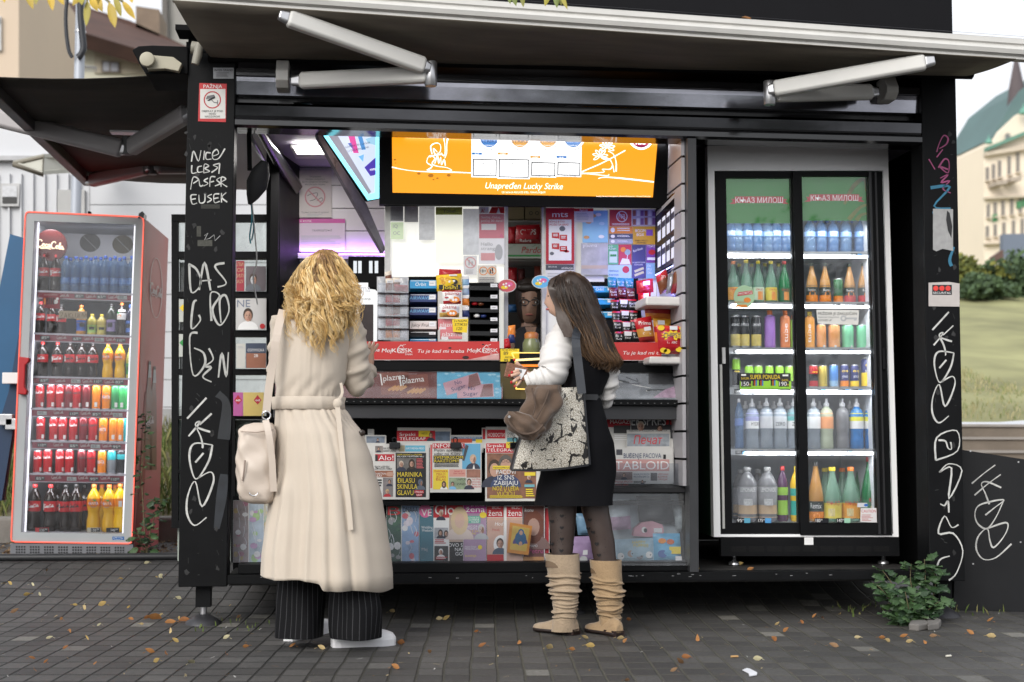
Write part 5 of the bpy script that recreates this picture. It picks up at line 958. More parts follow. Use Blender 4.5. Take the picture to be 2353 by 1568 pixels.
def zena(x0,x1,hide):
 def f(b,pl):
  b.pr(pl,x0,1164,x1,1189,DR,.0004);b.text(pl,'BLIC',x0+12,1170,7,W_,.001);b.text(pl,'žena',x0+3,1186,14,W_,.001,w=32);b.pr(pl,x0,1190,x1,1291,mat((.56,.36,.28),.45,0,.3,8),.0003)
  if not hide:b.text(pl,'Hod',x0+18,1208,8,W_,.001,w=18,slant=.2);b.text(pl,'Penelj',x0+12,1220,5,DR,.001);b.ell(pl,x0+32,1252,17,22,W_,.0006);b.bust(pl,x0+30,1274,42,SK2,HR,mat((.06,.09,.14),.6),.001);b.pr(pl,x0,1275,x1,1291,DR,.004)
 return f
mag(1119,1163,1157,1291,'red titled women magazine with wedding couple, left of its twin',zena(1119,1157,False),.16)
mag(1158,1162,1200,1291,'red titled women magazine partly behind the framed saint picture',zena(1164,1200,True),.15)
def f(b,pl):
 b.pr(pl,1203,1163,1250,1291,mat((.16,.06,.05),.45,0,.3,6),.0004);b.text(pl,'ikonu',1205,1176,8,W_,.003,w=20);b.bust(pl,1226,1262,92,mat((.42,.26,.2),.6),mat((.14,.04,.02),.6),mat((.25,.15,.13),.6),.0008,True);b.text(pl,'MAMO',1217,1258,6,W_,.005,w=18);b.text(pl,'Petru',1214,1272,11,mat((.55,.1,.25),.5),.005,w=34);b.pr(pl,1196,1280,1250,1291,mat((.5,.25,.1),.5,0,.4,40),.005)
mag(1202,1162,1251,1291,'magazine with red haired cover woman at the right of the row',f,.17)
mag(1248,1166,1262,1285,'thin red magazine edge at the end of the row',lambda b,pl:b.pr(pl,1249,1168,1261,1280,DR,.001),.19)
ic=thing('framed_picture','small orange framed saint picture propped against the magazines','picture',onY(1190,1276,.12))
pl=P3((1173,1202,.14),(1223,1208,.14),(1166,1270,.11));b=MB();b.slab(pl,[(1165,1270),(1214,1276),(1223,1209),(1172,1201)],mat((.55,.22,.03),.45,0,.2,20),.003,.012);b.build('frame',ic)
b=MB();b.pq(pl,[(1171,1263),(1209,1268),(1217,1215),(1178,1208)],mat((.55,.38,.08),.5,0,.15,12),.0035);b.ell(pl,1195,1250,17,18,mat((.08,.06,.2),.5),.004,18,pi,2*pi);b.ell(pl,1196,1238,13,16,mat((.02,.10,.22),.5,0,.2,20),.0045);b.ring(pl,1197,1224,10,10,1.2,mat((.6,.45,.1),.4),.0042);b.ell(pl,1197,1224,6.5,8,mat((.02,.12,.25),.5),.005);b.ell(pl,1197,1225,4,5.4,SK2,.0055);b.ell(pl,1196,1250,4,5,SK2,.0055);b.build('picture',ic)
b=MB();b.sr(PY(.085),534,1196,1256,1292,glass_mat((.97,.98,1),.8,.04,.02),0,.004);b.build('clear_front',kiosk)
tb=thing('acrylic_box','clear acrylic box of children toys at the foot of the right rack','display box',onY(1485,1300,.06))
b=MB();pl=P3((1392,1132,.12),(1578,1132,.12),(1392,1298,.045));b.slab(pl,[(1392,1300),(1581,1300),(1577,1134),(1392,1134)],glass_mat((.95,.96,.97),1.1,.03,.04),0,.004);b.build('front_panel',tb)
b=MB();b.sr(PY(.3),1380,1134,1580,1300,mat((.36,.42,.46),.5,0,.3,6),0,.01);b.build('back_panel',tb)
MK=mat((.6,.3,.36),.5,0,.15,20)
b=MB();pl=PY(.2);b.slab(pl,[(1455,1232),(1518,1236),(1526,1222),(1522,1206),(1500,1198),(1474,1202),(1458,1216)],MK,0,.05);b.ell(pl,1480,1218,6,7,W_,.001);b.ell(pl,1483,1219,4,5,INK,.002);b.ell(pl,1508,1222,6,3,INK,.002);b.pr(pl,1502,1214,1521,1224,TAG,.003);b.build('toy_mask',label='pink toy eye mask behind the clear acrylic',cat='toy')
pillow('toy_bag',[(1412,1240),(1502,1236),(1504,1294),(1410,1294)],.14,[(1,mat((.36,.52,.62),.35,0,.3,14))],[('HAPPY',.6,.2,7,YE2,30),('PUPPIES',.65,.34,7,YE2,34)],'pale blue puppy toy bag behind the acrylic','toy',extra=lambda b,pl,uv,th:[(b.ell(pl,*uv(u,v),8,8,[W_,mat((.4,.3,.25),.5),mat((.2,.2,.22),.5)][k%3],th*.9+.002,12),b.ell(pl,*uv(u+.03,v),1.5,1.5,INK,th+.004,8))for k,(u,v)in enumerate(((.15,.7),(.4,.6),(.62,.7),(.85,.66)))])
pillow('toy_bag',[(1398,1150),(1446,1146),(1450,1216),(1400,1220)],.24,[(.5,mat((.5,.56,.6),.3,0,.4,20)),(1,mat((.45,.3,.42),.3,0,.4,20))],[],'pale pink and white toy bag at the upper left behind the acrylic','toy')
pillow('toy_bag',[(1462,1140),(1540,1138),(1552,1204),(1470,1206)],.27,[(1,mat((.02,.022,.025),.35,0,.5,20,.4,30))],[],'black shaggy plush toy behind the pink eye mask','toy',th=.05)
pillow('toy_bag',[(1548,1150),(1574,1150),(1576,1222),(1552,1222)],.24,[(1,mat((.3,.34,.36),.25,0,.5,30))],[],'grey crinkled toy bag at the upper right behind the acrylic','toy')
pillow('toy_bag',[(1500,1226),(1562,1226),(1566,1292),(1502,1292)],.14,[(1,mat((.12,.38,.6),.35,0,.3,12))],[],'bright blue fish toy bag behind the acrylic','toy',extra=lambda b,pl,uv,th:(b.ell(pl,*uv(.3,.25),9,6,ORANGE,th),b.ell(pl,*uv(.6,.28),9,6,mat((.6,.12,.03),.5),th+.001),b.pr(pl,*uv(.55,.45),*uv(.95,.7),YE2,th),b.ell(pl,*uv(.3,.7),11,9,mat((.05,.12,.35),.5),th),b.pq(pl,[uv(.75,.95),uv(.98,.95),uv(.98,.78),uv(.75,.78)],TAG,th+.002)))
pillow('toy_bag',[(1322,1180),(1350,1180),(1362,1230),(1328,1230)],.2,[(1,mat((.2,.35,.5),.35,0,.4,14))],[],'turquoise toy bag between the customer legs','toy')
pillow('toy_bag',[(1300,1234),(1362,1232),(1366,1294),(1300,1294)],.16,[(1,mat((.36,.25,.42),.35,0,.35,14))],[],'lilac toy bag low between the customer legs','toy',extra=lambda b,pl,uv,th:(b.pr(pl,*uv(.4,.5),*uv(.75,.68),TAG,th),b.ell(pl,*uv(.6,.85),9,8,LGREY,th)))
# ================================================================ drinks
SCRIPT=[[(2.0,.7),(1.7,.15),(.8,.4),(.2,1.7),(.6,2.7),(1.5,2.6),(2.1,2.1)],[(2.7,1.4),(2.2,1.9),(2.4,2.6),(3.0,2.1),(2.7,1.4)],[(3.9,1.55),(3.4,1.6),(3.25,2.4),(3.9,2.5)],[(4.8,1.45),(4.2,1.7),(4.15,2.5),(4.7,2.2),(4.85,1.5),(4.8,2.5),(5.1,2.4)],[(7.0,.7),(6.6,.15),(5.8,.5),(5.3,1.7),(5.7,2.7),(6.5,2.6),(7.0,2.1)],[(7.6,1.4),(7.1,1.9),(7.3,2.6),(7.9,2.1),(7.6,1.4)],[(8.0,2.4),(8.7,.6),(8.4,.45),(8.15,2.3),(8.5,2.6)],[(9.4,1.45),(8.8,1.7),(8.75,2.5),(9.3,2.2),(9.45,1.5),(9.4,2.5),(9.9,2.3)],[(.6,2.7),(1.8,3.2),(3.6,2.9),(5.2,3.2)]]
def linef(b,fn,pts,w,m,sm=4):
 P=catmull([Vector(p)for p in pts],sm);vs=[]
 for i,p in enumerate(P):
  t=(P[min(i+1,len(P)-1)]-P[max(i-1,0)]);t=t.normalized()if t.length>1e-6 else Vector((1,0));nn=Vector((-t.y,t.x))*(w/2)
  vs+=[fn(*(p+nn)),fn(*(p-nn))]
 b.add(vs,[(2*i,2*i+1,2*i+3,2*i+2)for i in range(len(P)-1)],m)
def script_on(b,pl,x,y,w,m,off=.001,lw=1.,ang=0.,sl=0.):
 k=w/10;ca,sa=cos(ang),sin(ang)
 for s in SCRIPT:b.line(pl,[(x+(px*k)*ca-(py*k)*sa,y+(px*k)*sa+(py*k)*ca)for px,py in s],lw*k*.5,m,off,4)
PROF={'cola':[(.80,0),(.97,.03),(1,.10),(.93,.25),(.90,.33),(1,.42),(1,.64),(.97,.70),(.72,.80),(.42,.88),(.31,.91),(.31,.94)],'fanta':[(.80,0),(.97,.03),(1,.12),(.97,.24),(.80,.37),(.84,.43),(1,.52),(1,.70),(.80,.78),(.42,.88),(.31,.91),(.31,.94)],'water':[(.85,0),(1,.03),(1,.2),(.93,.23),(1,.26),(1,.40),(.93,.43),(1,.46),(1,.68),(.85,.78),(.45,.88),(.3,.91),(.3,.94)],'neck':[(.86,0),(1,.03),(1,.36),(.98,.42),(.80,.58),(.55,.72),(.40,.82),(.32,.90),(.32,.94)],'sport':[(.88,0),(1,.03),(.95,.2),(.88,.30),(1,.40),(1,.66),(.82,.76),(.42,.82),(.36,.84)],'tubeb':[(.9,0),(1,.02),(1,.80),(.9,.84),(.45,.87),(.45,.89)]}
CANP=[(.78,0),(.92,.02),(1,.06),(1,.89),(.86,.955),(.84,.965),(.88,.975),(.88,1.0),(.8,.995)]
DM={}
def drink(kind,H,Rr,liq,lab,cap,zl=(.44,.64),deco=None,lab2=None,top=None,metal=True):
 key=(kind,round(H,4),round(Rr,4),liq.name if liq else '',lab.name,cap.name if cap else '',zl,str(deco),lab2.name if lab2 else '')
 if key in DM:return DM[key]
 out={}
 def mk(b):
  me=bpy.data.meshes.new('drink');me.from_pydata(b.v,[],b.f)
  for m in b.m:me.materials.append(m)
  me.polygons.foreach_set('material_index',b.mi);me.polygons.foreach_set('use_smooth',b.sm);me.update();return me
 cyl=lambda x,z,rr=1.015:(Rr*rr*sin(x/Rr),-Rr*rr*cos(x/Rr),z)
 def decorate(b):
  if not deco:return
  for d in deco:
   if d[0]=='s':
    _,z,w,m=d;k=w/10
    for s in SCRIPT:linef(b,lambda x,y:cyl((x-5)*k,z-(y-1.6)*k),s,.5,m,3)
   elif d[0]=='t':
    _,t,z,h,w,m=d;vs,fs,tw=txt_mesh(t);kx=w/tw
    b.add([cyl((vx-tw/2)*kx,z+vy*h,1.02)for vx,vy in vs],fs,m)
   elif d[0]=='v':
    _,t,z,h,w,m=d;vs,fs,tw=txt_mesh(t);kx=w/tw
    b.add([cyl(-vy*h+h*.35,z+(vx-tw/2)*kx,1.02)for vx,vy in vs],fs,m)
   elif d[0]=='b':
    _,a,z,w,h,m=d;b.add([cyl(a*Rr-w/2+w*i/3,z+hh,1.012)for hh in(0,h)for i in range(4)],[(i,i+1,i+5,i+4)for i in range(3)],m)
   elif d[0]=='e':
    _,a,z,w,h,m=d;b.add([cyl(a*Rr+w/2*cos(2*pi*k/12),z+h/2*sin(2*pi*k/12),1.013)for k in range(12)],[tuple(range(12))],m)
 n=16
 if kind=='can':
  b=MB();pr=[(r*Rr,z*H)for r,z in CANP];z0,z1=zl
  b.lathe(pr[:3],(0,0,0),STEEL,n);
  b.lathe([(Rr,.06*H),(Rr,z0*H)],(0,0,0),lab,n,cap=False);b.lathe([(Rr,z0*H),(Rr,z1*H)],(0,0,0),lab2 or lab,n,cap=False);b.lathe([(Rr,z1*H),(Rr,.89*H),(.86*Rr,.955*H)],(0,0,0),top or lab,n,cap=False);b.lathe(pr[4:],(0,0,0),STEEL,n)
  decorate(b);out['body']=mk(b)
 else:
  b=MB();b.lathe([(r*Rr,z*H)for r,z in PROF[kind]],(0,0,0),liq,n);out['body']=mk(b)
  b=MB();c0=PROF[kind][-1]
  if kind=='sport':b.lathe([(.40*Rr,.84*H),(.42*Rr,.90*H),(.2*Rr,.92*H),(.2*Rr,1.0*H)],(0,0,0),cap,n)
  elif kind=='tubeb':b.lathe([(.48*Rr,.885*H),(.48*Rr,1.0*H)],(0,0,0),cap,n)
  else:b.lathe([(.36*Rr,.925*H),(.37*Rr,.93*H),(.36*Rr,.995*H),(.3*Rr,1.0*H)],(0,0,0),cap,n)
  out['cap']=mk(b)
  b=MB();pts=[(r,z)for r,z in PROF[kind]]
  def rad(z):
   for(r0,a),(r1,c)in zip(pts,pts[1:]):
    if a<=z<=c:return lerp(r0,r1,(z-a)/max(c-a,1e-6))
   return 1
  zs=[lerp(zl[0],zl[1],k/5)for k in range(6)]
  b.lathe([(rad(z)*Rr*1.008,z*H)for z in zs],(0,0,0),lab,n,cap=False,seg=None if not lab2 else[lab2,lab2,lab,lab,lab])
  decorate(b);out['label']=mk(b)
 DM[key]=out;return out
def place_drink(d,loc,label,cat,group,rz=0.,name='bottle'):
 if len(d)==1:
  o=bpy.data.objects.new(name,d['body']);COL.objects.link(o);o.location=loc;o.rotation_euler=(0,0,rz);return tag(o,label,cat,group)
 t=thing(name,label,cat,loc,group);t.rotation_euler=(0,0,rz)
 for k,me in d.items():
  o=bpy.data.objects.new(k if k!='body' else 'bottle_body',me);COL.objects.link(o);o.parent=t
 return t
COLA=liquid_mat((.012,.005,.003),.03,.06);CLR=liquid_mat((.50,.56,.62),.62,.05);AQUA=liquid_mat((.13,.25,.46),.55,.06);AQUA2=liquid_mat((.18,.31,.50),.6,.06);FAN=liquid_mat((.72,.36,.01),.12,.08);FANY=liquid_mat((.8,.45,.01),.1,.08)
GRN=liquid_mat((.30,.50,.38),.6,.05);DGRN=liquid_mat((.01,.16,.05),.2,.05);ORJ=liquid_mat((.50,.25,.07),.2,.08);GREYB=liquid_mat((.22,.22,.23),.3,.08);BLUB=liquid_mat((.01,.2,.55),.25,.06);PALE=liquid_mat((.5,.55,.4),.25,.08)
CRED=mat((.40,.008,.014),.22,.25,.05,10);CREDP=mat((.48,.012,.018),.35,0,.06,20);CORG=mat((.75,.22,.01),.22,.2,.05,10);CGRN=mat((.05,.45,.12),.22,.2,.05,10);CBLK=mat((.015,.016,.02),.22,.2,.05,10);CTEAL=mat((.02,.35,.38),.22,.2,.05,10);CGRY=mat((.22,.24,.26),.25,.3,.05,10)
CAPR=mat((.6,.03,.03),.4,0,.04);CAPK=mat((.01,.01,.01),.4,0,.04);CAPO=mat((.8,.2,.03),.4,0,.04);CAPY=mat((.8,.6,.03),.4,0,.04);CAPB=mat((.03,.12,.55),.4,0,.04);CAPW=mat((.7,.7,.72),.4,0,.04)
BAR=mat((.6,.6,.58),.6)
# ================================================================ white two door fridge
FO=-.25;FY=.60+FO;PF=PY(FY)
def sk(x,y):return x+(y-393)*(.0167+(x-1626)/415*.0111)
def sq(x0,y0,x1,y1):return[(sk(x0,y1),y1),(sk(x1,y1),y1),(sk(x1,y0),y0),(sk(x0,y0),y0)]
FL='of the white two door fridge'
fr=thing('drinks_fridge','white two door drinks fridge with black door frames inside the kiosk','fridge',onY(1850,1285,.65))
FW=mat((.9,.9,.9),.4,0,.03,3);FIN=mat((.62,.63,.66),.5,0,.05,4);FGR=mat((.004,.03,.012),.5,0,.1)
b=MB()
for q in(sq(1626,336,2041,393),sq(1626,393,1641,1234),sq(2029,393,2041,1234),sq(1641,1228,2029,1234)):b.slab(PF,q,FW,.004,.06)
dp=Vector((0,.75,0))
def panel(pts,m,th):b.prism(pts,th,m)
c=[PF.pt(sk(x,y),y)for x,y in((1627,337),(2040,337),(2040,1234),(1627,1234))]
i_=[PF.pt(sk(x,y),y)for x,y in((1660,402),(2004,402),(2004,1206),(1660,1206))]
for k in range(4):
 k2=(k+1)%4;b.add([c[k]+Vector((0,.06,0)),c[k2]+Vector((0,.06,0)),c[k2]+dp,c[k]+dp],[(0,1,2,3)],FGR);b.add([i_[k]+Vector((0,.05,0)),i_[k2]+Vector((0,.05,0)),i_[k2]+dp*.85,i_[k]+dp*.85],[(0,1,2,3)],FIN)
b.add([p+dp for p in c],[(0,1,2,3)],FGR);b.add([p+dp*.84 for p in i_],[(0,1,2,3)],mat((.30,.32,.35),.5,0,.2,5));b.build('cabinet',fr)
b=MB();b.slab(PF,sq(1641,1235,2041,1278),BLACK,.01,.05);
for r_ in range(3):
 for k in range(9):b.slab(PF,sq(1664+k*40,1256+r_*4.5,1664+k*40+33,1258.5+r_*4.5),mat((.0,.0,.0),.9),.0112,.001)
b.slab(PF,sq(1828,1235,1848,1252),WHITE,.012,.01);b.build('kick_grille',fr)
for dx in(1671,2006):
 b=MB();p=onY(sk(dx,1278),1288,FY+.06);b.lathe([(.03,zf),(.03,zf+.012),(.012,zf+.02),(.012,p.z+.03)],(p.x,p.y,0),STEEL,12);b.build('foot',fr)
def door(x0,x1,gx0,gx1,gy0,Y,nm):
 b=MB();P=PY(Y);
 for q in(sq(x0,394,x1,gy0),sq(x0,1202,x1,1230),sq(x0,gy0,gx0,1202),sq(gx1,gy0,x1,1202)):b.slab(P,q,BLACK,0,.035)
 d=b.build('door',fr);b=MB();b.slab(P,sq(gx0,gy0,gx1,1202),glass_mat((.97,.98,.99),1.5,.02,.05),-.015,.004);b.build('glass',d);return d
d1=door(1643,1824,1668,1817,409,.606+FO,0);d2=door(1822,2027,1842,1994,405,.585+FO,1)
b=MB();b.slab(PY(.57+FO),sq(1997,394,2002,1228),mat((.02,.02,.022),.4),0,.03);b.slab(PY(.57+FO),sq(2010,394,2014,1228),mat((.02,.02,.022),.4),0,.03);b.build('door_rail',fr)
b=MB();P=PY(.60+FO);b.slab(P,sq(1652,799,1659,836),mat((.5,.5,.5),.4),.006,.02);b.slab(P,sq(1646,838,1651,1215),mat((.45,.45,.43),.4),.006,.02);b.slab(P,sq(2012,800,2018,850),BLACKG,.03,.02);b.build('handle',d1)
for k,(x0,x1,y0,y1)in enumerate(((1666,1820,408,513),(1840,1997,404,507))):
 b=MB();P=PY(.66+FO);b.slab(P,sq(x0,y0,x1,y1),mat((.02,.16,.02),.4,0,.12,4,em=(.02,.16,.02),es=.4),0,.01)
 if k==1:
  for pts in([(1990,440),(1985,412),(1960,430),(1940,470)],[(1996,470),(1975,478),(1950,505)],[(1996,490),(1978,495),(1968,507)]):b.line(P,pts,9,mat((.28,.3,.03),.4,0,.3,20),.001,5)
 xa,xb=(1676,1812)if k==0 else(1848,1986);ym=461 if k==0 else 456
 RB=mat((.42,.02,.03),.4,em=(.5,.03,.04),es=.25)
 b.pq(P,[(xa,ym+8),(xa+14,ym+8),(xa+14,ym-3),(xa+4,ym-3),(xa+8,ym+3)],RB,.002);b.pq(P,[(xb-14,ym+8),(xb,ym+8),(xb-8,ym+3),(xb-4,ym-3),(xb-14,ym-3)],RB,.002)
 b.pr(P,xa+12,ym-9,xb-12,ym+6,RB,.0025);b.text(P,'КЊАЗ МИЛОШ',(xa+xb)/2,ym+6,12.5,mat((.7,.7,.7),.4,em=(1,1,1),es=.25),.004,'c',w=109)
 b.build('header_sign',fr)
SY=[(578.4,593.6),(694,709),(799,813),(890,906.5),(1032,1046)]
SHW=mat((.45,.46,.47),.4,0,.04,4)
shelf_z=[]
for n_,(y0,y1)in enumerate(SY):
 b=MB();P=PY(.70+FO)
 for q in((1664,1826),(1836,2000)):
  b.slab(P,sq(q[0],y0,q[1],y1),SHW,0,.012)
 za=P.pt(1830,y0).z;shelf_z.append(za);xl_,xr_=P.pt(sk(1664,y0),y0).x,P.pt(sk(2000,y0),y0).x
 for k in range(34):x=lerp(xl_,xr_,k/33);b.box(x-.004,x+.004,.713+FO,1.15+FO,za-.012,za-.004,SHW)
 b.box(xl_,xr_,.705+FO,.72+FO,za-.016,za-.003,SHW);s_=b.build('shelf',fr)
 for x in([(1742,1),(1962,1)],[(1850,0),(1920,0),(1974,0)],[(1690,1),(1848,1),(1938,1)],[(1690,1),(1720,1),(1822,0),(1872,1),(1926,1),(1956,1)],[(1690,1),(1728,1),(1930,1)])[n_]:
  b=MB();xx=x[0];b.slab(P,sq(xx-12,y0+4,xx+3,y1-2),mat((.05,.055,.06),.4),.002,.002);b.text(P,['95','115','180','85'][int(xx)%4],sk(xx-10.5,y1-4),y1-4,5.5,W_,.003);b.pr(P,sk(xx+4,y0),y0+4,sk(xx+13,y0),y1-2,[W_,mat((.1,.3,.55),.4)][x[1]],.002);b.build('price_tag',s_)
shelf_z.append(PY(.70+FO).pt(1830,1201).z)
b=MB()
for x in(1663,2001):b.slab(PY(.665+FO),sq(x-1,408,x+1.5,1196),glow((.92,.96,1),2.5),0,.008)
b.build('light_strip',fr)
c_=PY(.69+FO).pt(1840,600);arealamp('fridge_light_a',Vector((c_.x,.67+FO,PY(.67+FO).pt(1840,520).z)),.8,.03,1.6,(.93,.97,1),(R(35),0,0))
for k,za in enumerate(shelf_z[:5]):arealamp('fridge_light_b%d'%k,Vector((c_.x+.02*k,.69+FO,za-.02)),.8,.02,2.3,(.95,.97,1),(R(28),0,0))
def row(shelf,x,ytop,items_base,d,desc,cat,grp,where,Y=.79+FO,rz=0.,zs=None,skf=sk,name='bottle'):
 pass
ROWN=['top','second','third','fourth','fifth','bottom']
cnt={}
def put(n_,x,wpx,ytop,fn,desc,cat='bottle',Y=.79+FO,rz=None,back=False):
 ybase=(SY[n_][0]if n_<5 else 1201)-1
 P=PY(Y);xx=sk(x,ybase);p=P.pt(xx,ybase);z=shelf_z[n_]+.001
 H=(P.pt(xx,ytop).z-z);Rr=wpx/2*(P.pt(xx+1,ybase)-P.pt(xx,ybase)).length
 H=round(H/.004)*.004;Rr=round(Rr/.0015)*.0015
 k=(n_,back);cnt[k]=cnt.get(k,0)+1
 lab='%s, %s from left, %s shelf%s, white fridge'%(desc,ordn[cnt[k]-1],ROWN[n_],' back row' if back else '')
 place_drink(fn(H,Rr),Vector((p.x,Y,z)),lab,cat,'drinks on the %s shelf of the white fridge'%ROWN[n_],rz if rz is not None else rnd.uniform(-.35,.35),cat if cat!='drinks can' else 'drinks_can')
T=mat((.55,.62,.7),.4)
fw=lambda H,r:drink('water',H,r,AQUA,mat((.12,.25,.5),.3,0,.2,30),CAPB,(.47,.62),(('t','aqua',.56*H,.018,.045,W_),('t','viva',.49*H,.018,.04,W_)))
fw2=lambda H,r:drink('water',H,r,AQUA2,mat((.2,.33,.55),.3,0,.2,30),CAPB,(.47,.6))
for i,x in enumerate((1676,1691,1714,1737,1760,1780,1802,1857,1883,1910,1939,1972)):put(0,x,27,502,fw if i%3!=1 else fw2,'blue water bottle')
for i,x in enumerate((1684,1706,1728,1750,1772,1793,1870,1897,1924,1955)):put(0,x,25,506,fw2,'blue water bottle',Y=.93+FO,back=True)
fg=lambda lab,cap,liq=None:(lambda H,r:drink('neck',H,r,liq or GRN,lab,cap,(.05,.36),(('b',.15,.06*H,r*.9,.2*H,mat((.7,.25,.05),.4)),('t','КЊАЗ',.28*H,.012,r*1.3,CREDP))))
LBY,LBO,LBP,LBG=mat((.68,.55,.08),.4,0,.1,30),mat((.72,.32,.04),.4,0,.1,30),mat((.5,.62,.45),.4,0,.1,30),mat((.02,.12,.05),.4,0,.1,30)
for x,f_,ds,t in((1680,fg(LBO,CAPO),'pale green bottle with orange cap',600),(1709,fg(LBP,CAPY),'tall pale green bottle with yellow cap',598),(1737,fg(LBP,CAPY),'pale green bottle with pale label',600),(1766,fg(LBY,CAPY),'pale green bottle with yellow label',601),(1796,fg(LBG,CAPR,DGRN),'dark green bottle with red cap',601),(1822,fg(LBG,CAPR,DGRN),'dark green bottle beside the door frame',604)):put(1,x,27,t,f_,ds)
rem=lambda low:(lambda H,r:drink('neck',H,r,ORJ,mat((.02,.03,.025),.35,0,.1),mat((.03,.05,.03),.4),(.04,.44),(('e',.12,.22*H,r*1.1,.17*H,ORANGE),('t','Remix',.3*H,.013,r*1.3,W_)),low))
for x,lw,ds in((1859,CORG,'orange juice bottle with black label'),(1889,CORG,'orange juice bottle with black and orange label')):put(1,x,27,605,rem(lw),ds)
canf=lambda a,b2=None,tp=None,deco=None,zl=(.3,.6):(lambda H,r:drink('can',H,r,None,a,None,zl,deco,b2,tp))
put(1,1919,22,641,canf(CORG,mat((.03,.12,.05),.25,.2),mat((.04,.15,.06),.25,.2)),'green and yellow fruit can','drinks can')
for x,ds in((1945,'orange juice bottle with red foot'),(1977,'orange juice bottle at the right wall')):put(1,x,27,606,rem(CREDP),ds)
for x in(1694,1722,1752,1783):put(1,x,24,606,fg(LBP,CAPY),'pale green bottle with yellow cap',Y=.92+FO,back=True)
LEM=lambda H,r:drink('can',H,r,None,mat((.5,.4,.12),.3,0,.3,30),None,(.42,.5),(('t','LEMONADE',.68*H,.014,r*1.7,W_),),CBLK,CBLK)
tub=lambda c,cap,t='tube':(lambda H,r:drink('tubeb',H,r,c,c,cap,(.03,.79),(('v',t,.4*H,r*.8,.5*H,W_),)))
for x,f_,ds,t,w in((1683,LEM,'black lemonade can',727,22),(1704,LEM,'dark lemonade can in shade',727,22),(1730,LEM,'black lemonade can with yellow foot',727,23)):put(2,x,w,t,f_,ds,'drinks can')
put(2,1761,25,714,tub(mat((.28,.14,.42),.3,0,.08),CAPO,' '),'purple carton bottle with orange cap');put(2,1796,22,714,tub(mat((.6,.2,.08),.3,0,.2,20),CAPO),'orange red juice tube bottle');put(2,1814,14,724,tub(mat((.2,.4,.08),.3,0,.1),CAPO,' '),'narrow green carton bottle')
put(2,1852,22,716,tub(mat((.65,.28,.05),.3,0,.2,20),CAPY),'orange juice tube bottle with yellow cap')
PGR=mat((.18,.55,.3),.25,.15,.08,8);POR=mat((.68,.3,.1),.25,.15,.08,8)
for x,m,ds in((1878,POR,'orange can with green emblem'),(1907,POR,'wide orange can'),(1938,PGR,'mint green can'),(1971,PGR,'mint green can at the right wall')):put(2,x,27 if x>1880 else 22,746,canf(m,None,None,(('b',.2,.06*.1,.012,.012,BAR),)),ds,'drinks can')
eyes=lambda c:(('e',-.35,.085,.016,.008,c),('e',.35,.085,.016,.008,c))
LIME=mat((.3,.6,.05),.25,.1,.05)
put(3,1683,19,823,canf(CBLK,CBLK,LIME,eyes(YEL)),'tall black and lime energy can','drinks can')
for x,f_,ds in((1712,canf(CBLK,CBLK,LIME),'small lime topped energy can'),(1733,canf(CBLK,LIME,LIME),'small bright lime energy can'),(1758,canf(CBLK,CBLK,CGRY),'small dark energy can'),(1781,canf(CBLK,CBLK,CGRY),'small dark green energy can'),(1803,canf(CBLK,LIME,CGRY),'small slim dark energy can'),(1824,canf(CRED),'red can half behind the door frame')):put(3,x,20,840,f_,ds,'drinks can')
GOLD=mat((.5,.38,.05),.25,.5,.08);CBLU=mat((.06,.2,.5),.25,.2,.08);CNAV=mat((.012,.02,.12),.25,.2,.08);CYEL=mat((.8,.55,.02),.25,.1,.06);SILV=mat((.55,.6,.68),.25,.4,.05)
jk=lambda low:(('e',-.4,.092,.018,.012,YEL),('e',.4,.092,.018,.012,YEL),('t','JOKER',.056,.012,.036,W_))
for x,f_,ds in((1858,canf(CRED,CBLK,CRED,eyes(YEL)),'red and black energy can'),(1879,canf(GOLD),'gold can'),(1904,canf(mat((.25,.42,.6),.25,.2),CBLU,CBLU),'blue and silver can'),(1928,canf(CORG,CNAV,CNAV,jk(0)),'navy and orange energy can'),(1951,canf(CYEL,CNAV,CNAV,jk(0)),'navy and yellow energy can')):put(3,x,21,839,f_,ds,'drinks can',rz=rnd.uniform(-.15,.15))
put(3,1979,25,823,canf(CYEL,CYEL,CNAV,(('e',-.3,.125,.022,.014,YEL),('e',.4,.125,.022,.014,YEL),('t','JOKER',.085,.015,.045,W_)),(.3,.5)),'tall navy and yellow energy can','drinks can',rz=.1)
spt=lambda liq,lab,lab2=None,dec=None,cap=CAPW:(lambda H,r:drink('sport',H,r,liq,lab,cap,(.40,.78),dec,lab2))
zz=lambda t:(('t',t,.125,.02,.055,INK),)
for x,f_,ds in((1687,lambda H,r:drink('water',H,r,AQUA2,mat((.12,.2,.45),.3),CAPW,(.45,.6)),'clear water bottle with pale cap'),(1717,spt(CLR,mat((.35,.36,.6),.35,0,.1),W_,zz('HYDRO')),'lilac blue sports bottle'),(1749,spt(CLR,mat((.55,.56,.58),.35,0,.1),None,None),'white labelled sports bottle'),(1780,spt(CLR,mat((.6,.62,.64),.35,0,.1),None,zz('ZERO')),'white and black zero sports bottle'),(1811,spt(CLR,mat((.1,.42,.4),.35,0,.1),W_,zz('ZERO')),'teal zero sports bottle'),(1856,spt(CLR,W_),'white sports bottle half behind the door frame'),(1885,spt(PALE,mat((.72,.3,.12),.35,0,.15,30)),'orange labelled sports bottle'),(1921,spt(GREYB,GREYB),'grey sports bottle'),(1953,spt(BLUB,mat((.7,.66,.03),.35,0,.1),W_),'yellow labelled blue sports bottle'),(1986,spt(BLUB,mat((.7,.66,.03),.35,0,.1),W_),'yellow labelled blue sports bottle')):put(4,x,31 if x!=1687 else 20,916,f_,ds)
for x in(1702,1734,1766,1798,1870,1938):put(4,x,28,922,spt(CLR,mat((.5,.5,.55),.4)),'clear sports bottle',Y=.94+FO,back=True)
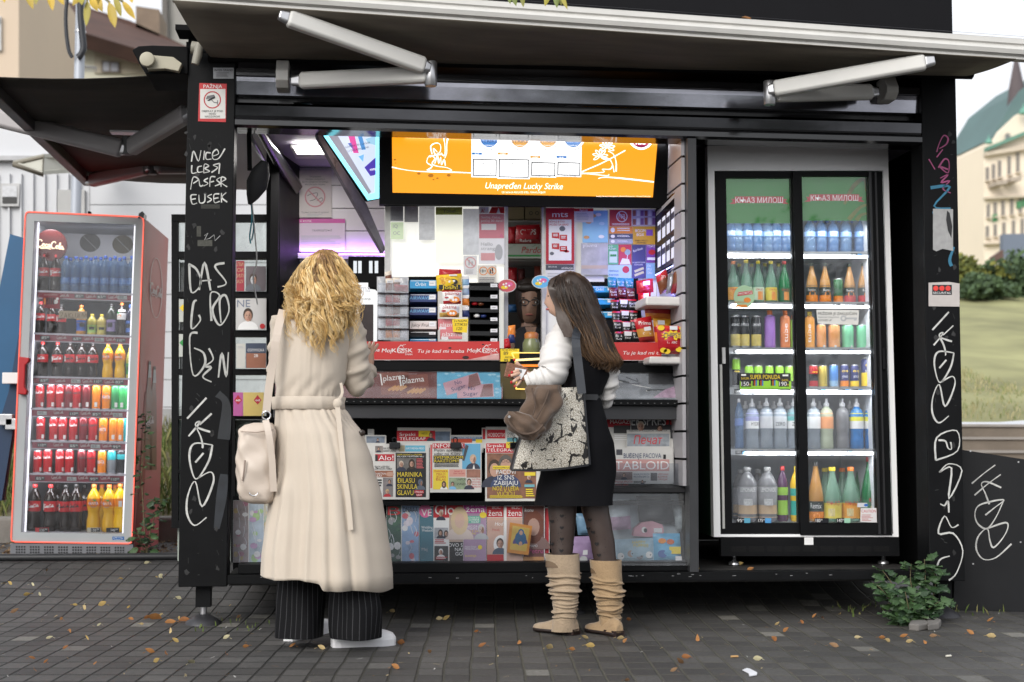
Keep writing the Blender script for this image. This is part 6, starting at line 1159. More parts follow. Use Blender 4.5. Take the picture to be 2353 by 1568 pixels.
gl=lambda H,r:drink('cola',H,r,GREYB,mat((.30,.30,.31),.4,0,.2,30),mat((.3,.3,.3),.4),(.08,.64),(('t','LEMONADE',.55*H,.022,r*1.6,W_),('b',0,.3*H,r*.9,.12*H,mat((.5,.5,.5),.5,0,.4,90))),mat((.45,.32,.2),.4))
put(5,1703,44,1074,gl,'large grey lemonade bottle');put(5,1748,44,1074,gl,'large grey lemonade bottle with leaf print')
put(5,1782,25,1072,lambda H,r:drink('cola',H,r,liquid_mat((.08,.03,.08),.1),mat((.28,.5,.06),.35,0,.08),CAPR,(.0,.62),None,None),'purple bottle in lime green sleeve')
put(5,1813,28,1072,lambda H,r:drink('cola',H,r,liquid_mat((.8,.5,.02),.05),mat((.02,.36,.32),.35,0,.08),CAPY,(.0,.60),None,None),'yellow bottle in teal sleeve')
put(5,1857,34,1062,lambda H,r:drink('neck',H,r,ORJ,mat((.02,.03,.03),.35),mat((.05,.05,.05),.4),(.05,.34),(('t','Remix',.22*H,.03,r*1.5,W_),('e',.1,.1*H,r*.9,.1*H,ORANGE)),CORG),'tall orange juice bottle with black label')
bg2=lambda lab,cap,liq:(lambda H,r:drink('neck',H,r,liq,lab,cap,(.06,.34),(('t','КЊАЗ',.3*H,.022,r*1.4,CREDP),('b',-.2,.1*H,r*.7,.14*H,mat((.6,.5,.25),.5,0,.4,90)))))
put(5,1894,42,1074,bg2(LBY,CAPY,GRN),'large pale green bottle with yellow cap');put(5,1936,42,1073,bg2(LBO,CAPO,GRN),'large pale green bottle with orange cap');put(5,1978,38,1050,bg2(LBG,CAPR,DGRN),'large dark green bottle with red cap')
for x,f_,t in((1688,gl,1078),(1727,gl,1078),(1878,bg2(LBY,CAPY,GRN),1076),(1917,bg2(LBO,CAPO,GRN),1076),(1958,bg2(LBG,CAPR,DGRN),1055)):put(5,x,38,t,f_,'large bottle',Y=.96+FO,back=True)
PG=PY(.578+FO)
poster('sticker',0,0,0,0,mat((.35,.52,.33),.4,0,.08),'round light green mineral water sticker on the left fridge door','sticker',pl=PY(.6+FO),pts=[(1710+24*cos(2*pi*k/24)-(6 if k>14 else 0)*0,682+26*sin(2*pi*k/24))for k in range(24)][::-1],fn=lambda b,pl:(b.pq(pl,[(1694,681),(1730,676),(1728,668),(1696,672)],CREDP,.001),b.text(pl,'КЊАЗ МИЛОШ',1712,677,6,W_,.002,'c',w=32,ang=-.1),b.ell(pl,1717,690,8,6,MORG,.001),b.text(pl,'НАРАНЏА',1700,697,4.5,mat((.6,.15,.02),.5),.0015,'c',w=24),b.pq(pl,[(1687,706),(1718,706),(1715,700),(1690,701)],MORG,.0012)))
poster('notice',0,0,0,0,mat((.68,.67,.64),.5),'white notice with a grey key saying the fridge is locked','notice',pl=PG,pts=[(1879,743),(1895,745),(1972,747),(1974,713),(1876,712)],fn=lambda b,pl:(b.text(pl,'FRIŽIDER JE ZAKLJUČAN',1924,724,6.2,INK,.001,'c',w=89),b.text(pl,'PRODAVAC OTKLJUČAVA',1880,731,3.2,GREYINK,.001,w=48),b.text(pl,'LOCKED UP',1880,738.5,4.4,INK,.001,w=31),b.ring(pl,1938,732,7,7,3.6,LGREY,.001),b.pr(pl,1944,730,1969,734,LGREY,.001),b.pr(pl,1962,733,1968,737,LGREY,.0012)))
def f(b,pl):
 b.pr(pl,1700,876,1818,894.5,LIME,.001);b.pr(pl,1702.5,858,1815,876,INK,.0012);b.text(pl,'SUPER PONUDA',1758,871.5,10,YEL,.002,'c',w=69);b.text(pl,'2x0,25L',1712,872,4.6,YEL,.002,'c',w=19);b.text(pl,'2x0,5L',1804,876,4.6,YEL,.002,'c',w=16)
 for x,t in((1702,'150'),(1789,'190')):b.pr(pl,x,875,x+24,889,INK,.0015);b.text(pl,t,x+10,887,9.5,W_,.002,'c',w=17);b.text(pl,'RSD',x+21,886,3,YEL,.0021,'c',w=5)
 for k in range(12):
  x=(1729+k*3.6)if k<7 else(1767+(k-7)*3.8);b.pr(pl,x,874,x+3,887,[CBLK,CRED,CBLU,LIME][k%4],.0022)
 b.line(pl,[(1703,891),(1812,893)],.7,GREEN,.0022);b.pr(pl,1703,860,1714,864,W_,.002);b.pr(pl,1798,861,1811,865,W_,.002)
poster('offer_card',0,0,0,0,INK,'black and lime double offer card across the fridge shelf','price card',pl=PY(.6+FO),pts=[(1699,894),(1817,898),(1817,859),(1699,857)],fn=f)
poster('notice',0,0,0,0,mat((.7,.68,.68),.5),'small white caution notice at the bottom right of the fridge door','notice',pl=PG,pts=[(1977,1200),(2015,1201),(2014,1168),(1978,1168)],fn=lambda b,pl:(b.text(pl,'CAUTION',1996,1178,6.5,CREDP,.001,'c',w=33),b.lines(pl,1980,1183,2012,1199,5,mat((.5,.15,.15),.5),.001,.4,.6)))
poster('sticker',1970,1156,1993,1166,mat((.6,.6,.62),.5),'pale price sticker above the caution notice','sticker',Y=.578+FO,fn=lambda b,pl:b.ell(pl,1990,1161,5,3,BLUE,.001))
for x,t,m,cn in((1692,'95',mat((.1,.35,.5),.4),'teal'),(1740,'175',mat((.08,.3,.6),.4),'blue'),(1872,'180',CBLK,'black'),(1922,'140',mat((.3,.55,.4),.4),'mint')):
 poster('price_tag',x,1191,x+32,1202,CBLK,'dark price tag with %s end at the foot of the white fridge'%cn,'price tag',Y=.6+FO if x<1830 else.578+FO,fn=lambda b,pl,x=x,t=t,m=m:(b.pr(pl,x+18,1191,x+32,1202,m,.001),b.text(pl,t,x+2,1200,7.5,W_,.001,w=11),b.text(pl,'00',x+13.5,1196,3,W_,.001)))
# ================================================================ red cola fridge standing further back on the left
QY=1.95;PQ=PY(QY)
qz=gz(-2,QY)
cf_=thing('drinks_fridge','tall red drinks fridge with glowing red door outline left of the kiosk','fridge',onY(165,1279,QY+.3))
DG=mat((.36,.38,.39),.35,0,.06,6)
TLq,TRq,BRq,BLq=(61,488),(330,500),(303,1248),(26,1243)
def fq(u,v):
 return(lerp(lerp(TLq[0],TRq[0],u),lerp(BLq[0],BRq[0],u),v),lerp(lerp(TLq[1],TRq[1],u),lerp(BLq[1],BRq[1],u),v))
ITL,ITR,IBR,IBL=(80,509),(312,517),(284,1227),(49,1223)
def shade_quad(b,a,c,m,off=0,th=.03):b.slab(PQ,[a[3],a[2],a[1],a[0]],m,off,th)
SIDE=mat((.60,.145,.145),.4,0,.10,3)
fr0=[PQ.pt(*p)for p in(TLq,TRq,(303,1278),(25,1278))]
rr_t,rr_b=onY(387,546,QY+.95),onY(362,1262,QY+.95)
dv=rr_t-fr0[1];dvb=Vector((dv.x,dv.y,0))
bk=[fr0[0]+dvb,fr0[1]+dvb,fr0[2]+dvb,fr0[3]+dvb]
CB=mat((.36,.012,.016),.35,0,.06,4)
b=MB()
PS_=PL(fr0[1],(fr0[2]-fr0[1]).cross(dvb))
s0=Vector((0,.05,0))
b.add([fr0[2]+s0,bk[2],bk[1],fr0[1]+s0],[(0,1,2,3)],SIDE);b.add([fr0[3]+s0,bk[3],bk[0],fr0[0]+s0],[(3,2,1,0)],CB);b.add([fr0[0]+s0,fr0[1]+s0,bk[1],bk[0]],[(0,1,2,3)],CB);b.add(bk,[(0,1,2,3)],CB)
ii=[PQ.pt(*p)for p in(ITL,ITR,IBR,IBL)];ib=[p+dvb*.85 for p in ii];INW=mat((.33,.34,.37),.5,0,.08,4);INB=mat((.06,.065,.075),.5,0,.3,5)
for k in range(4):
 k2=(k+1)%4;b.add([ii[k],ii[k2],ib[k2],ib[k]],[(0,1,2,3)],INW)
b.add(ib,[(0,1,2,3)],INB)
WP=mat((.85,.72,.72),.45)
def sp(u,v):return(lerp(lerp(331,387,u),lerp(303,361,u),v),lerp(lerp(501,546,u),lerp(1278,1250,u),v))
b.ring(PS_,357.5,662,14.5,69,1.2,WP,.004,32)
for s_ in SCRIPT:b.line(PS_,[(344+x*2.7,652+x*1.6+y*9.5-6)for x,y in s_],1.7,WP,.005,4)
for s_ in SCRIPT:b.line(PS_,[(333+x*1.9,955+y*7)for x,y in s_],1.4,WP,.005,4)
for x,y0 in((343,838),(354,850)):
 b.pq(PS_,[(x-4,y0+30),(x+4,y0+30),(x+3,y0),(x-2,y0)],mat((.5,.5,.52),.4),.003);b.pq(PS_,[(x-11,1080),(x+5,1080),(x+5,y0+70),(x+3,y0+30),(x-4,y0+30),(x-8,y0+70)],mat((.20,.05,.025),.35,0,.4,12),.0025);b.pq(PS_,[(x-3,y0),(x+3,y0),(x+2,y0-8),(x-2,y0-8)],mat((.1,.08,.08),.4),.004)
b.pq(PS_,[(308,1275),(322,1268),(345,900),(333,900)],mat((.32,.03,.025),.4,0,.3,5),.0015)
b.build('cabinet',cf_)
b=MB();bq=[(25,1249),(306,1251),(306,1280),(24,1279)];b.slab(PQ,bq[::-1],mat((.16,.165,.18),.45,.2,.1,8),.012,.05)
for g_ in range(8):
 for r_ in range(3):
  for c_ in range(4):b.ell(PQ,39.5+g_*32.4+c_*6,1256.6+r_*6.2+g_*.3,2.4,2.4,INK,.0135,8)
b.build('kick_grille',cf_)
dr=MB()
for a,c in(((TLq,TRq,ITR,ITL),0),((IBL,IBR,BRq,BLq),0),((TLq,ITL,IBL,BLq),0),((ITR,TRq,BRq,IBR),0)):dr.slab(PQ,list(a)[::-1],DG,.012,.03)
door_=dr.build('door',cf_)
b=MB();rim=[(66,488),(322,499.5),(330,504),(331,514),(304,1240),(302,1247),(296,1249),(36,1245),(28,1242),(27,1234),(59,500),(61,491)]
nl=[PQ.pt(x,y,.016)for x,y in rim];b.tube(nl+[nl[0]],.0045,glow((1,.14,.09),1.1),6,cap=False);b.build('lit_edge',door_)
b=MB();b.slab(PQ,[(IBL[0],IBL[1]),IBR,ITR,ITL],glass_mat((.97,.975,.98),1.0,.02,.03),.006,.004);b.build('glass',door_)
b=MB();hp=PL(PQ.p+Vector((0,-.04,0)),PQ.n);b.slab(hp,[(42,906),(62,908),(64,898),(58,890),(60,840),(68,832),(69,823),(45,820)],mat((.42,.008,.012),.4,0,.05,8),.02,.05);b.build('handle',door_,bevel=.006)
b=MB();b.slab(PQ,[(318,503),(331,503),(333,492),(328,487),(320,492)],BLACKG,.02,.1);b.slab(PQ,[(202,495),(209,495),(209,487),(203,486)],BLACK,.01,.03);b.build('hinge',cf_)
b=MB();b.pr(PQ,259,1233,286,1241,mat((.02,.12,.35),.4),.0125);b.ring(PQ,272,1237,11,2.6,.6,W_,.013);b.build('badge',door_)
PK=PY(QY+.12)
b=MB();b.slab(PK,[(116.8+37*cos(2*pi*k/30),563.7+36.5*sin(2*pi*k/30))for k in range(30)][::-1],mat((.10,.006,.006),.25,0,.1,6),.0,.02)
lit=mat((.5,.4,.3),.5,em=(1,.72,.45),es=1.3)
for s_ in SCRIPT:b.line(PK,[(84+x*6.4,549+x*.9+y*6.2)for x,y in s_],3.2,lit,.003,4)
b.build('logo_disc',cf_)
PK2=PY(QY+.5);b=MB();b.slab(PK2,[(82,606),(310,612),(311,530),(82,524)],mat((.5,.51,.54),.4,0,.06,6),0,.01);b.line(PK2,[(90,590),(308,596)],2,mat((.2,.2,.22),.5),.001);b.build('fan_panel',cf_)
for cx,cy in((207,558),(282,562)):
 b=MB();b.ell(PK2,cx,cy,24,21.5,INK,.0015)
 for r_ in(23,20,17,14,11,8,5):b.ring(PK2,cx,cy,r_,r_*.9,1.3,mat((.12,.12,.11),.5)if cx<240 else mat((.16,.13,.06),.5),.003)
 b.line(PK2,[(cx-16,cy-16),(cx+16,cy+16)],1.4,mat((.3,.3,.3),.5),.004);b.build('fan',cf_)
SQ=[(86.7,669.6,306,677.4,14.5),(80,766.7,302.7,774.2,16),(77.8,866.3,298.6,871.3,14.5),(72.8,939.4,296,944.4,16.5),(73.8,1013.7,292.4,1018.4,16),(68.2,1089.4,289.6,1092,17)]
PSH=PY(QY+.05);STR=mat((.25,.025,.05),.4,0,.08,10)
sv=[]
for n_,(x0,y0,x1,y1,h)in enumerate(SQ):
 b=MB();q=[(x0,y0),(x1,y1),(x1,y1+h),(x0,y0+h)];b.slab(PSH,q[::-1],STR,0,.012)
 b.slab(PSH,[(x0-2,y0+2),(x1,y1+2),(x1,y1-2),(x0-2,y0-2)],mat((.62,.58,.66),.35),.006,.02);b.slab(PSH,[(x0,y0+h+2),(x1,y1+h+2),(x1,y1+h),(x0,y0+h)],mat((.5,.48,.55),.35),.004,.02)
 A,B=PSH.pt(x0,y0),PSH.pt(x1,y1);dd=Vector((dvb.x*.6,dvb.y*.6,0));b.add([A,B,B+dd,A+dd,A-Vector((0,0,.008)),B-Vector((0,0,.008)),B+dd-Vector((0,0,.008)),A+dd-Vector((0,0,.008))],[(0,1,2,3),(7,6,5,4)],mat((.4,.4,.43),.4))
 sl_=(y1-y0)/(x1-x0)
 for k,t in enumerate((.12,.45,.68,.9)):
  xx=lerp(x0,x1,t);yy=lerp(y0,y1,t)+h-4
  b.pq(PSH,[(xx-14,yy+1.5),(xx+8,yy+2),(xx+8,yy-7),(xx-14,yy-7.5)],[mat((.05,.055,.06),.4),mat((.4,.42,.42),.5)][(n_+k)%3==0],.002);b.text(PSH,['110','85','65','95'][(n_+k)%4],xx-11,yy,6,W_ if(n_+k)%3 else GREYINK,.003,w=11);b.text(PSH,'00',xx+1,yy-3,3,W_,.003,w=5)
 for t in(.28,.56,.79):
  xx=lerp(x0,x1,t);yy=lerp(y0,y1,t)+1.5
  for s_ in SCRIPT:b.line(PSH,[(xx-12+x*2.3,yy+x*.05+y*3)for x,y in s_],.8,mat((.6,.5,.5),.5),.002,3)
 b.build('shelf',cf_);sv.append((A,B))
b=MB()
for a,c in((ITL,IBL),(ITR,IBR)):
 P_,Q_=PQ.pt(*a)+Vector((.012 if a==ITL else-.012,.05,0)),PQ.pt(*c)+Vector((.012 if a==ITL else-.012,.05,0));b.tube([P_,Q_],.006,glow((.95,.93,1),1.3),6)
b.build('light_strip',cf_)
for n_,(A,B)in enumerate(sv):
 c_=(A+B)/2;arealamp('red_fridge_light_%d'%n_,c_+Vector((0,.03,-.035)),.6,.02,.9,(.97,.95,1),(R(25),0,0))
c_=PQ.pt(196,520)+Vector((0,.08,0));arealamp('red_fridge_light_top',c_,.6,.02,1.0,(.97,.95,1),(R(25),0,0))
cnt2={};RW=['top','second','third','fourth','fifth','sixth','bottom']
def putq(n_,x,wpx,ytop,fn,desc,cat='bottle',Y=.13,rz=None,back=False):
 Pq=PY(QY+Y)
 if n_<6:x0,y0,x1,y1,h=SQ[n_];yb=lerp(y0,y1,(x-x0)/(x1-x0))-1
 else:yb=lerp(1223,1227,(x-49)/235)-1
 if n_<6:A,B=sv[n_];t=(x-SQ[n_][0])/(SQ[n_][2]-SQ[n_][0]);z=lerp(A.z,B.z,t)+.002
 else:z=lerp(ii[3].z,ii[2].z,(x-49)/235)+.002
 p=Pq.pt(x,yb);H=Pq.pt(x,ytop).z-z;Rr=wpx/2*(Pq.pt(x+1,yb)-p).length
 H=round(H/.006)*.006;Rr=round(Rr/.002)*.002
 k=(n_,back);cnt2[k]=cnt2.get(k,0)+1
 lab='%s, %s from left, %s shelf%s, red fridge'%(desc,ordn[cnt2[k]-1],RW[n_],' back row' if back else '')
 place_drink(fn(H,Rr),Vector((p.x,QY+Y,z)),lab,cat,'drinks on the %s shelf of the red fridge'%RW[n_],rnd.uniform(-.4,.4)if rz is None else rz,'bottle' if cat=='bottle' else 'drinks_can')
sc=lambda H,z,w,m=W_:(('s',z*H,w,m),)
cola=lambda H,r:drink('cola',H,r,COLA,CREDP,CAPR,(.42,.64),(('s',.54*H,r*1.7,W_),('b',-1.1,.45*H,r*.5,.14*H,BAR)))
zero=lambda H,r:drink('cola',H,r,COLA,CREDP,CAPK,(.42,.64),(('s',.54*H,r*1.7,INK),('b',-.9,.45*H,r*.5,.14*H,BAR)))
fant=lambda H,r:drink('fanta',H,r,FANY,CORG,CAPO,(.50,.70),(('e',0,.6*H,r*1.2,.17*H,mat((.02,.06,.3),.4)),('t','FANTA',.575*H,.05*H,r*1.5,W_),('e',.15,.665*H,r*.5,.04*H,GREEN)))
wat=lambda H,r:drink('water',H,r,AQUA2,mat((.12,.24,.5),.3,0,.2,30),CAPB,(.25,.42))
for x in(100,127):putq(0,x,25,585,cola,'small dark cola bottle with red label')
for x in(150,173,196,218,241,263,284,302):putq(0,x,23,589,wat,'blue capped water bottle')
for x in(160,184,207,230,252,274):putq(0,x,23,592,wat,'blue capped water bottle',Y=.3,back=True)
jui=lambda c,lab,cap:(lambda H,r:drink('cola',H,r,liquid_mat(c,.15),lab,cap,(.15,.5),(('b',0,.28*H,r*1.1,.12*H,INK),)))
for x,f_,ds,t in((92,cola,'dark cola bottle with red label',695),(118,cola,'dark cola bottle with red label',697),(140,zero,'dark bottle in shade',700),(186,jui((.55,.25,.03),mat((.03,.1,.4),.4),CAPO),'orange bottle with blue label',702),(211,jui((.55,.5,.1),mat((.3,.5,.1),.4),CAPY),'pale yellow bottle with green label',722),(233,jui((.55,.45,.12),mat((.5,.45,.1),.4),CAPY),'pale yellow bottle with yellow label',722),(255,jui((.02,.03,.02),mat((.25,.2,.38),.4),CAPK),'dark bottle with lilac sleeve',697),(279,lambda H,r:drink('cola',H,r,COLA,W_,CAPO,(.5,.8),(('e',0,.6*H,r*.9,.1*H,ORANGE),('e',-.3,.7*H,r*.7,.08*H,GREEN))),'black bottle with white label',697),(299,jui((.02,.02,.05),mat((.05,.15,.5),.4),CAPB),'dark bottle with blue label',702)):putq(1,x,23,t,f_,ds)
for x in(97,131,160,187,212):putq(2,x,25,786,cola if x<140 else zero,'dark cola bottle with red label')
for x in(247,275):putq(2,x,25,788,fant,'wavy orange soda bottle')
putq(2,297,16,800,jui((.5,.5,.1),GREEN,CAPY),'pale bottle with green label')
for x in(172,200):putq(2,x,24,790,zero,'dark cola bottle in shade',Y=.3,back=True)
cc=lambda m,lm:(lambda H,r:drink('can',H,r,None,m,None,(.3,.6),(('s',.68*H,r*1.8,lm),('b',.9,.1*H,r*.6,.16*H,BAR))if lm else(('b',.3,.12*H,r*.6,.18*H,BAR),)))
fc=lambda H,r:drink('can',H,r,None,CORG,None,(.3,.6),(('e',0,.5*H,r*1.5,.3*H,mat((.02,.06,.3),.4)),('t','FANTA',.44*H,.13*H,r*1.7,W_),('e',.1,.66*H,r*.8,.06*H,GREEN)))
CDRK=mat((.16,.008,.014),.22,.25,.05,10)
for x,f_,ds in((91,cc(CRED,W_),'red cola can'),(117,cc(CRED,W_),'red cola can'),(138,cc(CRED,W_),'red cola can'),(158,cc(CDRK,INK),'dark red cola can'),(176,cc(CRED,INK),'red cola can with black script'),(198,cc(CDRK,None),'dark red can'),(221,cc(CORG,None),'orange can'),(244,fc,'orange can with blue emblem'),(265,cc(mat((.03,.25,.08),.25,.2),None),'dark green can'),(281,cc(CGRN,None),'bright green can'),(294,cc(CGRN,None),'green can at the right wall')):putq(3,x,20.5,884,f_,ds,'drinks can')
for x,f_,ds in((93,cc(CRED,W_),'red cola can'),(123,cc(CRED,W_),'red cola can'),(144,cc(CRED,W_),'red cola can'),(168,cc(CRED,W_),'red cola can'),(191,cc(CDRK,INK),'dark red cola can'),(213,cc(CRED,INK),'red cola can with black script'),(237,fc,'orange can with blue emblem'),(260,cc(CORG,None),'plain orange can'),(278,cc(CORG,None),'plain orange can'),(291,cc(CTEAL,None),'teal and yellow can')):putq(4,x,20.5,959,f_,ds,'drinks can')
for x,f_,ds in((86,cc(CRED,W_),'red cola can'),(109,cc(CRED,W_),'red cola can'),(137,cc(CRED,W_),'red cola can'),(159,cc(CRED,W_),'red cola can'),(187,cc(CDRK,INK),'dark red cola can'),(209,cc(CRED,INK),'red cola can with black script'),(234,fc,'orange can with blue emblem'),(256,canf(CGRY,CGRY,CTEAL),'grey and teal can'),(278,canf(CBLK,CTEAL,CBLK,None,(.6,.8)),'black and teal can')):putq(5,x,21,1034,f_,ds,'drinks can')
for x,f_,ds in((78,cola,'large cola bottle with red cap'),(114,cola,'large cola bottle with red cap'),(149,zero,'large cola bottle with black cap'),(173,zero,'large cola bottle with black cap'),(214,fant,'large orange soda bottle'),(249,fant,'large orange soda bottle'),(274,lambda H,r:drink('fanta',H,r,liquid_mat((.85,.5,.0),.02),CORG,CAPO,(.50,.70),(('b',.2,.53*H,r*.5,.12*H,BAR),)),'large yellow soda bottle')):putq(6,x,31,1113,f_,ds,rz=rnd.uniform(-.2,.2))
for x,f_,ds in((130,zero,'large cola bottle with black cap'),(192,zero,'large cola bottle with black cap'),(232,fant,'large orange soda bottle'),(263,fant,'large orange soda bottle')):putq(6,x,30,1113,f_,ds,Y=.32,back=True)
PD=PY(QY-.002)
for x0,x1,m,t,lab in((81,112,CREDP,'135','red and black price tag in front of the large cola bottles'),(200,231,mat((.5,.48,.4),.5),'135','cream and black price tag before the large orange bottles'),(244,274,CBLK,'140','black and gold price tag at the right foot of the red fridge')):
 poster('price_tag',x0,1213,x1,1224,m,lab,'price tag',pl=PL(PD.p+Vector((0,.03,0)),PD.n),fn=lambda b,pl,x0=x0,x1=x1,t=t:(b.pr(pl,x0+9,1214,x1-1,1223,CBLK,.001),b.text(pl,t,x0+11,1221.5,6,W_,.002,w=10),b.text(pl,'00',x0+22,1218,3,W_,.002,w=5)))
poster('sticker',0,0,0,0,mat((.25,.015,.03),.4,0,.08),'dark red promotion sticker with bottles on the red fridge door','sticker',pl=PD,pts=[(98,708),(137,710),(138,675),(98,673)],fn=lambda b,pl:(b.lines(pl,101,676,134,680,2,mat((.5,.3,.3),.5),.001,.5,.1),b.pr(pl,101,686,105,700,MORG,.001),[b.pr(pl,107+5*k,684,110+5*k,700,INK,.001)for k in range(4)],b.ell(pl,128,694,5.5,5,W_,.001),b.ell(pl,132,687,3.5,3,W_,.0012)))
def f(b,pl):
 hw=mat((.10,.08,.07),.6)
 for pts in([(138,720),(145,719),(138,731),(146,730)],[(148,731),(151,720),(154,731)],[(149,727),(153,727)],[(158,719),(158,731)],[(164,720),(158,725),(165,731)],[(167,722),(166,731),(171,730)],[(174,720),(173,728),(176,730),(179,727),(179,720)],[(183,722),(181,729),(184,728)],[(188,728),(190,720),(193,729)],[(195,730),(196,721),(200,729),(200,720)],[(203,724),(202,729),(206,728),(206,723),(203,723)]):b.line(pl,pts,.9,hw,.001,3)
poster('handwritten_card',0,0,0,0,mat((.5,.42,.32),.7,0,.08,14),'beige handwritten card taped on the red fridge door','card',pl=PD,pts=[(134,731),(200,734),(200,716),(136,714)],fn=f)
# ================================================================ people
def skin_mesh(V,E,Rd,root=0,sub=1):
 me=bpy.data.meshes.new('sk');me.from_pydata([tuple(v)for v in V],E,[]);o=bpy.data.objects.new('sk',me);COL.objects.link(o)
 md=o.modifiers.new('s','SKIN');md.use_smooth_shade=True
 for i,r in enumerate(Rd):d=me.skin_vertices[0].data[i];d.radius=(r,r);d.use_root=(i==root)
 s=o.modifiers.new('u','SUBSURF');s.levels=sub
 ev=o.evaluated_get(bpy.context.evaluated_depsgraph_get());m2=bpy.data.meshes.new_from_object(ev)
 out=([v.co.copy()for v in m2.vertices],[tuple(p.vertices)for p in m2.polygons])
 bpy.data.objects.remove(o);bpy.data.meshes.remove(me);bpy.data.meshes.remove(m2);return out
def chain(V,E,Rd,start,pts):
 """append joints [(point, radius)...] hanging from joint start"""
 a=start
 for p,r in pts:V.append(Vector(p));Rd.append(r);E.append((a,len(V)-1));a=len(V)-1
 return a
HEADP=[(0.0,.30,.34,.02),(.06,.52,.56,.05),(.14,.66,.74,.06),(.24,.76,.86,.03),(.36,.84,.93,.0),(.48,.90,.98,-.02),(.58,.95,1.,-.03),(.70,.97,1.,-.04),(.80,.90,.95,-.05),(.89,.74,.79,-.05),(.96,.46,.5,-.05),(1.,.08,.08,-.05)]
def head_into(b,c,H,yaw,m,wx=.075,dx=.098,pitch=0.):
 """c chin-to-crown base point (chin level), yaw: direction the face looks (0 = +X), nose, brow, lips and ears modelled in"""
 n=28;rings=[];Mx=Matrix.Rotation(yaw,3,'Z')@Matrix.Rotation(pitch,3,'Y')
 for z,w,d,o in HEADP:
  r=[]
  for k in range(n):
   a=2*pi*k/n;ca,sa=cos(a),sin(a);x=d*dx*ca+o*dx;y=w*wx*sa;f=max(0,ca)**6;zz=z
   if.30<z<.52:x+=f*f*.022*(1-abs(z-.38)/.16 if z<.54 else 0)
   if.45<z<.55:x-=max(0,cos(a-.5))**18*.006+max(0,cos(a+.5))**18*.006
   if.1<z<.2:x+=f*.006
   if.2<=z<.3:x+=f*.004
   if.38<z<.55:y+=(1 if sa>0 else-1)*(max(0,abs(sa))**20)*.012
   r.append(c+Mx@Vector((x,y,zz*H)))
  rings.append(r)
 b.loft(rings,m)
 q=lambda x,y,z:c+Mx@Vector((x*dx,y*wx,z*H))
 return q
def pring(y,xl,xr,Y,d,n=64,disp=None,t=0.,th=None,hem=None,pw=2.):
 """horizontal ring between two measured edges at depth Y"""
 a,c=onY(xl,y,Y),onY(xr,y,Y);ce=(a+c)/2;hw=(c-a).length/2;R_=[]
 for k in range(n):
  q=th[k]if th else 2*pi*k/n
  ca,sa=cos(q),sin(q);e=2/pw;ux=abs(ca)**e*(1 if ca>0 else-1);uy=abs(sa)**e*(1 if sa>0 else-1)
  s_=1+(disp(q,t,y)/hw if disp else 0)
  p=ce+Vector((ux*hw*s_,uy*(d+(disp(q,t,y)if disp else 0)),0))
  if hem:p.z-=hem(q)
  R_.append(p)
 return R_
def dense(rows,step=8):
 out=[]
 y=rows[0][0]
 while y<rows[-1][0]:out.append((y,)+tuple(interp(rows,y)));y+=step
 out.append(rows[-1]);return out
def ribbon(b,pts,w,m,nrm=Vector((0,-1,0)),sm=5,th=.003):
 P=catmull(pts,sm);rings=[]
 for i,p in enumerate(P):
  t=(P[min(i+1,len(P)-1)]-P[max(i-1,0)]).normalized();s_=t.cross(nrm).normalized()*(w/2)
  rings.append([p-s_+nrm*th,p+s_+nrm*th,p+s_-nrm*th,p-s_-nrm*th])
 b.loft(rings,m,smooth=False)
WY=-.62
w=thing('person','person with long curly blonde hair in a cream trench coat standing at the counter','person',Vector((onY(760,1480,WY).x,WY,0)))
O=lambda x,y,Y=WY:onY(x,y,Y-.12)
V,E,Rd=[O(722,960)],[],[.10]
tp=chain(V,E,Rd,0,[(O(714,880),.095),(O(722,790),.11),(O(735,735),.07),(O(742,700),.05),(O(745,670),.05)])
sh=2
a=chain(V,E,Rd,sh,[(O(795,738),.05),(O(822,868,-.56),.04),(O(846,850,-.46),.028)])
palm=chain(V,E,Rd,a,[(O(847,834,-.43),.026),(O(848,818,-.40),.027)])
for k,(dx,dy,dY)in enumerate(((-5,-20,.01),(1,-26,.02),(6,-25,.03),(11,-20,.04))):
 chain(V,E,Rd,palm,[(O(843+4*k,810,-.40),.011),(O(844+4*k+dx*.6,812+dy*.6,-.38),.0095),(O(845+4*k+dx,812+dy,-.36+dY),.008)])
chain(V,E,Rd,palm-1,[(O(838,830,-.41),.013),(O(834,817,-.39),.011),(O(833,806,-.37),.009)])
chain(V,E,Rd,sh,[(O(655,740),.05),(O(648,850,-.52),.04),(O(690,880,-.42),.028),(O(720,860,-.40),.022)])
for x0,x1 in((695,690),(770,822)):chain(V,E,Rd,0,[(O(x0,1010),.07),(O((x0+x1)/2,1230),.06),(O(x1,1440),.04)])
vs,fs=skin_mesh(V,E,Rd)
b=MB();b.add(vs,fs,SKIN,True);head_into(b,O(748,688),onY(748,580,WY).z-onY(748,688,WY).z,pi*.42,SKIN);b.build('body',w)
COAT=mat((.57,.495,.41),.78,0,.04,5,.16,320,spec=.2,sheen=.15)
sg=lambda x:1/(1+math.exp(-max(-40,min(40,x))))
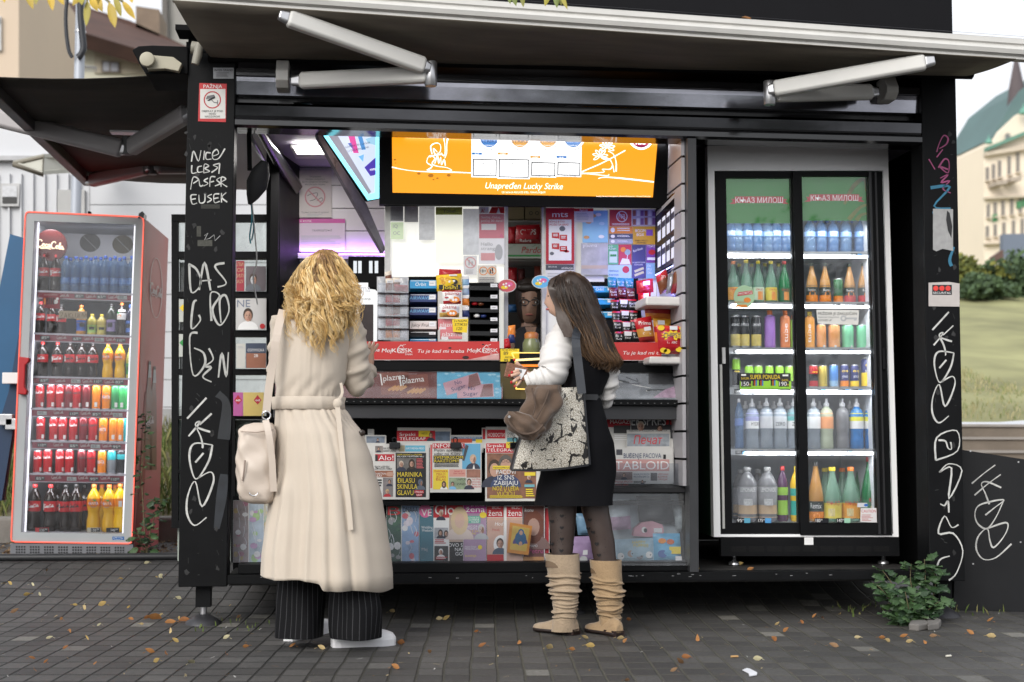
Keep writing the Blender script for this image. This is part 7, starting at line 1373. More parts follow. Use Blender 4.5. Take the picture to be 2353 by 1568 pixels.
def cf_disp(q,t,y):
 u=cos(q);g_=max(0,min(1,(y-935)/300));r_=0
 for c0,wd_,am in((-.74,.05,.016),(-.48,.07,-.014),(-.33,.035,.012),(.06,.05,-.016),(.20,.10,.014),(.36,.04,-.012),(.55,.10,.010),(-.9,.05,.010)):
  c1=c0*(.82+.18*g_)+.02*sin(y/120+c0*5);r_+=am*math.exp(-((u-c1)/wd_)**2)
 if sin(q)<0:
  r_+=.020*sg((u+.15-.05*g_)/.012)*math.exp(-max(0,u)*1.2)
  if y>1085:r_+=.026*sg(-(u+.60)/.012)*min(1,(y-1085)/40)
 back=.8 if sin(q)<0 else.4
 up=max(0,min(1,(905-y)/150));a=max(0,1-abs(y-810)/120)
 r_up=.004*sin(7*u+y/30)+.007*math.exp(-((u-.25-(y-760)/260)/.05)**2)*a-.006*math.exp(-((u+.4+(y-760)/300)/.06)**2)*a+.005*math.exp(-((u+.02)/.02)**2)
 pin=(.0045*sin(17*u+2)+.004*sin(31*u*u+9*u))*max(0,1-abs(y-945)/50)+.004*sin(13*u+y/8)*max(0,1-abs(y-893)/35)
 return r_*back*(.10+1.0*g_)+r_up*up*.9+pin
rows=dense([(694,706,780,.06),(706,668,795,.09),(716,648,804,.11),(740,637,811,.13),(800,631,806,.14),(860,633,797,.14),(900,633,788,.128),(930,632,783,.12),(955,631,803,.145),(1000,629,836,.175),(1060,629,855,.195),(1147,627,877,.22),(1230,619,889,.235),(1275,613,896,.24),(1318,611,900,.245)],9)
b=MB();N_=220
hemf=lambda q:max(0,.018+.020*cos(q)+(.026*sg((cos(q)+.10)/.012)if sin(q)<0 else.01)+.004*sin(7*q))
rings=[pring(y,xl,xr,WY-.12,d,N_,cf_disp,0)for y,xl,xr,d in rows]
rings.append(pring(1320,611,901,WY-.12,.246,N_,cf_disp,1,hem=hemf));rings.append(pring(1320,613,899,WY-.12,.242,N_,cf_disp,1,hem=hemf))
b.loft(rings,COAT,cap=False)
b.build('coat',w)
b=MB()
def sleeve(path,fold=.006,n=22,m=COAT,fq_=38):
 P=catmull([p for p,r in path],10);Rr=[r for p,r in path];rings=[];M_=len(P)
 for i,p in enumerate(P):
  t=(P[min(i+1,M_-1)]-P[max(i-1,0)]).normalized();s_=i/10;k=min(int(s_),len(Rr)-2);r=lerp(Rr[k],Rr[k+1],min(1,s_-k))
  a=t.cross(Vector((0,1,.1))).normalized();c_=t.cross(a);rr=[]
  for j in range(n):
   q=2*pi*j/n;f_=r+fold*(sin(i*.85+2.2*sin(q+.5))+.6*sin(i*1.7-3*q))*min(1,i/6)
   rr.append(p+a*cos(q)*f_+c_*sin(q)*f_)
  rings.append(rr)
 b.loft(rings,m,cap=True,capends=(True,False));return rings
sleeve([(O(796,730,WY),.058),(O(811,780,WY),.060),(O(817,835,-.60),.062),(O(818,878,-.56),.058),(O(836,868,-.49),.045),(O(846,850,-.45),.036)],.0065)
p=O(847,848,-.445);b.tube([O(840,862,-.47),O(845,853,-.455),p],[.040,.041,.039],COAT,16,cap=False);b.build('sleeve',w)
b=MB();sleeve([(O(652,730),.055),(O(646,800,-.58),.055),(O(645,860,-.5),.05),(O(690,880,-.42),.04)],.005);b.build('sleeve',w)
b=MB();bd=lambda q,t,y:.010+cf_disp(q,t,y)*.7
b.loft([pring(y,xl,xr,WY-.12,d,72,bd)for y,xl,xr,d in((913,632,787,.126),(914,629,789,.130),(927,629,786,.127),(941,629,787,.13),(942,632,785,.126))],COAT,cap=False)
ribbon(b,[O(775,930,-.76),O(782,1000,-.79),O(792,1090,-.83),O(800,1150,-.85),O(806,1218,-.865)],.021,COAT)
b.ball(O(776,928,-.755),(.022,.016,.024),COAT,10,7);ribbon(b,[O(772,925,-.765),O(786,905,-.74),O(783,880,-.73)],.012,COAT);b.build('belt',w)
b=MB();b.lathe([(.0005,0),(.012,0),(.014,.004),(.012,.007),(.0005,.006)],O(832,995,-.685),mat((.03,.02,.015),.3,0,.2,40),14,axis=Matrix.Rotation(pi/2,3,'X'));b.build('button',w)
PIN,PIN2=mat((.007,.007,.008),.75,0,.2,20,.1,200,spec=.12),mat((.024,.024,.027),.75,0,0)
def trouser(rows,Y,ph):
 b=MB();n=26;th=[]
 for k in range(n):th+=[2*pi*k/n,2*pi*(k+.88)/n]
 dsp=lambda q,t,y:.007*sin(3*q+ph+y/90)+.006*sin(5*q-y/60+ph)
 rr=[pring(y,xl,xr,Y,d,len(th),dsp,0,th)for y,xl,xr,d in dense(rows,12)];L_=len(th)
 for i in range(len(rr)-1):
  for k in range(L_):
   b.add([rr[i][k],rr[i][(k+1)%L_],rr[i+1][(k+1)%L_],rr[i+1][k]],[(3,2,1,0)],PIN2 if k%2 else PIN,True)
 b.build('trouser_leg',w,weld=True)
trouser([(1180,665,735,.07),(1260,652,742,.10),(1318,642,745,.11),(1400,637,744,.115),(1462,632,743,.12)],-.70,.5)
trouser([(1180,775,840,.07),(1290,766,852,.09),(1350,763,872,.105),(1400,759,881,.12),(1448,757,880,.125),(1464,759,878,.125)],-.79,2.)
SNK=mat((.74,.74,.75),.42,0,.04,20,.05,80)
def shoe(heel,toe,m,sole,wd_=.09,hh=.085,sh_=.028,par=None,name='shoe',hk=0.):
 b=MB();d=(toe-heel);L_=d.length;d.normalize();s_=Vector((-d.y,d.x,0));up=Vector((0,0,1));n=14
 prof=[(0.,.5,.55),(.03,.68,.85),(.12,.78,1.),(.3,.8,1.0),(.45,.82,.86),(.6,.94,.62),(.75,1.,.46),(.88,.86,.38),(.96,.6,.28),(1.,.3,.12)]
 S,U=[],[]
 for t,wv,hv in prof:
  c=heel+d*L_*t;hw=wd_/2*wv;hz=sh_+hk*max(0,1-t*3);base=c
  S.append([base-s_*hw*1.04+up*.0,base+s_*hw*1.04,base+s_*hw*1.06+up*sh_,base-s_*hw*1.06+up*sh_])
  U.append([base+s_*(hw*cos(pi*k/(n-1)))+up*(sh_-.003+hh*hv*max(0,sin(pi*k/(n-1)))**.7)for k in range(n)])
 b.loft(S,sole,smooth=False);b.loft(U,m,closed=False,cap=False)
 b.add(U[0],[tuple(range(n))],m);b.add(U[-1],[tuple(range(n))],m)
 return b,d,s_,L_
b,d,s_,L_=shoe(onZ(662,1474,.0),onZ(762,1447,0),SNK,SNK);b.build('shoe',w)
h_,t_=onZ(762,1487,.0),onZ(908,1481,0);b,d,s_,L_=shoe(h_,t_,SNK,mat((.70,.70,.72),.5,0,.05),.1,.1)
lm=mat((.5,.5,.5),.5)
for k in range(3):q=h_+d*L_*(.34+.05*k);b.tube([q-s_*.047+Vector((0,0,.035)),q-s_*.042+d*.02+Vector((0,0,.075))],.0022,lm,5)
for k in range(4):q=h_+d*L_*(.5+.055*k);b.tube([q-s_*.03+Vector((0,0,.075-.008*k)),q+Vector((0,0,.088-.009*k)),q+s_*.03+Vector((0,0,.078-.008*k))],.004,SNK,6)
b.tube(catmull([h_+d*L_*.52-s_*.02+Vector((0,0,.09)),h_+d*L_*.5-s_*.06+Vector((0,0,.07)),h_+d*L_*.5-s_*.062+Vector((0,0,.02))],5),.0035,SNK,6);b.build('shoe',w)
BL=[mat(c,.42,0,.12,60,spec=.5)for c in((.60,.40,.15),(.76,.54,.24),(.84,.66,.37),(.48,.28,.09),(.68,.46,.18))]
ROOT=[mat(c,.45,0,.15,60)for c in((.17,.09,.032),(.27,.155,.055),(.36,.21,.075))]
b=MB()
und=[pring(y,xl,xr,WY-.13,d,40,lambda q,t,y:.008*sin(6*q+y/11)+.006*sin(11*q-y/8))for y,xl,xr,d in dense([(574,738,756,.02),(580,726,770,.045),(597,714,782,.068),(628,702,792,.085),(670,688,802,.105),(720,674,812,.125),(750,676,800,.13),(780,682,772,.13),(798,698,745,.11)],7)]
k_=len(und)*4//10;b.loft(und[:k_+1],ROOT[1]);b.loft(und[k_:],BL[4])
def strand(pts,r,mats,split,coil,turns,ph,n=30,sides=5):
 P=catmull(pts,8);M_=len(P);out=[]
 for i in range(n+1):
  t=i/n;f_=t*(M_-1);k=min(int(f_),M_-2);p=P[k].lerp(P[k+1],f_-k);cc=coil*min(1,t*2.2)
  a=ph+turns*2*pi*t;out.append(p+Vector((cos(a)*cc,sin(a)*cc*.8,.25*cc*sin(a*.5))))
 rr=[r*(.6+.4*min(1,4*i/n))*(1 if i<n*.75 else max(.25,1-(i-n*.75)/(n*.33)))for i in range(n+1)];s=max(1,int(n*split))
 if split>0:b.tube(out[:s+1],rr[:s+1],mats[0],sides,cap=False)
 b.tube(out[s:],rr[s:],mats[1],sides,cap=True)
HR_=random.Random(5)
for i in range(170):
 a=HR_.uniform(-pi,pi)if i%4==0 else HR_.uniform(-pi,0)
 side=cos(a);bk_=-sin(a);lay0=HR_.uniform(.86,1.06);ph0=HR_.uniform(0,6.3);tn=HR_.uniform(2.2,5.);co_=HR_.uniform(.008,.019)
 yend0=((HR_.uniform(735,822)if HR_.random()<.7 else HR_.uniform(690,740))-(34 if side>.3 else 22)*abs(side)**2)if bk_>-.2 else HR_.uniform(690,750);xo=HR_.uniform(-16,16);bm=HR_.randrange(5);sp0=(HR_.choice((.3,.4,.48,.58))if abs(side)<.5 else HR_.choice((.10,.16,.24)))if bk_>.1 else.08
 for k in range(8):
  lay=lay0+HR_.uniform(-.03,.03);jx=HR_.uniform(-3,3);xe2=740+side*73*lay;yend=yend0+HR_.uniform(-16,6)
  yd=lambda kk:WY-.02-max(-.6,bk_)*kk*lay
  xend=lerp(xe2,728,.25 if yend>760 else.05)+xo
  pts=[O(745+6*HR_.uniform(-1,1),573+4*HR_.random(),WY-.02),O(746+side*31*lay+jx*.3,590,yd(.07)),O(744+side*52*lay+jx*.6,632,yd(.105)),O(742+side*63*lay+jx,682,yd(.125)),O(lerp(xe2,xend,.55)+jx,lerp(690,yend,.6),yd(.155)),O(xend+jx*.8,yend,yd(.165))]
  strand(pts,HR_.uniform(.0010,.0022),(ROOT[HR_.randrange(3)],BL[bm if k%2 else HR_.randrange(5)]),sp0,co_,tn,ph0+HR_.uniform(-.45,.45),38,4)
for i in range(190):
 a=HR_.uniform(-pi*1.1,pi*.1);side=cos(a);ye=HR_.uniform(660,800);pts=[O(745+side*40,590,WY-.06),O(742+side*78,650,WY-.08),O(742+side*HR_.uniform(76,90),lerp(650,ye,.6),WY-.1),O(740+side*HR_.uniform(70,88),ye,WY-.12)]
 strand(pts,HR_.uniform(.0006,.0012),(BL[2],BL[HR_.randrange(5)]),.1,HR_.uniform(.006,.018),HR_.uniform(2,5),HR_.uniform(0,6),30,4)
b.build('hair',w)
bg1=thing('handbag','cream leather bag hanging from the blonde person left shoulder','bag',O(590,1157,-.66))
LTH=mat((.56,.475,.40),.45,0,.05,7,.06,120)
b=MB();bdsp=lambda q,t,y:.004*sin(4*q+y/14)+.003*sin(7*q-y/9)
b.loft([pring(y,xl,xr,-.82,d,40,bdsp,pw=3.2)for y,xl,xr,d in dense([(972,585,622,.02),(976,566,628,.04),(990,550,632,.055),(1030,545,634,.07),(1080,544,634,.08),(1125,546,634,.08),(1146,552,633,.07),(1155,566,629,.055),(1158,585,620,.02)],5)],LTH);
b.tube([O(553,992,-.77),O(590,994,-.785),O(628,988,-.77)],.003,mat((.42,.33,.27),.5),5);b.tube(catmull([O(563,1058,-.79),O(561,1080,-.79),O(557,1105,-.787)],4),.004,mat((.3,.23,.19),.5),5);b.build('bag_body',bg1)
b=MB();ribbon(b,[O(650,712,-.70),O(636,770,-.77),O(624,850,-.77),O(617,900,-.77),O(612,948,-.77)],.034,LTH,th=.002);ribbon(b,[O(610,965,-.78),O(618,1000,-.80),O(625,1060,-.80),O(629,1130,-.79)],.028,LTH,th=.002);b.build('strap',bg1)
b=MB();b.tube([O(612,955,-.78)+Vector((.018*cos(2*pi*k/14),0,.018*sin(2*pi*k/14)))for k in range(15)],.0035,CHROME,6);b.build('ring',bg1);b=MB();b.tube([O(583,1132,-.795)+Vector((.018*cos(pi*k/9),0,-.014*sin(pi*k/9)))for k in range(10)]+[O(574,1132,-.795)],.003,CHROME,6);b.build('buckle',bg1)
GY=-.42
g=thing('person','person with long straight brown hair in a black dress and tan slouch boots','person',Vector((onY(1335,1465,GY).x,GY,0)))
O2=lambda x,y,Y=GY:onY(x,y,Y)
V,E,Rd=[O2(1338,1000)],[],[.10]
tp=chain(V,E,Rd,0,[(O2(1338,910),.075),(O2(1348,810),.085),(O2(1338,750),.07),(O2(1328,720),.048),(O2(1320,700),.05)])
a=chain(V,E,Rd,2,[(O2(1312,770),.045),(O2(1284,866,-.46),.036),(O2(1222,868,-.44),.026)])
palm=chain(V,E,Rd,a,[(O2(1211,866,-.43),.024),(O2(1200,860,-.42),.026)])
tips=[]
for k,pts in enumerate(([(1196,848,-.44),(1188,853,-.462),(1178,857,-.466)],[(1194,856,-.45),(1184,862,-.472),(1172,864,-.474)],[(1195,866,-.45),(1185,874,-.470),(1177,880,-.468)],[(1198,873,-.44),(1191,882,-.46),(1185,889,-.455)])):
 chain(V,E,Rd,palm,[(O2(*p),r)for p,r in zip(pts,(.011,.0095,.008))]);tips.append(pts[-1])
chain(V,E,Rd,palm-1,[(O2(1201,848,-.42),.013),(O2(1192,840,-.425),.011),(O2(1185,831,-.43),.009)]);tips.append((1184,828,-.435))
chain(V,E,Rd,2,[(O2(1382,775),.045),(O2(1398,870,-.40),.036),(O2(1386,915,-.33),.027),(O2(1340,890,-.2),.022),(O2(1320,885,-.18),.02)])
for pts in([(1300,1040,.08),(1292,1160,.066),(1292,1270,.05),(1300,1400,.035)],[(1355,1040,.07),(1366,1160,.06),(1392,1290,.05),(1392,1410,.035)]):chain(V,E,Rd,0,[(O2(x,y),r)for x,y,r in pts])
vs,fs=skin_mesh(V,E,Rd)
SKIN2=mat((.60,.38,.28),.48,0,.05,30,.06,220)
b=MB();b.add(vs,fs,SKIN2,True)
hq=head_into(b,O2(1300,732),onY(1308,630,GY).z-onY(1308,732,GY).z,pi*.88,SKIN2,.072,.094)
for s_ in(-1,):
 b.ball(hq(.80,.36,.50),(.008,.008,.004),INK,8,5)
b.ball(hq(.90,.1,.21),(.012,.016,.006),mat((.45,.12,.12),.4),8,5)
for x,y,Y in tips:b.ball(O2(x-2,y-1,Y-.006),(.006,.004,.007),mat((.5,.01,.02),.2),8,5)
b.build('body',g)
DRS=mat((.0045,.0045,.006),.8,0,.2,14,.12,240,spec=.15,sheen=.0)
dd_=lambda q,t,y:(.004*sin(4*q+y/40)+.004*sin(6*q-y/30))*(1 if y>930 else.8)
b=MB();b.loft([pring(y,xl,xr,GY,d,56,dd_)for y,xl,xr,d in dense([(730,1316,1372,.05),(745,1308,1388,.09),(770,1306,1398,.11),(810,1304,1402,.12),(860,1302,1398,.118),(900,1296,1384,.11),(914,1294,1382,.108),(930,1292,1386,.115),(970,1282,1396,.135),(1020,1266,1410,.15),(1085,1246,1412,.155),(1130,1232,1409,.158),(1160,1226,1408,.16)],8)],DRS,cap=False)
b.loft([pring(y,xl,xr,GY,d,56)for y,xl,xr,d in((908,1293,1383,.115),(921,1292,1384,.116))],mat((.014,.014,.016),.35),cap=False);b.build('dress',g)
BLS=mat((.70,.68,.66),.6,0,.03,6,.06,120,sheen=.1)
b=MB();sleeve([(O2(1306,748,GY),.050),(O2(1291,785,-.44),.074),(O2(1277,825,-.47),.078),(O2(1270,858,-.48),.068),(O2(1248,868,-.47),.052),(O2(1226,872,-.46),.040),(O2(1212,876,-.45),.031)],.0036,30,BLS);b.tube([O2(1217,874,-.452),O2(1209,877,-.448)],[.033,.031],BLS,16,cap=False);b.build('sleeve',g)
b=MB();sleeve([(O2(1380,770,GY),.05),(O2(1396,830,-.42),.044),(O2(1400,875,-.41),.044),(O2(1394,908,-.38),.038),(O2(1386,920,-.33),.036),(O2(1362,908,-.25),.032)],.007,18,BLS);b.build('sleeve',g)
TGT=mat((.048,.032,.027),.5,0,.12,30,.08,300);HRT=mat((.008,.007,.008),.7)
for rows,hearts in(([(1140,1256,1326,.07),(1170,1259,1325,.066),(1210,1262,1322,.06),(1250,1266,1318,.052),(1300,1270,1312,.046)],[(1292,1161),(1321,1168),(1291,1186),(1318,1197),(1291,1213),(1314,1224),(1291,1239),(1314,1253),(1290,1266),(1268,1198),(1268,1250)]),([(1140,1330,1396,.066),(1170,1336,1399,.063),(1210,1347,1406,.059),(1250,1358,1413,.053),(1310,1368,1418,.047)],[(1353,1162),(1387,1160),(1355,1195),(1389,1204),(1362,1223),(1396,1231),(1371,1250),(1404,1256),(1376,1276),(1352,1215)])):
 b=MB();b.loft([pring(y,xl,xr,GY-.01,d,28)for y,xl,xr,d in dense(rows,8)],TGT,cap=False)
 for hx,hy in hearts:
  for part in range(1):
   hp_=[]
   for(ux,uy)in[(-4.2,-1.6),(-2,-2.8),(0,-1.2),(2,-2.8),(4.2,-1.6),(3.2,1.2),(0,3.2),(-3.2,1.2)]:
    X_,Y_=hx+ux*1.25,hy+uy*1.25;xl,xr,d=interp(rows,Y_);u=max(-.98,min(.98,(X_-(xl+xr)/2)/((xr-xl)/2)));hp_.append(onY(X_,Y_,GY-.01-d*math.sqrt(1-u*u)-.002))
   b.add(hp_,[tuple(range(8))],HRT)
 for k in range(30):
  Y_=rnd.uniform(1160,1275);xl,xr,d=interp(rows,Y_);u=rnd.uniform(-.85,.85);X_=(xl+xr)/2+u*(xr-xl)/2
  hp_=[onY(X_+.9*cos(2*pi*q/6),Y_+.9*sin(2*pi*q/6),GY-.01-d*math.sqrt(1-u*u)-.0018)for q in range(6)];b.add(hp_,[tuple(range(6))],HRT)
 b.build('tights',g)
def boot(rows,heel,toe,m,seed,inner):
 b=MB();y0,y1=rows[0][0],rows[-1][0];rings=[];n=44
 sr=random.Random(seed);fold_y=[1334,1350,1364,1378,1391,1404]
 fold_y=[y+(15 if seed==2 else 0)+sr.uniform(-2,2)for y in fold_y];ph=[sr.uniform(0,6.3)for _ in fold_y]
 fl=[(y0+40+(y1-y0-72)*(k+.5)/17+sr.uniform(-3,3),sr.uniform(0,6.3),sr.uniform(.5,1.3),sr.uniform(-7,7),sr.uniform(1.5,3.2),sr.uniform(.006,.013))for k in range(17)]
 def dsp(q,t,y):
  r_=.003*sin(2*q+y/40+seed)
  for fy,p,wa,sl,th_,am in fl:
   k_=max(0,cos((q-p)*wa*.5))if abs(((q-p+pi)%(2*pi))-pi)*wa<pi else 0
   yy=fy+sl*sin(q-p)+1.5*sin(3*q+p);r_+=am*k_*(math.exp(-((y-yy)/th_)**2)-.8*math.exp(-((y-yy-th_*1.7)/(th_*.7))**2))
  return r_
 y=y0
 while y<=y1:
  xl,xr,d=interp(rows,y);rings.append(pring(y,xl,xr,GY-.01,d,n,dsp));y+=1.6
 top=rings[0];ins=[p.lerp(sum(top,Vector())/n,.06)for p in top];ins2=[p+Vector((0,0,-.06))for p in ins]
 b.loft([ins2,ins],inner,cap=False);b.loft([ins,top],m,cap=False);b.loft(rings,m,cap=True,capends=(False,True))
 b.tube([onY(lerp(interp(rows,yy)[0],interp(rows,yy)[1],.86),yy,GY-.01-interp(rows,yy)[2]*.62-.004)for yy in range(int(y0)+2,int(y1)-90,8)],.0022,m,5)
 f,d_,s_,L_=shoe(heel,toe,m,mat((.02,.012,.01),.5),.084,.066,.014)
 b.add(f.v,[],m);off=len(b.v)-len(f.v)
 for q,mi,sm in zip(f.f,f.mi,f.sm):b.f.append(tuple(off+k for k in q));b.mi.append(b._m(f.m[mi]));b.sm.append(True)
 hc=heel+d_*.035;b.prism([hc+d_*x+s_*y_+Vector((0,0,.022))for x,y_ in((-.035,-.03),(.04,-.034),(.04,.034),(-.035,.03))],Vector((0,0,-.026)),mat((.025,.013,.011),.4))
 b.build('boot',g)
def zup(p,z):p=p.copy();p.z=z;return p
SUE,SUE2=mat((.36,.275,.19),.9,0,.17,16,.45,120,spec=.1,sheen=.25),mat((.34,.235,.135),.9,0,.17,16,.45,120,spec=.1,sheen=.25)
boot([(1273,1253,1330,.072),(1300,1257,1330,.071),(1322,1261,1331,.068),(1345,1264,1331,.066),(1380,1268,1328,.06),(1412,1271,1325,.054),(1430,1268,1325,.05),(1452,1266,1326,.046)],zup(onZ(1325,1457,.006),.006),zup(onZ(1228,1447,.006),.006),SUE,1,mat((.16,.11,.07),.9))
boot([(1287,1356,1427,.068),(1312,1358,1428,.068),(1335,1361,1430,.066),(1360,1365,1431,.064),(1395,1372,1430,.058),(1420,1376,1426,.05),(1440,1378,1426,.046),(1456,1378,1426,.044)],zup(onZ(1424,1461,.006),.006),zup(onZ(1350,1448,.006),.006),SUE2,2,mat((.14,.09,.05),.9))
BR=[mat(c,.36,0,.1,60,spec=.5)for c in((.030,.017,.011),(.045,.025,.015),(.022,.013,.009))]
BE=[mat(c,.38,0,.1,60,spec=.5)for c in((.085,.045,.021),(.13,.07,.032),(.06,.033,.017),(.17,.098,.048))]
b=MB()
b.loft([pring(y,xl,xr,GY-.02,d,36,lambda q,t,y:.003*sin(9*q))for y,xl,xr,d in dense([(624,1300,1316,.02),(632,1284,1334,.07),(650,1272,1352,.095),(680,1276,1366,.10),(720,1292,1382,.11),(760,1314,1397,.125),(800,1326,1410,.13),(830,1342,1416,.12),(848,1356,1414,.1)],7)],BR[0])
for i in range(1150):
 u=HR_.random();lay=HR_.uniform(.9,1.12);bk_=HR_.uniform(.2,1)if i%5 else HR_.uniform(-.8,.4)
 arch=math.sqrt(max(0,1-(2*u-1)**2))
 yd=lambda k:GY-.02-k*lay*(arch*bk_)
 ye=lerp(838,858,u)+HR_.uniform(-28,4);wv=HR_.uniform(2,7)
 xx=lambda a,c_:lerp(a,c_,u)+HR_.uniform(-2,2)
 pts=[O2(1308+HR_.uniform(-5,5),623+HR_.random()*3,GY-.03),O2(xx(1274,1346),640,yd(.075)),O2(xx(1270,1362),668,yd(.11)),O2(xx(1284,1379),715,yd(.125)),O2(xx(1311,1398),762,yd(.14)),O2(xx(1322,1413),803,yd(.15)),O2(xx(1338,1425)+wv,832,yd(.15)),O2(xx(1350,1420)-wv,ye,yd(.14))]
 strand(pts,HR_.uniform(.0012,.0023),(BR[HR_.randrange(3)],BE[HR_.randrange(4)]),HR_.uniform(.40,.72),.003 if i%3 else.010,HR_.uniform(1.2,2.8),HR_.uniform(0,6.3),24,4)
for i in range(110):
 x0=HR_.uniform(1260,1284);pts=[O2(1306,624,GY-.03),O2(x0+6,642,GY-.05),O2(x0,668,GY-.07),O2(x0+14,705,GY-.09),O2(x0+26+HR_.uniform(-5,5),740,GY-.12),O2(x0+40+HR_.uniform(-5,5),775,GY-.14)]
 strand(pts,.003,(BR[HR_.randrange(3)],BR[1]),.5,.002,1.5,1,22)
b.build('hair',g)
def snake_mat():
 m=bpy.data.materials.new('snake');m.use_nodes=True;t=m.node_tree;L=t.links.new;N=t.nodes.new;p=t.nodes['Principled BSDF']
 tc=N('ShaderNodeTexCoord');mp=N('ShaderNodeMapping');mp.inputs['Rotation'].default_value=(0,R(8),0);mp.inputs['Scale'].default_value=(1.25,1,1);L(tc.outputs['Object'],mp.inputs[0])
 v=N('ShaderNodeTexVoronoi');v.feature='DISTANCE_TO_EDGE';v.inputs['Scale'].default_value=115;L(mp.outputs[0],v.inputs['Vector'])
 nz_=N('ShaderNodeTexNoise');nz_.inputs['Scale'].default_value=28;nz_.inputs['Detail'].default_value=2;L(mp.outputs[0],nz_.inputs['Vector'])
 ad=N('ShaderNodeVectorMath');ad.operation='MULTIPLY_ADD';ad.inputs[1].default_value=(.035,.035,.035);L(nz_.outputs['Color'],ad.inputs[0]);L(mp.outputs[0],ad.inputs[2])
 v2=N('ShaderNodeTexVoronoi');v2.feature='DISTANCE_TO_EDGE';v2.inputs['Scale'].default_value=13.5;v2.inputs['Randomness'].default_value=.75;L(ad.outputs[0],v2.inputs['Vector'])
 n3=N('ShaderNodeTexNoise');n3.inputs['Scale'].default_value=17;L(mp.outputs[0],n3.inputs['Vector'])
 mr=N('ShaderNodeMapRange');mr.inputs[1].default_value=.35;mr.inputs[2].default_value=.65;mr.inputs[3].default_value=-.06;mr.inputs[4].default_value=.105;L(n3.outputs[0],mr.inputs[0])
 lt=N('ShaderNodeMath');lt.operation='LESS_THAN';L(v2.outputs['Distance'],lt.inputs[0]);L(mr.outputs[0],lt.inputs[1])
 cr_=N('ShaderNodeValToRGB');e=cr_.color_ramp.elements;e[0].position=.02;e[0].color=(.16,.13,.085,1);e[1].position=.14;e[1].color=(.74,.71,.65,1);L(v.outputs['Distance'],cr_.inputs[0])
 n4=N('ShaderNodeTexNoise');n4.inputs['Scale'].default_value=9;L(mp.outputs[0],n4.inputs['Vector']);m4=N('ShaderNodeMix');m4.data_type='RGBA';m4.blend_type='MULTIPLY';m4.inputs[7].default_value=(.72,.70,.64,1);L(n4.outputs[0],m4.inputs[0]);L(cr_.outputs[0],m4.inputs[6])
 mx=N('ShaderNodeMix');mx.data_type='RGBA';mx.inputs[7].default_value=(.015,.013,.012,1);L(lt.outputs[0],mx.inputs[0]);L(m4.outputs[2],mx.inputs[6]);L(mx.outputs[2],p.inputs['Base Color'])
 p.inputs['Roughness'].default_value=.38;bp=N('ShaderNodeBump');bp.inputs['Strength'].default_value=.3;bp.inputs['Distance'].default_value=.003;L(v.outputs['Distance'],bp.inputs['Height']);L(bp.outputs[0],p.inputs['Normal']);return m
SNAKE=snake_mat();BLTH=mat((.012,.013,.016),.42,0,.1,12,.06,150)
sb_=thing('handbag','snake print tote bag with black edges on the brunette person shoulder','bag',O2(1270,1078,-.66))
b=MB();N_=14
cor=[(1268,893),(1338,889),(1352,1066),(1180,1080)]
G=[]
for j in range(N_+1):
 v_=j/N_;rowp=[]
 for i in range(N_+1):
  u_=i/N_;xl=lerp(1268,1178,v_)-16*sin(pi*v_)*.9;xr=lerp(1338,1353,v_);y=lerp(lerp(893,889,u_),lerp(1080,1068,u_)+5*sin(pi*u_),v_)
  rowp.append(onY(lerp(xl,xr,u_),y,-.62-.05*max(0,sin(pi*u_))**.6*(.35+.65*max(0,sin(pi*min(1,v_*.95+.05)))**.7)+.004*sin(9*u_+4*v_)))
 G.append(rowp)
for j in range(N_):b.add(G[j]+G[j+1],[(N_+1+i,N_+2+i,i+1,i)for i in range(N_)],SNAKE,True)
b.build('bag_panel',sb_)
b=MB()
rim_=[G[j][N_]for j in range(N_+1)];b.loft([[p+Vector((0,-.003,0)),p+Vector((.010,.0,0)),p+Vector((.016,.08,0)),p+Vector((0,.08,0))]for p in rim_],BLTH,smooth=False);lowr=[G[N_][i]for i in range(N_+1)];b.loft([[p+Vector((0,-.003,.004)),p+Vector((0,-.002,-.006)),p+Vector((0,.09,-.006)),p+Vector((0,.09,.004))]for p in lowr],BLTH,smooth=False);lf=[G[j][0]for j in range(N_+1)];b.loft([[p+Vector((-.004,0,0)),p+Vector((.002,-.002,0)),p+Vector((0,.09,0)),p+Vector((-.006,.09,0))]for p in lf],BLTH,smooth=False)
b.add([G[0][0]+Vector((0,.085,0)),G[0][N_]+Vector((0,.085,0)),G[N_][N_]+Vector((0,.085,0)),G[N_][0]+Vector((0,.085,0))],[(0,1,2,3)],BLTH);b.build('bag_back',sb_)
b=MB();ribbon(b,[O2(1330,752,-.53),O2(1323,780,-.62),O2(1328,830,-.635),O2(1334,880,-.645),O2(1337,905,-.65)],.040,mat((.03,.034,.042),.4,0,.1,12),th=.002);b.build('strap',sb_)
jk_=thing('jacket','brown suede jacket draped over the snake print bag','jacket',O2(1220,1012,-.74))
JK=mat((.125,.085,.062),.85,0,.12,6,.2,90,spec=.12,sheen=.3)
b=MB();jd=lambda q,t,y:.010*sin(3*q+y/13)+.008*sin(5*q-y/17+1)
jr=[(885,1222,1288,.03),(896,1212,1290,.05),(920,1206,1287,.065),(945,1196,1280,.07),(962,1180,1272,.07),(982,1178,1262,.07),(1000,1186,1246,.055),(1010,1200,1232,.03)]
b.loft([pring(y,xl,xr,-.70,d,48,jd)for y,xl,xr,d in dense(jr,3)],JK)
hd=[(946,1168,1192,.03),(956,1162,1226,.045),(972,1163,1246,.055),(988,1172,1250,.05),(1002,1190,1240,.04),(1012,1206,1228,.02)]
b.loft([pring(y,xl,xr,-.745,d,40,lambda q,t,y:.007*sin(4*q+y/9)+.005*sin(6*q-y/7))for y,xl,xr,d in dense(hd,3)],JK)
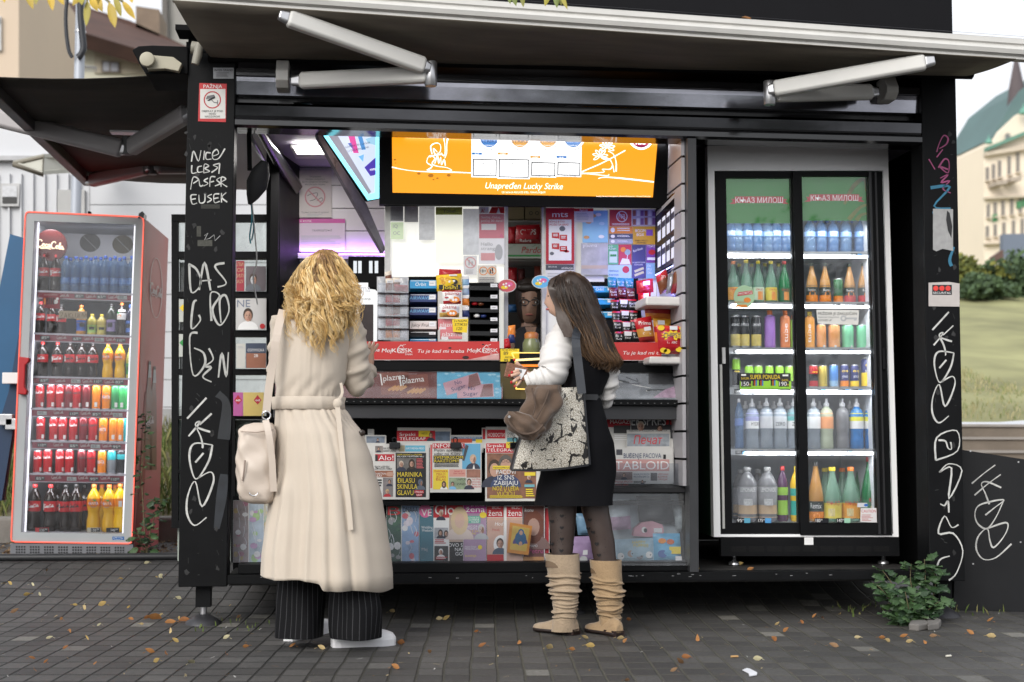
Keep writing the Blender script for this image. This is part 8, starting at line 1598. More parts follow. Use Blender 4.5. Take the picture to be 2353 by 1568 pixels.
b.tube(catmull([O2(1164,960,-.79),O2(1180,985,-.805),O2(1205,998,-.80),O2(1232,992,-.80),O2(1248,976,-.80)],5),.006,mat((.09,.06,.044),.85),6);b.tube(catmull([O2(1222,892,-.765),O2(1230,930,-.785),O2(1224,955,-.79)],5),.0035,mat((.09,.06,.044),.85),6);b.tube(catmull([O2(1262,896,-.765),O2(1250,930,-.785),O2(1232,962,-.80)],5),.0035,mat((.09,.06,.044),.85),6)
b.lathe([(.001,0),(.006,0),(.006,.004)],O2(1170,958,-.79),STEEL,8,axis=Matrix.Rotation(pi/2,3,'X'));b.build('cloth',jk_)
wl_=thing('wallet','brown snake textured wallet with white receipt in the brunette person hand','wallet',O2(1185,876,-.43))
b=MB();b.slab(PY(-.458),[(1158,866),(1206,876),(1214,846),(1166,832)],mat((.20,.085,.045),.35,0,.5,160,.3,200),0,.022);b.build('wallet_body',wl_,bevel=.003)
b=MB();b.slab(PY(-.4605),[(1180,869),(1198,872),(1210,850),(1184,845)],TAG,0,.001)
for k in range(5):b.pr(PY(-.462),1192+k*1.5,850,1192.8+k*1.5,857,INK)
b.build('receipt',wl_)
SYY=.98
c_=thing('person','person with dark hair and glasses sitting behind the serving hatch','person',onY(1212,830,SYY))
O3=lambda x,y,Y=SYY:onY(x,y,Y)
V,E,Rd=[O3(1212,860)],[],[.14]
chain(V,E,Rd,0,[(O3(1214,800),.13),(O3(1216,765),.06),(O3(1217,748),.05),(O3(1218,728),.05)])
chain(V,E,Rd,1,[(O3(1176,778),.05),(O3(1160,850),.045),(O3(1190,880,.8),.03)]);chain(V,E,Rd,1,[(O3(1250,778),.05),(O3(1262,850),.045),(O3(1240,880,.8),.03)])
vs,fs=skin_mesh(V,E,Rd);SK3=mat((.27,.16,.112),.55,0,.08,30)
b=MB();b.add(vs,fs,SK3,True);fy=-pi*.56;hq=head_into(b,O3(1219,748),onY(1219,648,SYY).z-onY(1219,748,SYY).z,fy,SK3,.070,.098)
for s_ in(-1,1):b.ball(hq(.80,.40*s_,.50),(.011,.006,.006),W_,8,5);b.ball(hq(.83,.40*s_,.50),(.005,.005,.005),INK,8,5);b.ball(hq(.84,.42*s_,.60),(.02,.006,.0035),INK,8,4)
b.ball(hq(.90,0,.215),(.024,.012,.007),mat((.30,.10,.08),.5),8,5);b.build('body',c_)
b=MB();b.loft([pring(y,xl,xr,SYY+.015,d,28)for y,xl,xr,d in dense([(640,1206,1232,.03),(645,1192,1246,.08),(660,1184,1252,.10),(685,1184,1254,.10),(720,1188,1252,.09),(745,1198,1246,.07)],6)],HAIRD)
b.ball(O3(1216,662,SYY-.07),(.075,.03,.03),HAIRD,12,8);b.build('hair',c_)
b=MB()
for s_ in(-1,1):q0=hq(.97,.42*s_,.49);ax=(hq(1,.42*s_+.3,.49)-q0).normalized();b.tube([q0+ax*.027*cos(2*pi*k/14)+Vector((0,0,.017*sin(2*pi*k/14)))for k in range(15)],.0035,INK,6);b.tube([hq(.95,.80*s_,.51),hq(.2,1.05*s_,.52)],.003,INK,5)
b.tube([hq(1.03,-.10,.51),hq(1.03,.10,.51)],.003,INK,5);b.build('glasses',c_)
b=MB();b.loft([pring(y,xl,xr,SYY,d,28,lambda q,t,y:.004*sin(5*q+y/10))for y,xl,xr,d in dense([(752,1196,1236,.05),(764,1180,1252,.09),(785,1164,1266,.12),(840,1158,1272,.13),(900,1156,1274,.13)],8)],mat((.012,.012,.016),.8,0,.2,20),cap=False)
vn=PY(SYY-.135);b.pq(vn,[(1206,752),(1232,752),(1226,780),(1220,796)],SK3,.012);b.build('top',c_)
# ================================================================ surroundings
DIRT=mat((.16,.13,.09),.95,0,.4,9,.5,40);GRS=mat((.09,.11,.035),.95,0,.45,5,.5,60)
zq0=onY(165,1279,1.95).z
b=MB();KY=3.15;zk1=onY(30,1190,KY).z;zk0=gz(-2,KY)-.05
b.box(-9,onY(1000,1190,KY).x,KY,KY+.22,zk0,zk1,mat((.20,.19,.17),.9,0,.3,7,.4,30));b.build('kerb',kind='structure',label='weathered concrete kerb behind the red fridge',bevel=.02)
b=MB();zb_=onY(390,985,6.).z;xs_=[-10+.5*i for i in range(28)];ys_=[KY+.2+.25*j for j in range(13)]
hs_=lambda x,y:lerp(zk1-.02,zb_,min(1,max(0,(y-KY-.2)/2.6)))+.03*sin(3*x+y*5)*sin(2.3*x)
b.add([(x,y,hs_(x,y))for y in ys_ for x in xs_],[(j*28+i,j*28+i+1,(j+1)*28+i+1,(j+1)*28+i)for j in range(12)for i in range(27)],mat((.17,.15,.09),.95,0,.5,2.5,.5,30),True);b.build('bank',kind='structure',label='dry grassy bank behind the kerb')
def grass(n,xr,yr,hf,hmin,hmax,mats_,label,sd=3,wd_=.006):
 b=MB();r_=random.Random(sd)
 for i in range(n):
  x,y=r_.uniform(*xr),r_.uniform(*yr);z=hf(x,y);h=r_.uniform(hmin,hmax);a=r_.uniform(0,6.3);l=r_.uniform(.1,.7)*h;dx,dy=cos(a),sin(a);w_=wd_*r_.uniform(.6,1.4)
  b.add([(x-dy*w_,y+dx*w_,z-.01),(x+dy*w_,y-dx*w_,z-.01),(x+dx*l*.4+dy*w_*.7,y+dy*l*.4-dx*w_*.7,z+h*.6),(x+dx*l,y+dy*l,z+h),(x+dx*l*.4-dy*w_*.7,y+dy*l*.4+dx*w_*.7,z+h*.6)],[(0,1,2,3,4)],mats_[r_.randrange(len(mats_))])
 return b.build('grass',kind='stuff',label=label,loc=Vector((0,0,0)))
GM=[mat(c,.8,0,.2,20)for c in((.10,.15,.03),(.16,.19,.05),(.07,.11,.025),(.22,.21,.08))]
grass(5200,(-4.4,-.3),(KY+.22,5.9),hs_,.05,.2,GM,'long grass growing on the bank behind the red fridge')
b=MB()
for i in range(900):
 x,y=rnd.uniform(-1.6,1.2),rnd.uniform(2.1,KY);z=gz(x,y)+.004;a=rnd.uniform(0,6.3);l=rnd.uniform(.02,.06);b.add([(x,y,z),(x+cos(a)*l,y+sin(a)*l,z+.01*rnd.random()),(x+cos(a+.3)*l*.6,y+sin(a+.3)*l*.6,z+.012)],[(0,1,2)],[mat((.2,.13,.06),.9),mat((.3,.22,.12),.9),mat((.12,.08,.04),.9)][i%3])
b.build('leaf_litter',kind='stuff',label='dry litter heaped along the kerb',loc=Vector((0,0,0)))
b=MB();hz_=1.72;b.tube(catmull([Vector((x,hz_+.03*sin(x*1.3),gz(x,hz_)+.022))for x in[-5+.4*i for i in range(14)]],4),.022,mat((.015,.016,.018),.45,0,.1,20),10);b.build('hose',label='black hose lying across the paving in front of the red fridge',cat='hose')
WB=PY(6.0);WHT=mat((.60,.61,.63),.5,0,.05,1.5);
cb=thing('cabin_building','white panelled cabin building behind the red fridge','building',onY(200,985,6.))
b=MB();b.slab(WB,[(-260,1010),(760,1010),(760,290),(-260,290)],WHT,0,2.4)
for x in range(-250,200,27):b.slab(WB,[(x,985),(x+4,985),(x+4,400),(x,400)],WHT,.03,.03)
for y in(470,603,676,762,822,872,935):b.pr(WB,205,y,760,y+1.6,mat((.12,.12,.12),.8),.002)
for x in(205,470,640):b.pr(WB,x,400,x+2,985,mat((.35,.35,.36),.8),.002)
b.slab(WB,[(-260,985),(760,985),(760,940),(-260,940)],mat((.35,.35,.35),.7,0,.2,5),.01,.05);b.build('wall',cb)
b=MB();b.slab(WB,[(-260,372),(760,372),(760,362),(-260,362)],mat((.42,.42,.43),.5),.08,.12);b.build('eave_trim',cb)
b=MB();b.slab(WB,[(4,476),(46,476),(48,424),(4,424)],mat((.5,.5,.5),.5),.05,.1);wf=b.build('window',cb)
b=MB();b.pr(WB,9,430,42,455,mat((.55,.56,.58),.4,0,.2,30),.056);b.pr(WB,9,456,42,470,mat((.03,.03,.03),.5),.056);b.build('pane',wf)
b=MB();b.slab(WB,[(134,960),(196,960),(196,438),(134,438)],mat((.45,.45,.44),.5),.035,.05);b.build('door',cb)
b=MB();cn=[onY(30,378,4.9),onY(100,362,5.0),onY(240,360,5.6),onY(246,392,5.9),onY(98,402,4.9)];b.prism(cn,Vector((0,0,.03)),mat((.5,.49,.42),.4,0,.1,4));b.tube(cn[0:2]+[cn[4],cn[0]],.02,mat((.2,.18,.14),.6),6);b.build('canopy',cb)
lp_=thing('street_lamp','pale grey pole with hanging black cables rising behind the side awning','pole',onY(172,1000,5.))
b=MB();P5=5.;q0,q1=onY(169,700,P5),onY(171,-120,P5);b.tube([Vector((q0.x,P5,.4)),Vector((q0.x,P5,q1.z))],.042,mat((.42,.45,.50),.45,.2,.1,3),14);b.tube([Vector((q0.x,P5,onY(170,75,P5).z)),Vector((q0.x,P5,onY(170,70,P5).z))],.047,STEEL,14);b.build('pole',lp_)
b=MB();CBM=mat((.02,.022,.028),.5)
b.tube(catmull([onY(x,y,P5-.06)for x,y in((160,-40),(152,20),(152,70),(158,115),(166,132))],5),.016,CBM,8);b.tube(catmull([onY(x,y,P5-.06)for x,y in((184,-40),(185,20),(188,70),(192,110),(184,128),(178,133))],5),.028,CBM,8);b.build('cable',lp_)
def house(label,Y,x0,x1,y0,y1,m,depth=8):
 t=thing('apartment_building',label,'building',onY((x0+x1)/2,y1,Y));b=MB();b.slab(PY(Y),[(x0,y1),(x1,y1),(x1,y0),(x0,y0)],m,0,depth);b.build('wall',t);return t
h1=house('peach rendered house at the top left edge of the street',30,-160,43,-160,420,mat((.62,.50,.38),.85,0,.06,.3))
b=MB();b.slab(PY(30),[(-14,118),(4,118),(4,40),(-14,40)],mat((.6,.6,.6),.5),.1,.12);b.pr(PY(30),-12,42,1,56,mat((.15,.05,.03),.6),.15);b.build('window',h1)
h2=thing('apartment_building','cream house with balcony railing and brown tiled roof','building',onY(200,420,42));b=MB();b.slab(PY(42),[(44,420),(440,420),(440,118),(312,110),(200,76),(44,45)],mat((.62,.60,.48),.85,0,.05,.3),0,8);b.build('wall',h2)
b=MB();R1=PY(41.);RT=mat((.085,.045,.035),.9,0,.35,.8,.4,8,stretch=(1,1,3));b.prism([onY(40,-30,46),onY(160,5,46),onY(300,48,46),onY(440,112,46),onY(430,120,40.6),onY(312,112,40.6),onY(200,78,40.6),onY(44,47,40.6)],Vector((0,.5,-.4)),RT)
b.pq(PY(41.2),[(84,31),(103,32),(98,20),(88,20)],mat((.5,.52,.55),.3),0);rf=b.build('roof',h2)
b=MB();b.slab(PY(46),[(312,70),(366,92),(366,22),(312,14)],mat((.20,.15,.11),.9,0,.3,2),0,2);b.build('chimney',rf)
b=MB();b.slab(PY(42),[(218,170),(420,175),(420,116),(312,112),(218,84)],mat((.46,.41,.32),.9,0,.15,.5),.1,.1);b.build('side_facade',h2)
for x0,y0,x1,y1,c in((97,85,114,136,(.55,.55,.5)),(146,88,163,138,(.55,.55,.5)),(46,70,60,165,(.2,.19,.17)),(98,136,109,150,(.05,.055,.07)),(145,136,163,165,(.05,.055,.075)),(44,128,52,140,(.06,.07,.09))):
 b=MB();b.slab(PY(42),[(x0,y1),(x1,y1),(x1,y0),(x0,y0)],mat(c,.6),.06,.08);b.build('window',h2)
b=MB();b.slab(PY(42),[(235,169),(279,170),(276,146),(235,141)],mat((.13,.10,.08),.6),.16,.1);f_=b.build('window',h2);b=MB();b.pr(PY(42),239,145,253,166,mat((.32,.33,.37),.3),.17);b.pr(PY(42),257,147,273,167,mat((.32,.33,.37),.3),.17);b.build('pane',f_)
b=MB();b.slab(PY(41),[(44,62),(82,64),(84,72),(44,70)][::-1],mat((.05,.045,.045),.7),0,1.);b.tube([onY(80,68,41),onY(73,98,41)],.06,INK,6);b.build('balcony_canopy',h2)
b=MB()
for k in range(30):x=46+k*6;b.tube([onY(x,165,40),onY(x,136+k*.6,40)],.025,mat((.25,.25,.25),.6),5)
b.tube([onY(44,136,40),onY(222,156,40)],.04,mat((.25,.25,.25),.6),5);b.build('balcony_railing',h2)
h3=house('grey concrete tower rising behind the brown roof',55,374,470,-200,300,mat((.28,.27,.25),.9,0,.15,.6));b=MB();b.slab(PY(55),[(374,84),(388,92),(384,-60),(374,-60)],mat((.13,.12,.11),.9),.3,.3);b.build('corner_pier',h3)
b=MB();b.slab(PY(2.25),[(-60,1160),(8,1150),(52,850),(58,548),(23,538),(-20,760)],mat((.008,.09,.21),.4,0,.2,2),0,.05)
b.slab(PY(2.2),[(-60,1160),(4,1150),(50,860),(55,700),(20,900)],mat((.006,.03,.08),.5,0,.2,3),0,.02)
b.build('blue_board',label='tall blue board leaning beside the red fridge at far left',cat='board')
for x,y,lab in((28,870,'white plastic bracket highest on the blue board'),(14,965,'steel bracket low at the left of the blue board'),(35,975,'steel bracket low at the right of the blue board')):
 b=MB();p=onY(x,y,2.17);b.box(p.x-.05,p.x+.05,2.12,2.17,p.z-.035,p.z+.035,STEEL if y>900 else WHITE);b.build('bracket',label=lab,cat='bracket',bevel=.004)
dw=thing('display_window','black framed glass display of books behind the left post','display window',onY(505,1290,.95));PW=PY(.95)
b=MB()
for x0,x1,y0,y1 in((394,409,493,1212),(612,624,300,1292),(530,540,493,1292)):b.slab(PW,[(x0,y1),(x1,y1),(x1,y0),(x0,y0)],BLACK,0,.05)
for y0,y1 in((493,509),(1196,1214)):b.slab(PW,[(394,y1),(624,y1),(624,y0),(394,y0)],BLACK,.004,.06)
b.build('frame',dw)
for y0,y1 in((578,593),(670,684),(759,773),(848,861),(956,964),(1080,1088)):
 b=MB();b.slab(PW,[(409,y1),(612,y1),(612,y0),(409,y0)],BLACK,-.002,.1);b.build('shelf',dw)
b=MB();b.slab(PW,[(404,1200),(614,1200),(614,505),(404,505)],glass_mat((.9,.93,.92),1.1,.03,.12),-.06,.004);b.build('glass',dw)
b=MB();b.slab(PW,[(404,1292),(614,1292),(614,965),(404,965)],mat((.32,.36,.32),.4,0,.25,5),-.07,.01);b.slab(PW,[(409,850),(432,850),(432,600),(409,600)],mat((.15,.14,.12),.6,0,.5,20),-.07,.01);b.build('back_board',dw)
PB_=PY(.93)
def bk(x0,y0,x1,y1,m,lab,fn=None,cat='book'):
 b=MB();b.sr(PB_,x0,y0,x1,y1,m,0,.015)
 if fn:fn(b,PB_)
 b.build('book',label=lab,cat=cat)
bk(543,600,561,669,mat((.32,.03,.05),.5),'dark red narrow book on the upper display shelf',lambda b,pl:[b.text(pl,t,545,612+13*i,8,mat((.5,.35,.2),.5),.001,w=14)for i,t in enumerate(('ЛИ','СИ','ИЛ','ИЈУ'))])
bk(565,612,611,669,mat((.12,.10,.11),.5,0,.3,14),'charcoal book with figure beside the dark red book',lambda b,pl:b.bust(pl,582,668,44,LGREY,HR,DGREY,.001))
bk(542,686,612,758,mat((.55,.54,.53),.5),'pale fashion magazine with dark haired cover woman in the glass display',lambda b,pl:(b.text(pl,'NE',545,706,17,mat((.15,.18,.25),.5),.001,w=30),b.bust(pl,570,758,56,SK2,HR,W_,.002),b.ell(pl,603,750,6,6,RED,.004)),'magazine')
bk(543,790,563,846,mat((.55,.54,.5),.5),'cream booklet left of the navy cyrillic book',lambda b,pl:b.lines(pl,546,796,560,802,2,LGREY,.001))
bk(565,789,611,846,mat((.045,.06,.10),.5),'navy book with white cyrillic title in the glass display',lambda b,pl:(b.pr(pl,566,812,611,846,mat((.3,.12,.07),.5,0,.3,8),.0005),b.text(pl,'СОЛУНСКА',588,808,6,W_,.001,'c',w=38),b.text(pl,'28',588,821,7,W_,.001,'c')))
def dia(b,pl,x):b.pq(pl,[(x-9,920),(x,908),(x+9,920),(x,930)][::-1],mat((.45,.02,.04),.5),.001);b.text(pl,'449',x,923,5,W_,.002,'c',w=11)
bk(536,902,558,956,mat((.45,.1,.3),.5),'magenta price board with red diamond in the glass display',lambda b,pl:dia(b,pl,547),'price board')
bk(559,902,606,956,mat((.6,.45,.14),.5),'mustard price board with red diamond in the glass display',lambda b,pl:dia(b,pl,592),'price board')
for y,m in((700,YEL),(780,GREEN)):
 b=MB();b.pq(PB_,[(412,y+8),(420,y),(428,y+8),(420,y+16)][::-1],m,.0);b.pr(PB_,411,y-12,430,y+40,mat((.5,.52,.48),.5),-.002);b.build('book',label='pale booklet with %s diamond left of the post'%('yellow' if m is YEL else 'green'),cat='book')
def leafy(name,label,stems,mats_,lf=.03,sd=1,sm=mat((.12,.10,.05),.8),cat='plant',toothed=True):
 t=thing(name,label,cat,stems[0][0]);r_=random.Random(sd);b=MB();c=MB()
 for pts in stems:
  P=catmull(pts,6);b.tube(P,[.004*(1-.6*i/len(P))for i in range(len(P))],sm,6)
  for i,p in enumerate(P[2:]):
   for s_ in range(2 if i%2 else 3):
    a=r_.uniform(0,6.3);l=lf*r_.uniform(.5,1.25)*(1.1-.5*i/len(P));d=Vector((cos(a),sin(a)*.9,r_.uniform(-.35,.55))).normalized();sd_=d.cross(Vector((r_.uniform(-.3,.3),r_.uniform(-.9,.1),.7))).normalized();nn=d.cross(sd_);o=p+d*l*.35
    prof=[(0,0),(.15,.26),(.34,.46),(.42,.36),(.58,.36),(.64,.26),(.85,.14),(1,0)]if toothed else[(0,0),(.2,.28),(.5,.36),(.8,.2),(1,0)]
    L_=[o+d*l*u+sd_*l*w_+nn*(.18*l*u*u)for u,w_ in prof];M2=[o+d*l*u-nn*.03*l for u,w_ in prof];R2=[o+d*l*u-sd_*l*w_+nn*(.18*l*u*u)for u,w_ in prof];m=mats_[r_.randrange(len(mats_))];n=len(prof)
    c.add(L_+M2+R2,[(k,k+1,n+k+1,n+k)for k in range(n-1)]+[(n+k,n+k+1,2*n+k+1,2*n+k)for k in range(n-1)],m,False)
 b.build('stem',t);c.build('foliage',t)
GLF=[mat(c,.55,0,.25,40)for c in((.028,.066,.02),(.04,.088,.026),(.02,.048,.018),(.055,.105,.038))]
pz=lambda x,y,Y:onY(x,y,Y)
leafy('creeper','thin leafy creeper climbing the side of the red fridge',[[pz(336,1278,1.9),pz(330,1180,1.9),pz(326,1090,1.95),pz(332,1010,2.),pz(336,950,2.)],[pz(336,1278,1.9),pz(346,1220,1.9),pz(362,1170,1.95),pz(370,1150,2.)],[pz(334,1276,1.9),pz(322,1240,1.85),pz(316,1225,1.85)]],GLF,.06,4,toothed=False)
W0=-.12
leafy('weed','bushy green weed growing beside the right kiosk leg',[[pz(2090,1442,W0),pz(2060,1400,W0),pz(2035,1365,W0-.05),pz(2015,1345,W0-.05)],[pz(2092,1442,W0),pz(2068,1390,W0),pz(2048,1340,W0),pz(2028,1312,W0)],[pz(2095,1442,W0),pz(2098,1380,W0-.05),pz(2092,1330,W0),pz(2094,1296,W0)],[pz(2098,1442,W0),pz(2118,1390,W0),pz(2126,1330,W0),pz(2124,1285,W0)],[pz(2098,1442,W0),pz(2130,1405,W0-.08),pz(2155,1385,W0-.08),pz(2168,1388,W0)],[pz(2096,1444,W0),pz(2110,1420,W0-.12),pz(2140,1425,W0-.14)],[pz(2090,1444,W0),pz(2076,1425,W0-.12),pz(2050,1418,W0-.12)],[pz(2097,1442,W0),pz(2140,1380,W0),pz(2150,1330,W0),pz(2140,1308,W0)],[pz(2094,1444,W0),pz(2088,1400,W0-.16),pz(2080,1360,W0-.18)]],GLF,.075,9)
b=MB()
for pts in([(2088,1450),(2110,1452),(2136,1448),(2128,1440),(2092,1442)],[(2132,1452),(2158,1448),(2163,1440),(2150,1432),(2128,1438)]):b.prism([onZ(x,y,.0)for x,y in pts],Vector((0,0,.035)),mat((.16,.15,.14),.9,0,.25,12,.3,40))
b.build('stone_slab',label='two broken grey stone slabs on the paving under the weed',cat='stone',bevel=.008)
b=MB();PM=P3((2200,1033,.30),(2353,1056,.22),(2195,1420,.30));b.slab(PM,[(2190,1421),(2420,1421),(2420,1066),(2205,1033)],mat((.006,.0065,.008),.45,0,.25,5,.05,20,spec=.3),0,.02)
g=.002
def tg2(pts,w):b.line(PM,[(1895.7+x*.4138,919.1+y*.4138)for x,y in pts],w,SPRAY,.002,5)
for pts in([(815,465),(880,410),(945,362)],[(830,530),(900,470),(975,415)],[(978,488),(900,455),(868,468),(890,520),(912,580)],[(890,640),(940,600),(993,556),(920,565),(850,590),(832,640),(850,690),(900,715),(950,650),(993,556)],[(900,715),(1000,682),(1015,710),(985,770),(935,820),(915,780),(900,715),(850,760),(840,830),(880,885),(950,875),(1035,800)]):tg2(pts,3.6)
for x,y in((2236,1296),(2230,1037),(2340,1062),(2206,1415),(2270,1416),(2345,1246),(2200,1070)):b.ell(PM,x,y,2.2,2.,STEEL,.003,8)
b.build('metal_sheet',label='black metal sheet with looping white graffiti right of the kiosk',cat='metal panel')
for x,Y_,lab in((2200,.34,'short black post under the left end of the metal sheet'),(2348,.27,'short black post under the right end of the metal sheet')):
 b=MB();p=onY(x,1440,Y_);b.box(p.x-.03,p.x+.03,Y_-.01,Y_+.05,0,.4,BLACKM);b.build('post',label=lab,cat='post')
grass(110,(3.3,4.2),(.1,.5),lambda x,y:0,.015,.05,GM,'small weeds and grass at the foot of the metal sheet',8,.005)
grass(24,(.02,.35),(-.2,.2),lambda x,y:0,.01,.03,GM[:3],'tiny green weeds growing beside the left kiosk leg',11,.004)
STN=mat((.20,.165,.13),.9,0,.3,3,.3,20)
b=MB();YS=[4.4,4.75,5.1,5.45,5.8];ZS=[.56,.68,.80,.92,1.04]
for y,z in zip(YS,ZS):b.box(2.2,14,y,y+.6,0,z,STN);b.box(2.2,14,y-.02,y+.1,z+.001,z+.025,mat((.34,.31,.28),.9,0,.2,4))
b.build('stone_steps',label='worn stone steps below the lawn on the right',cat='steps')
LPRO=[(5.9,1.06),(9,1.55),(14,2.45),(23,4.25),(36,6.2),(60,9.0),(160,12)]
def lz(y):
 for(a,za),(c,zc)in zip(LPRO,LPRO[1:]):
  if y<=c:return lerp(za,zc,max(0,(y-a)/(c-a)))
 return 12
b=MB();xs_=[2.0+1.*i for i in range(40)];ys_=[6.3,7,8,9,10,11.5,13,15,18,21,24,28,34,40,50,62,90,130];nx=40
b.add([(x,y,lz(y)+.05*sin(x*1.7+y))for y in ys_ for x in xs_],[(j*nx+i,j*nx+i+1,(j+1)*nx+i+1,(j+1)*nx+i)for j in range(len(ys_)-1)for i in range(nx-1)],mat((.27,.265,.125),.95,0,.5,.8,.6,6),True);b.build('lawn',kind='structure',label='dry sloping lawn on the right')
grass(9000,(3.2,8.5),(6.3,15),lambda x,y:lz(y),.02,.07,[mat((.33,.31,.15),.9),mat((.22,.25,.10),.9),mat((.4,.36,.2),.9)],'short dry grass on the sloping lawn',21,.008)
def crown(label,c,rx,ry,rz,n,mats_,name='bush',sd=2,ls=.12,cat='bush',trunk=False):
 t=thing(name,label,cat,Vector((c.x,c.y,c.z-rz)));r_=random.Random(sd);b=MB();cl_=[(Vector((r_.gauss(0,.45),r_.gauss(0,.45),r_.gauss(0,.4))),r_.uniform(.28,.5))for _ in range(26)]
 for i in range(n):
  cc,rr=cl_[r_.randrange(26)];d=Vector((r_.gauss(0,1),r_.gauss(0,1),r_.gauss(0,1))).normalized()*rr*r_.uniform(.6,1.05);p=cc+d
  if p.length>1.25:continue
  p=c+Vector((p.x*rx,p.y*ry,max(-1.25,p.z)*rz));a=Vector((r_.gauss(0,1),r_.gauss(0,1),r_.gauss(0,1))).normalized();e=a.orthogonal().normalized();f=a.cross(e);s_=ls*r_.uniform(.6,1.4)
  b.add([p-e*s_,p-f*s_*.55,p+e*s_,p+f*s_*.55],[(0,1,2,3)],mats_[(hash((round(cc.x,2)))+i%2)%len(mats_)])
 b.build('foliage',t)
 k=MB()
 for i in range(5):a=i*1.26;k.tube([Vector((c.x,c.y,c.z-rz-.2)),c+Vector((.2*rx*cos(a),.2*ry*sin(a),-.2*rz)),c+Vector((.45*rx*cos(a),.45*ry*sin(a),.3*rz))],[.03*rz,.02*rz,.01*rz],mat((.08,.06,.04),.9),6)
 k.build('branches',t)
GB=[mat(c,.8,0,.3,3)for c in((.06,.10,.05),(.08,.13,.055),(.045,.08,.04),(.11,.15,.07))];GYB=[mat(c,.8,0,.3,3)for c in((.16,.17,.03),(.2,.2,.04),(.1,.12,.03))]
for lab,x,y,D_,rx,rz,ms,sd in(('yellowing bush right of the kiosk post on the lawn',2228,612,30,.75,.42,GYB,3),('dark green spreading bush at the top of the lawn',2310,620,30,1.0,.42,GB,4),('dark green bush at the far right end of the lawn',2390,610,30,.9,.5,GB,6),('small green bush below the yellowing bush',2262,630,29,.5,.25,GB,7)):
 crown(lab,atD(x,y+34,D_),rx,.7,rz*1.25,4200,ms,sd=sd,ls=.06)
YH=60
hb=thing('hotel_building','ornate cream building with green domes and a pointed spire at the right edge','building',onY(2330,620,YH));PHB=PY(YH);CRM=mat((.80,.70,.57),.85,0,.08,.15)
bx=[onY(2262,640,YH),onY(2262,640,YH+26)]
b=MB();b.slab(PHB,[(2262,640),(2700,640),(2700,250),(2380,240),(2340,262),(2300,300),(2282,330),(2262,336)],CRM,0,14)
b.build('wall',hb)
b=MB()
for y,h in((352,9),(455,5),(560,4)):b.slab(PHB,[(2260,y+h+(0)),(2700,y+h-70 if y<400 else y+h-20),(2700,y-70 if y<400 else y-20),(2260,y)],mat((.58,.50,.40),.85),.35,.4)
b.slab(PHB,[(2261,350),(2380,300),(2380,292),(2261,342)],mat((.12,.26,.2),.7),.5,.5);b.build('cornice',hb)
b=MB();GRR=mat((.10,.17,.17),.7,0,.2,.3);b.slab(PHB,[(2286,316),(2340,300),(2420,240),(2420,150),(2352,205),(2325,250)],GRR,-.5,6);b.build('roof',hb)
b=MB();q=onY(2337,225,YH+1);b.lathe([(.55,onY(2337,235,YH).z),(.42,onY(2337,190,YH).z),(.02,onY(2337,105,YH).z)],(q.x,q.y,0),mat((.10,.08,.085),.8),6);b.build('spire',hb)
for x,y,r_ in((2272,330,9),(2352,262,11)):
 b=MB();q=onY(x,y,YH-.5);s_=r_/FPX*(YH+7);b.lathe([(s_,q.z),(s_*.95,q.z+s_*.5),(s_*.6,q.z+s_*1.1),(s_*.15,q.z+s_*1.5),(.02,q.z+s_*2.4)],(q.x,q.y,0),mat((.14,.33,.26),.7),14);b.build('dome',hb)
for i,(x,y0,y1)in enumerate([(2268,385,415),(2282,378,412),(2296,370,408),(2318,360,402),(2338,352,396),(2270,470,500),(2286,466,498),(2304,462,496),(2324,456,494),(2344,450,490),(2268,520,545),(2286,516,543),(2306,512,542),(2328,508,540),(2348,504,540)]):
 b=MB();b.slab(PHB,[(x-3.5,y1),(x+3.5,y1),(x+3.5,y0),(x-3.5,y0)],mat((.22,.2,.18),.4),.06,.05);f_=b.build('window',hb);b=MB();b.slab(PHB,[(x-5,y1+4),(x+5,y1+3),(x+5,y1),(x-5,y1+1)],mat((.6,.52,.42),.8),.3,.3);b.build('sill',f_)
b=MB()
for x,y in((2280,428),(2312,420)):b.slab(PHB,[(x-10,y+6),(x+14,y+3),(x+14,y-6),(x-10,y-2)],mat((.4,.34,.28),.8),1.0,1.0)
b.build('balcony',hb)
b=MB();b.ring(PHB,2312,318,9,12,2.5,mat((.6,.52,.42),.8),.2);b.ell(PHB,2312,318,6.5,9.5,mat((.2,.2,.2),.4),.15);f_=b.build('oval_window',hb)
b=MB()
for x,y in((2285,500),(2340,470),(2352,466)):b.slab(PHB,[(x-5,y+10),(x+5,y+9),(x+5,y-8),(x-5,y-6)],mat((.08,.25,.12),.7),.1,.1)
b.build('green_banner',hb)
h4=house('plain pale flats between the kiosk post and the ornate building',75,2195,2262,452,640,mat((.55,.48,.38),.85,0,.1,.2))
for x0,y0,x1,y1 in((2212,470,2256,480),(2212,500,2256,508),(2216,528,2226,548),(2238,528,2248,548)):b=MB();b.slab(PY(75),[(x0,y1),(x1,y1),(x1,y0),(x0,y0)],mat((.16,.15,.15),.5),.08,.1);b.build('window',h4)
b=MB();b.slab(PY(74.5),[(2190,456),(2264,452),(2258,440),(2190,442)],mat((.25,.12,.09),.8),0,8);b.build('roof',h4)
b=MB();b.slab(PY(40),[(2306,602),(2460,602),(2460,536),(2306,538)],mat((.15,.18,.24),.6,0,.1,.4),0,.3);b.build('hoarding',label='blue grey hoarding behind the bush at the right edge',cat='hoarding')
b=MB();b.slab(PY(40),[(2282,604),(2306,600),(2306,574),(2282,590)],mat((.12,.07,.06),.8),0,.3);b.build('low_wall',label='dark brown low wall beside the blue grey hoarding',cat='wall')
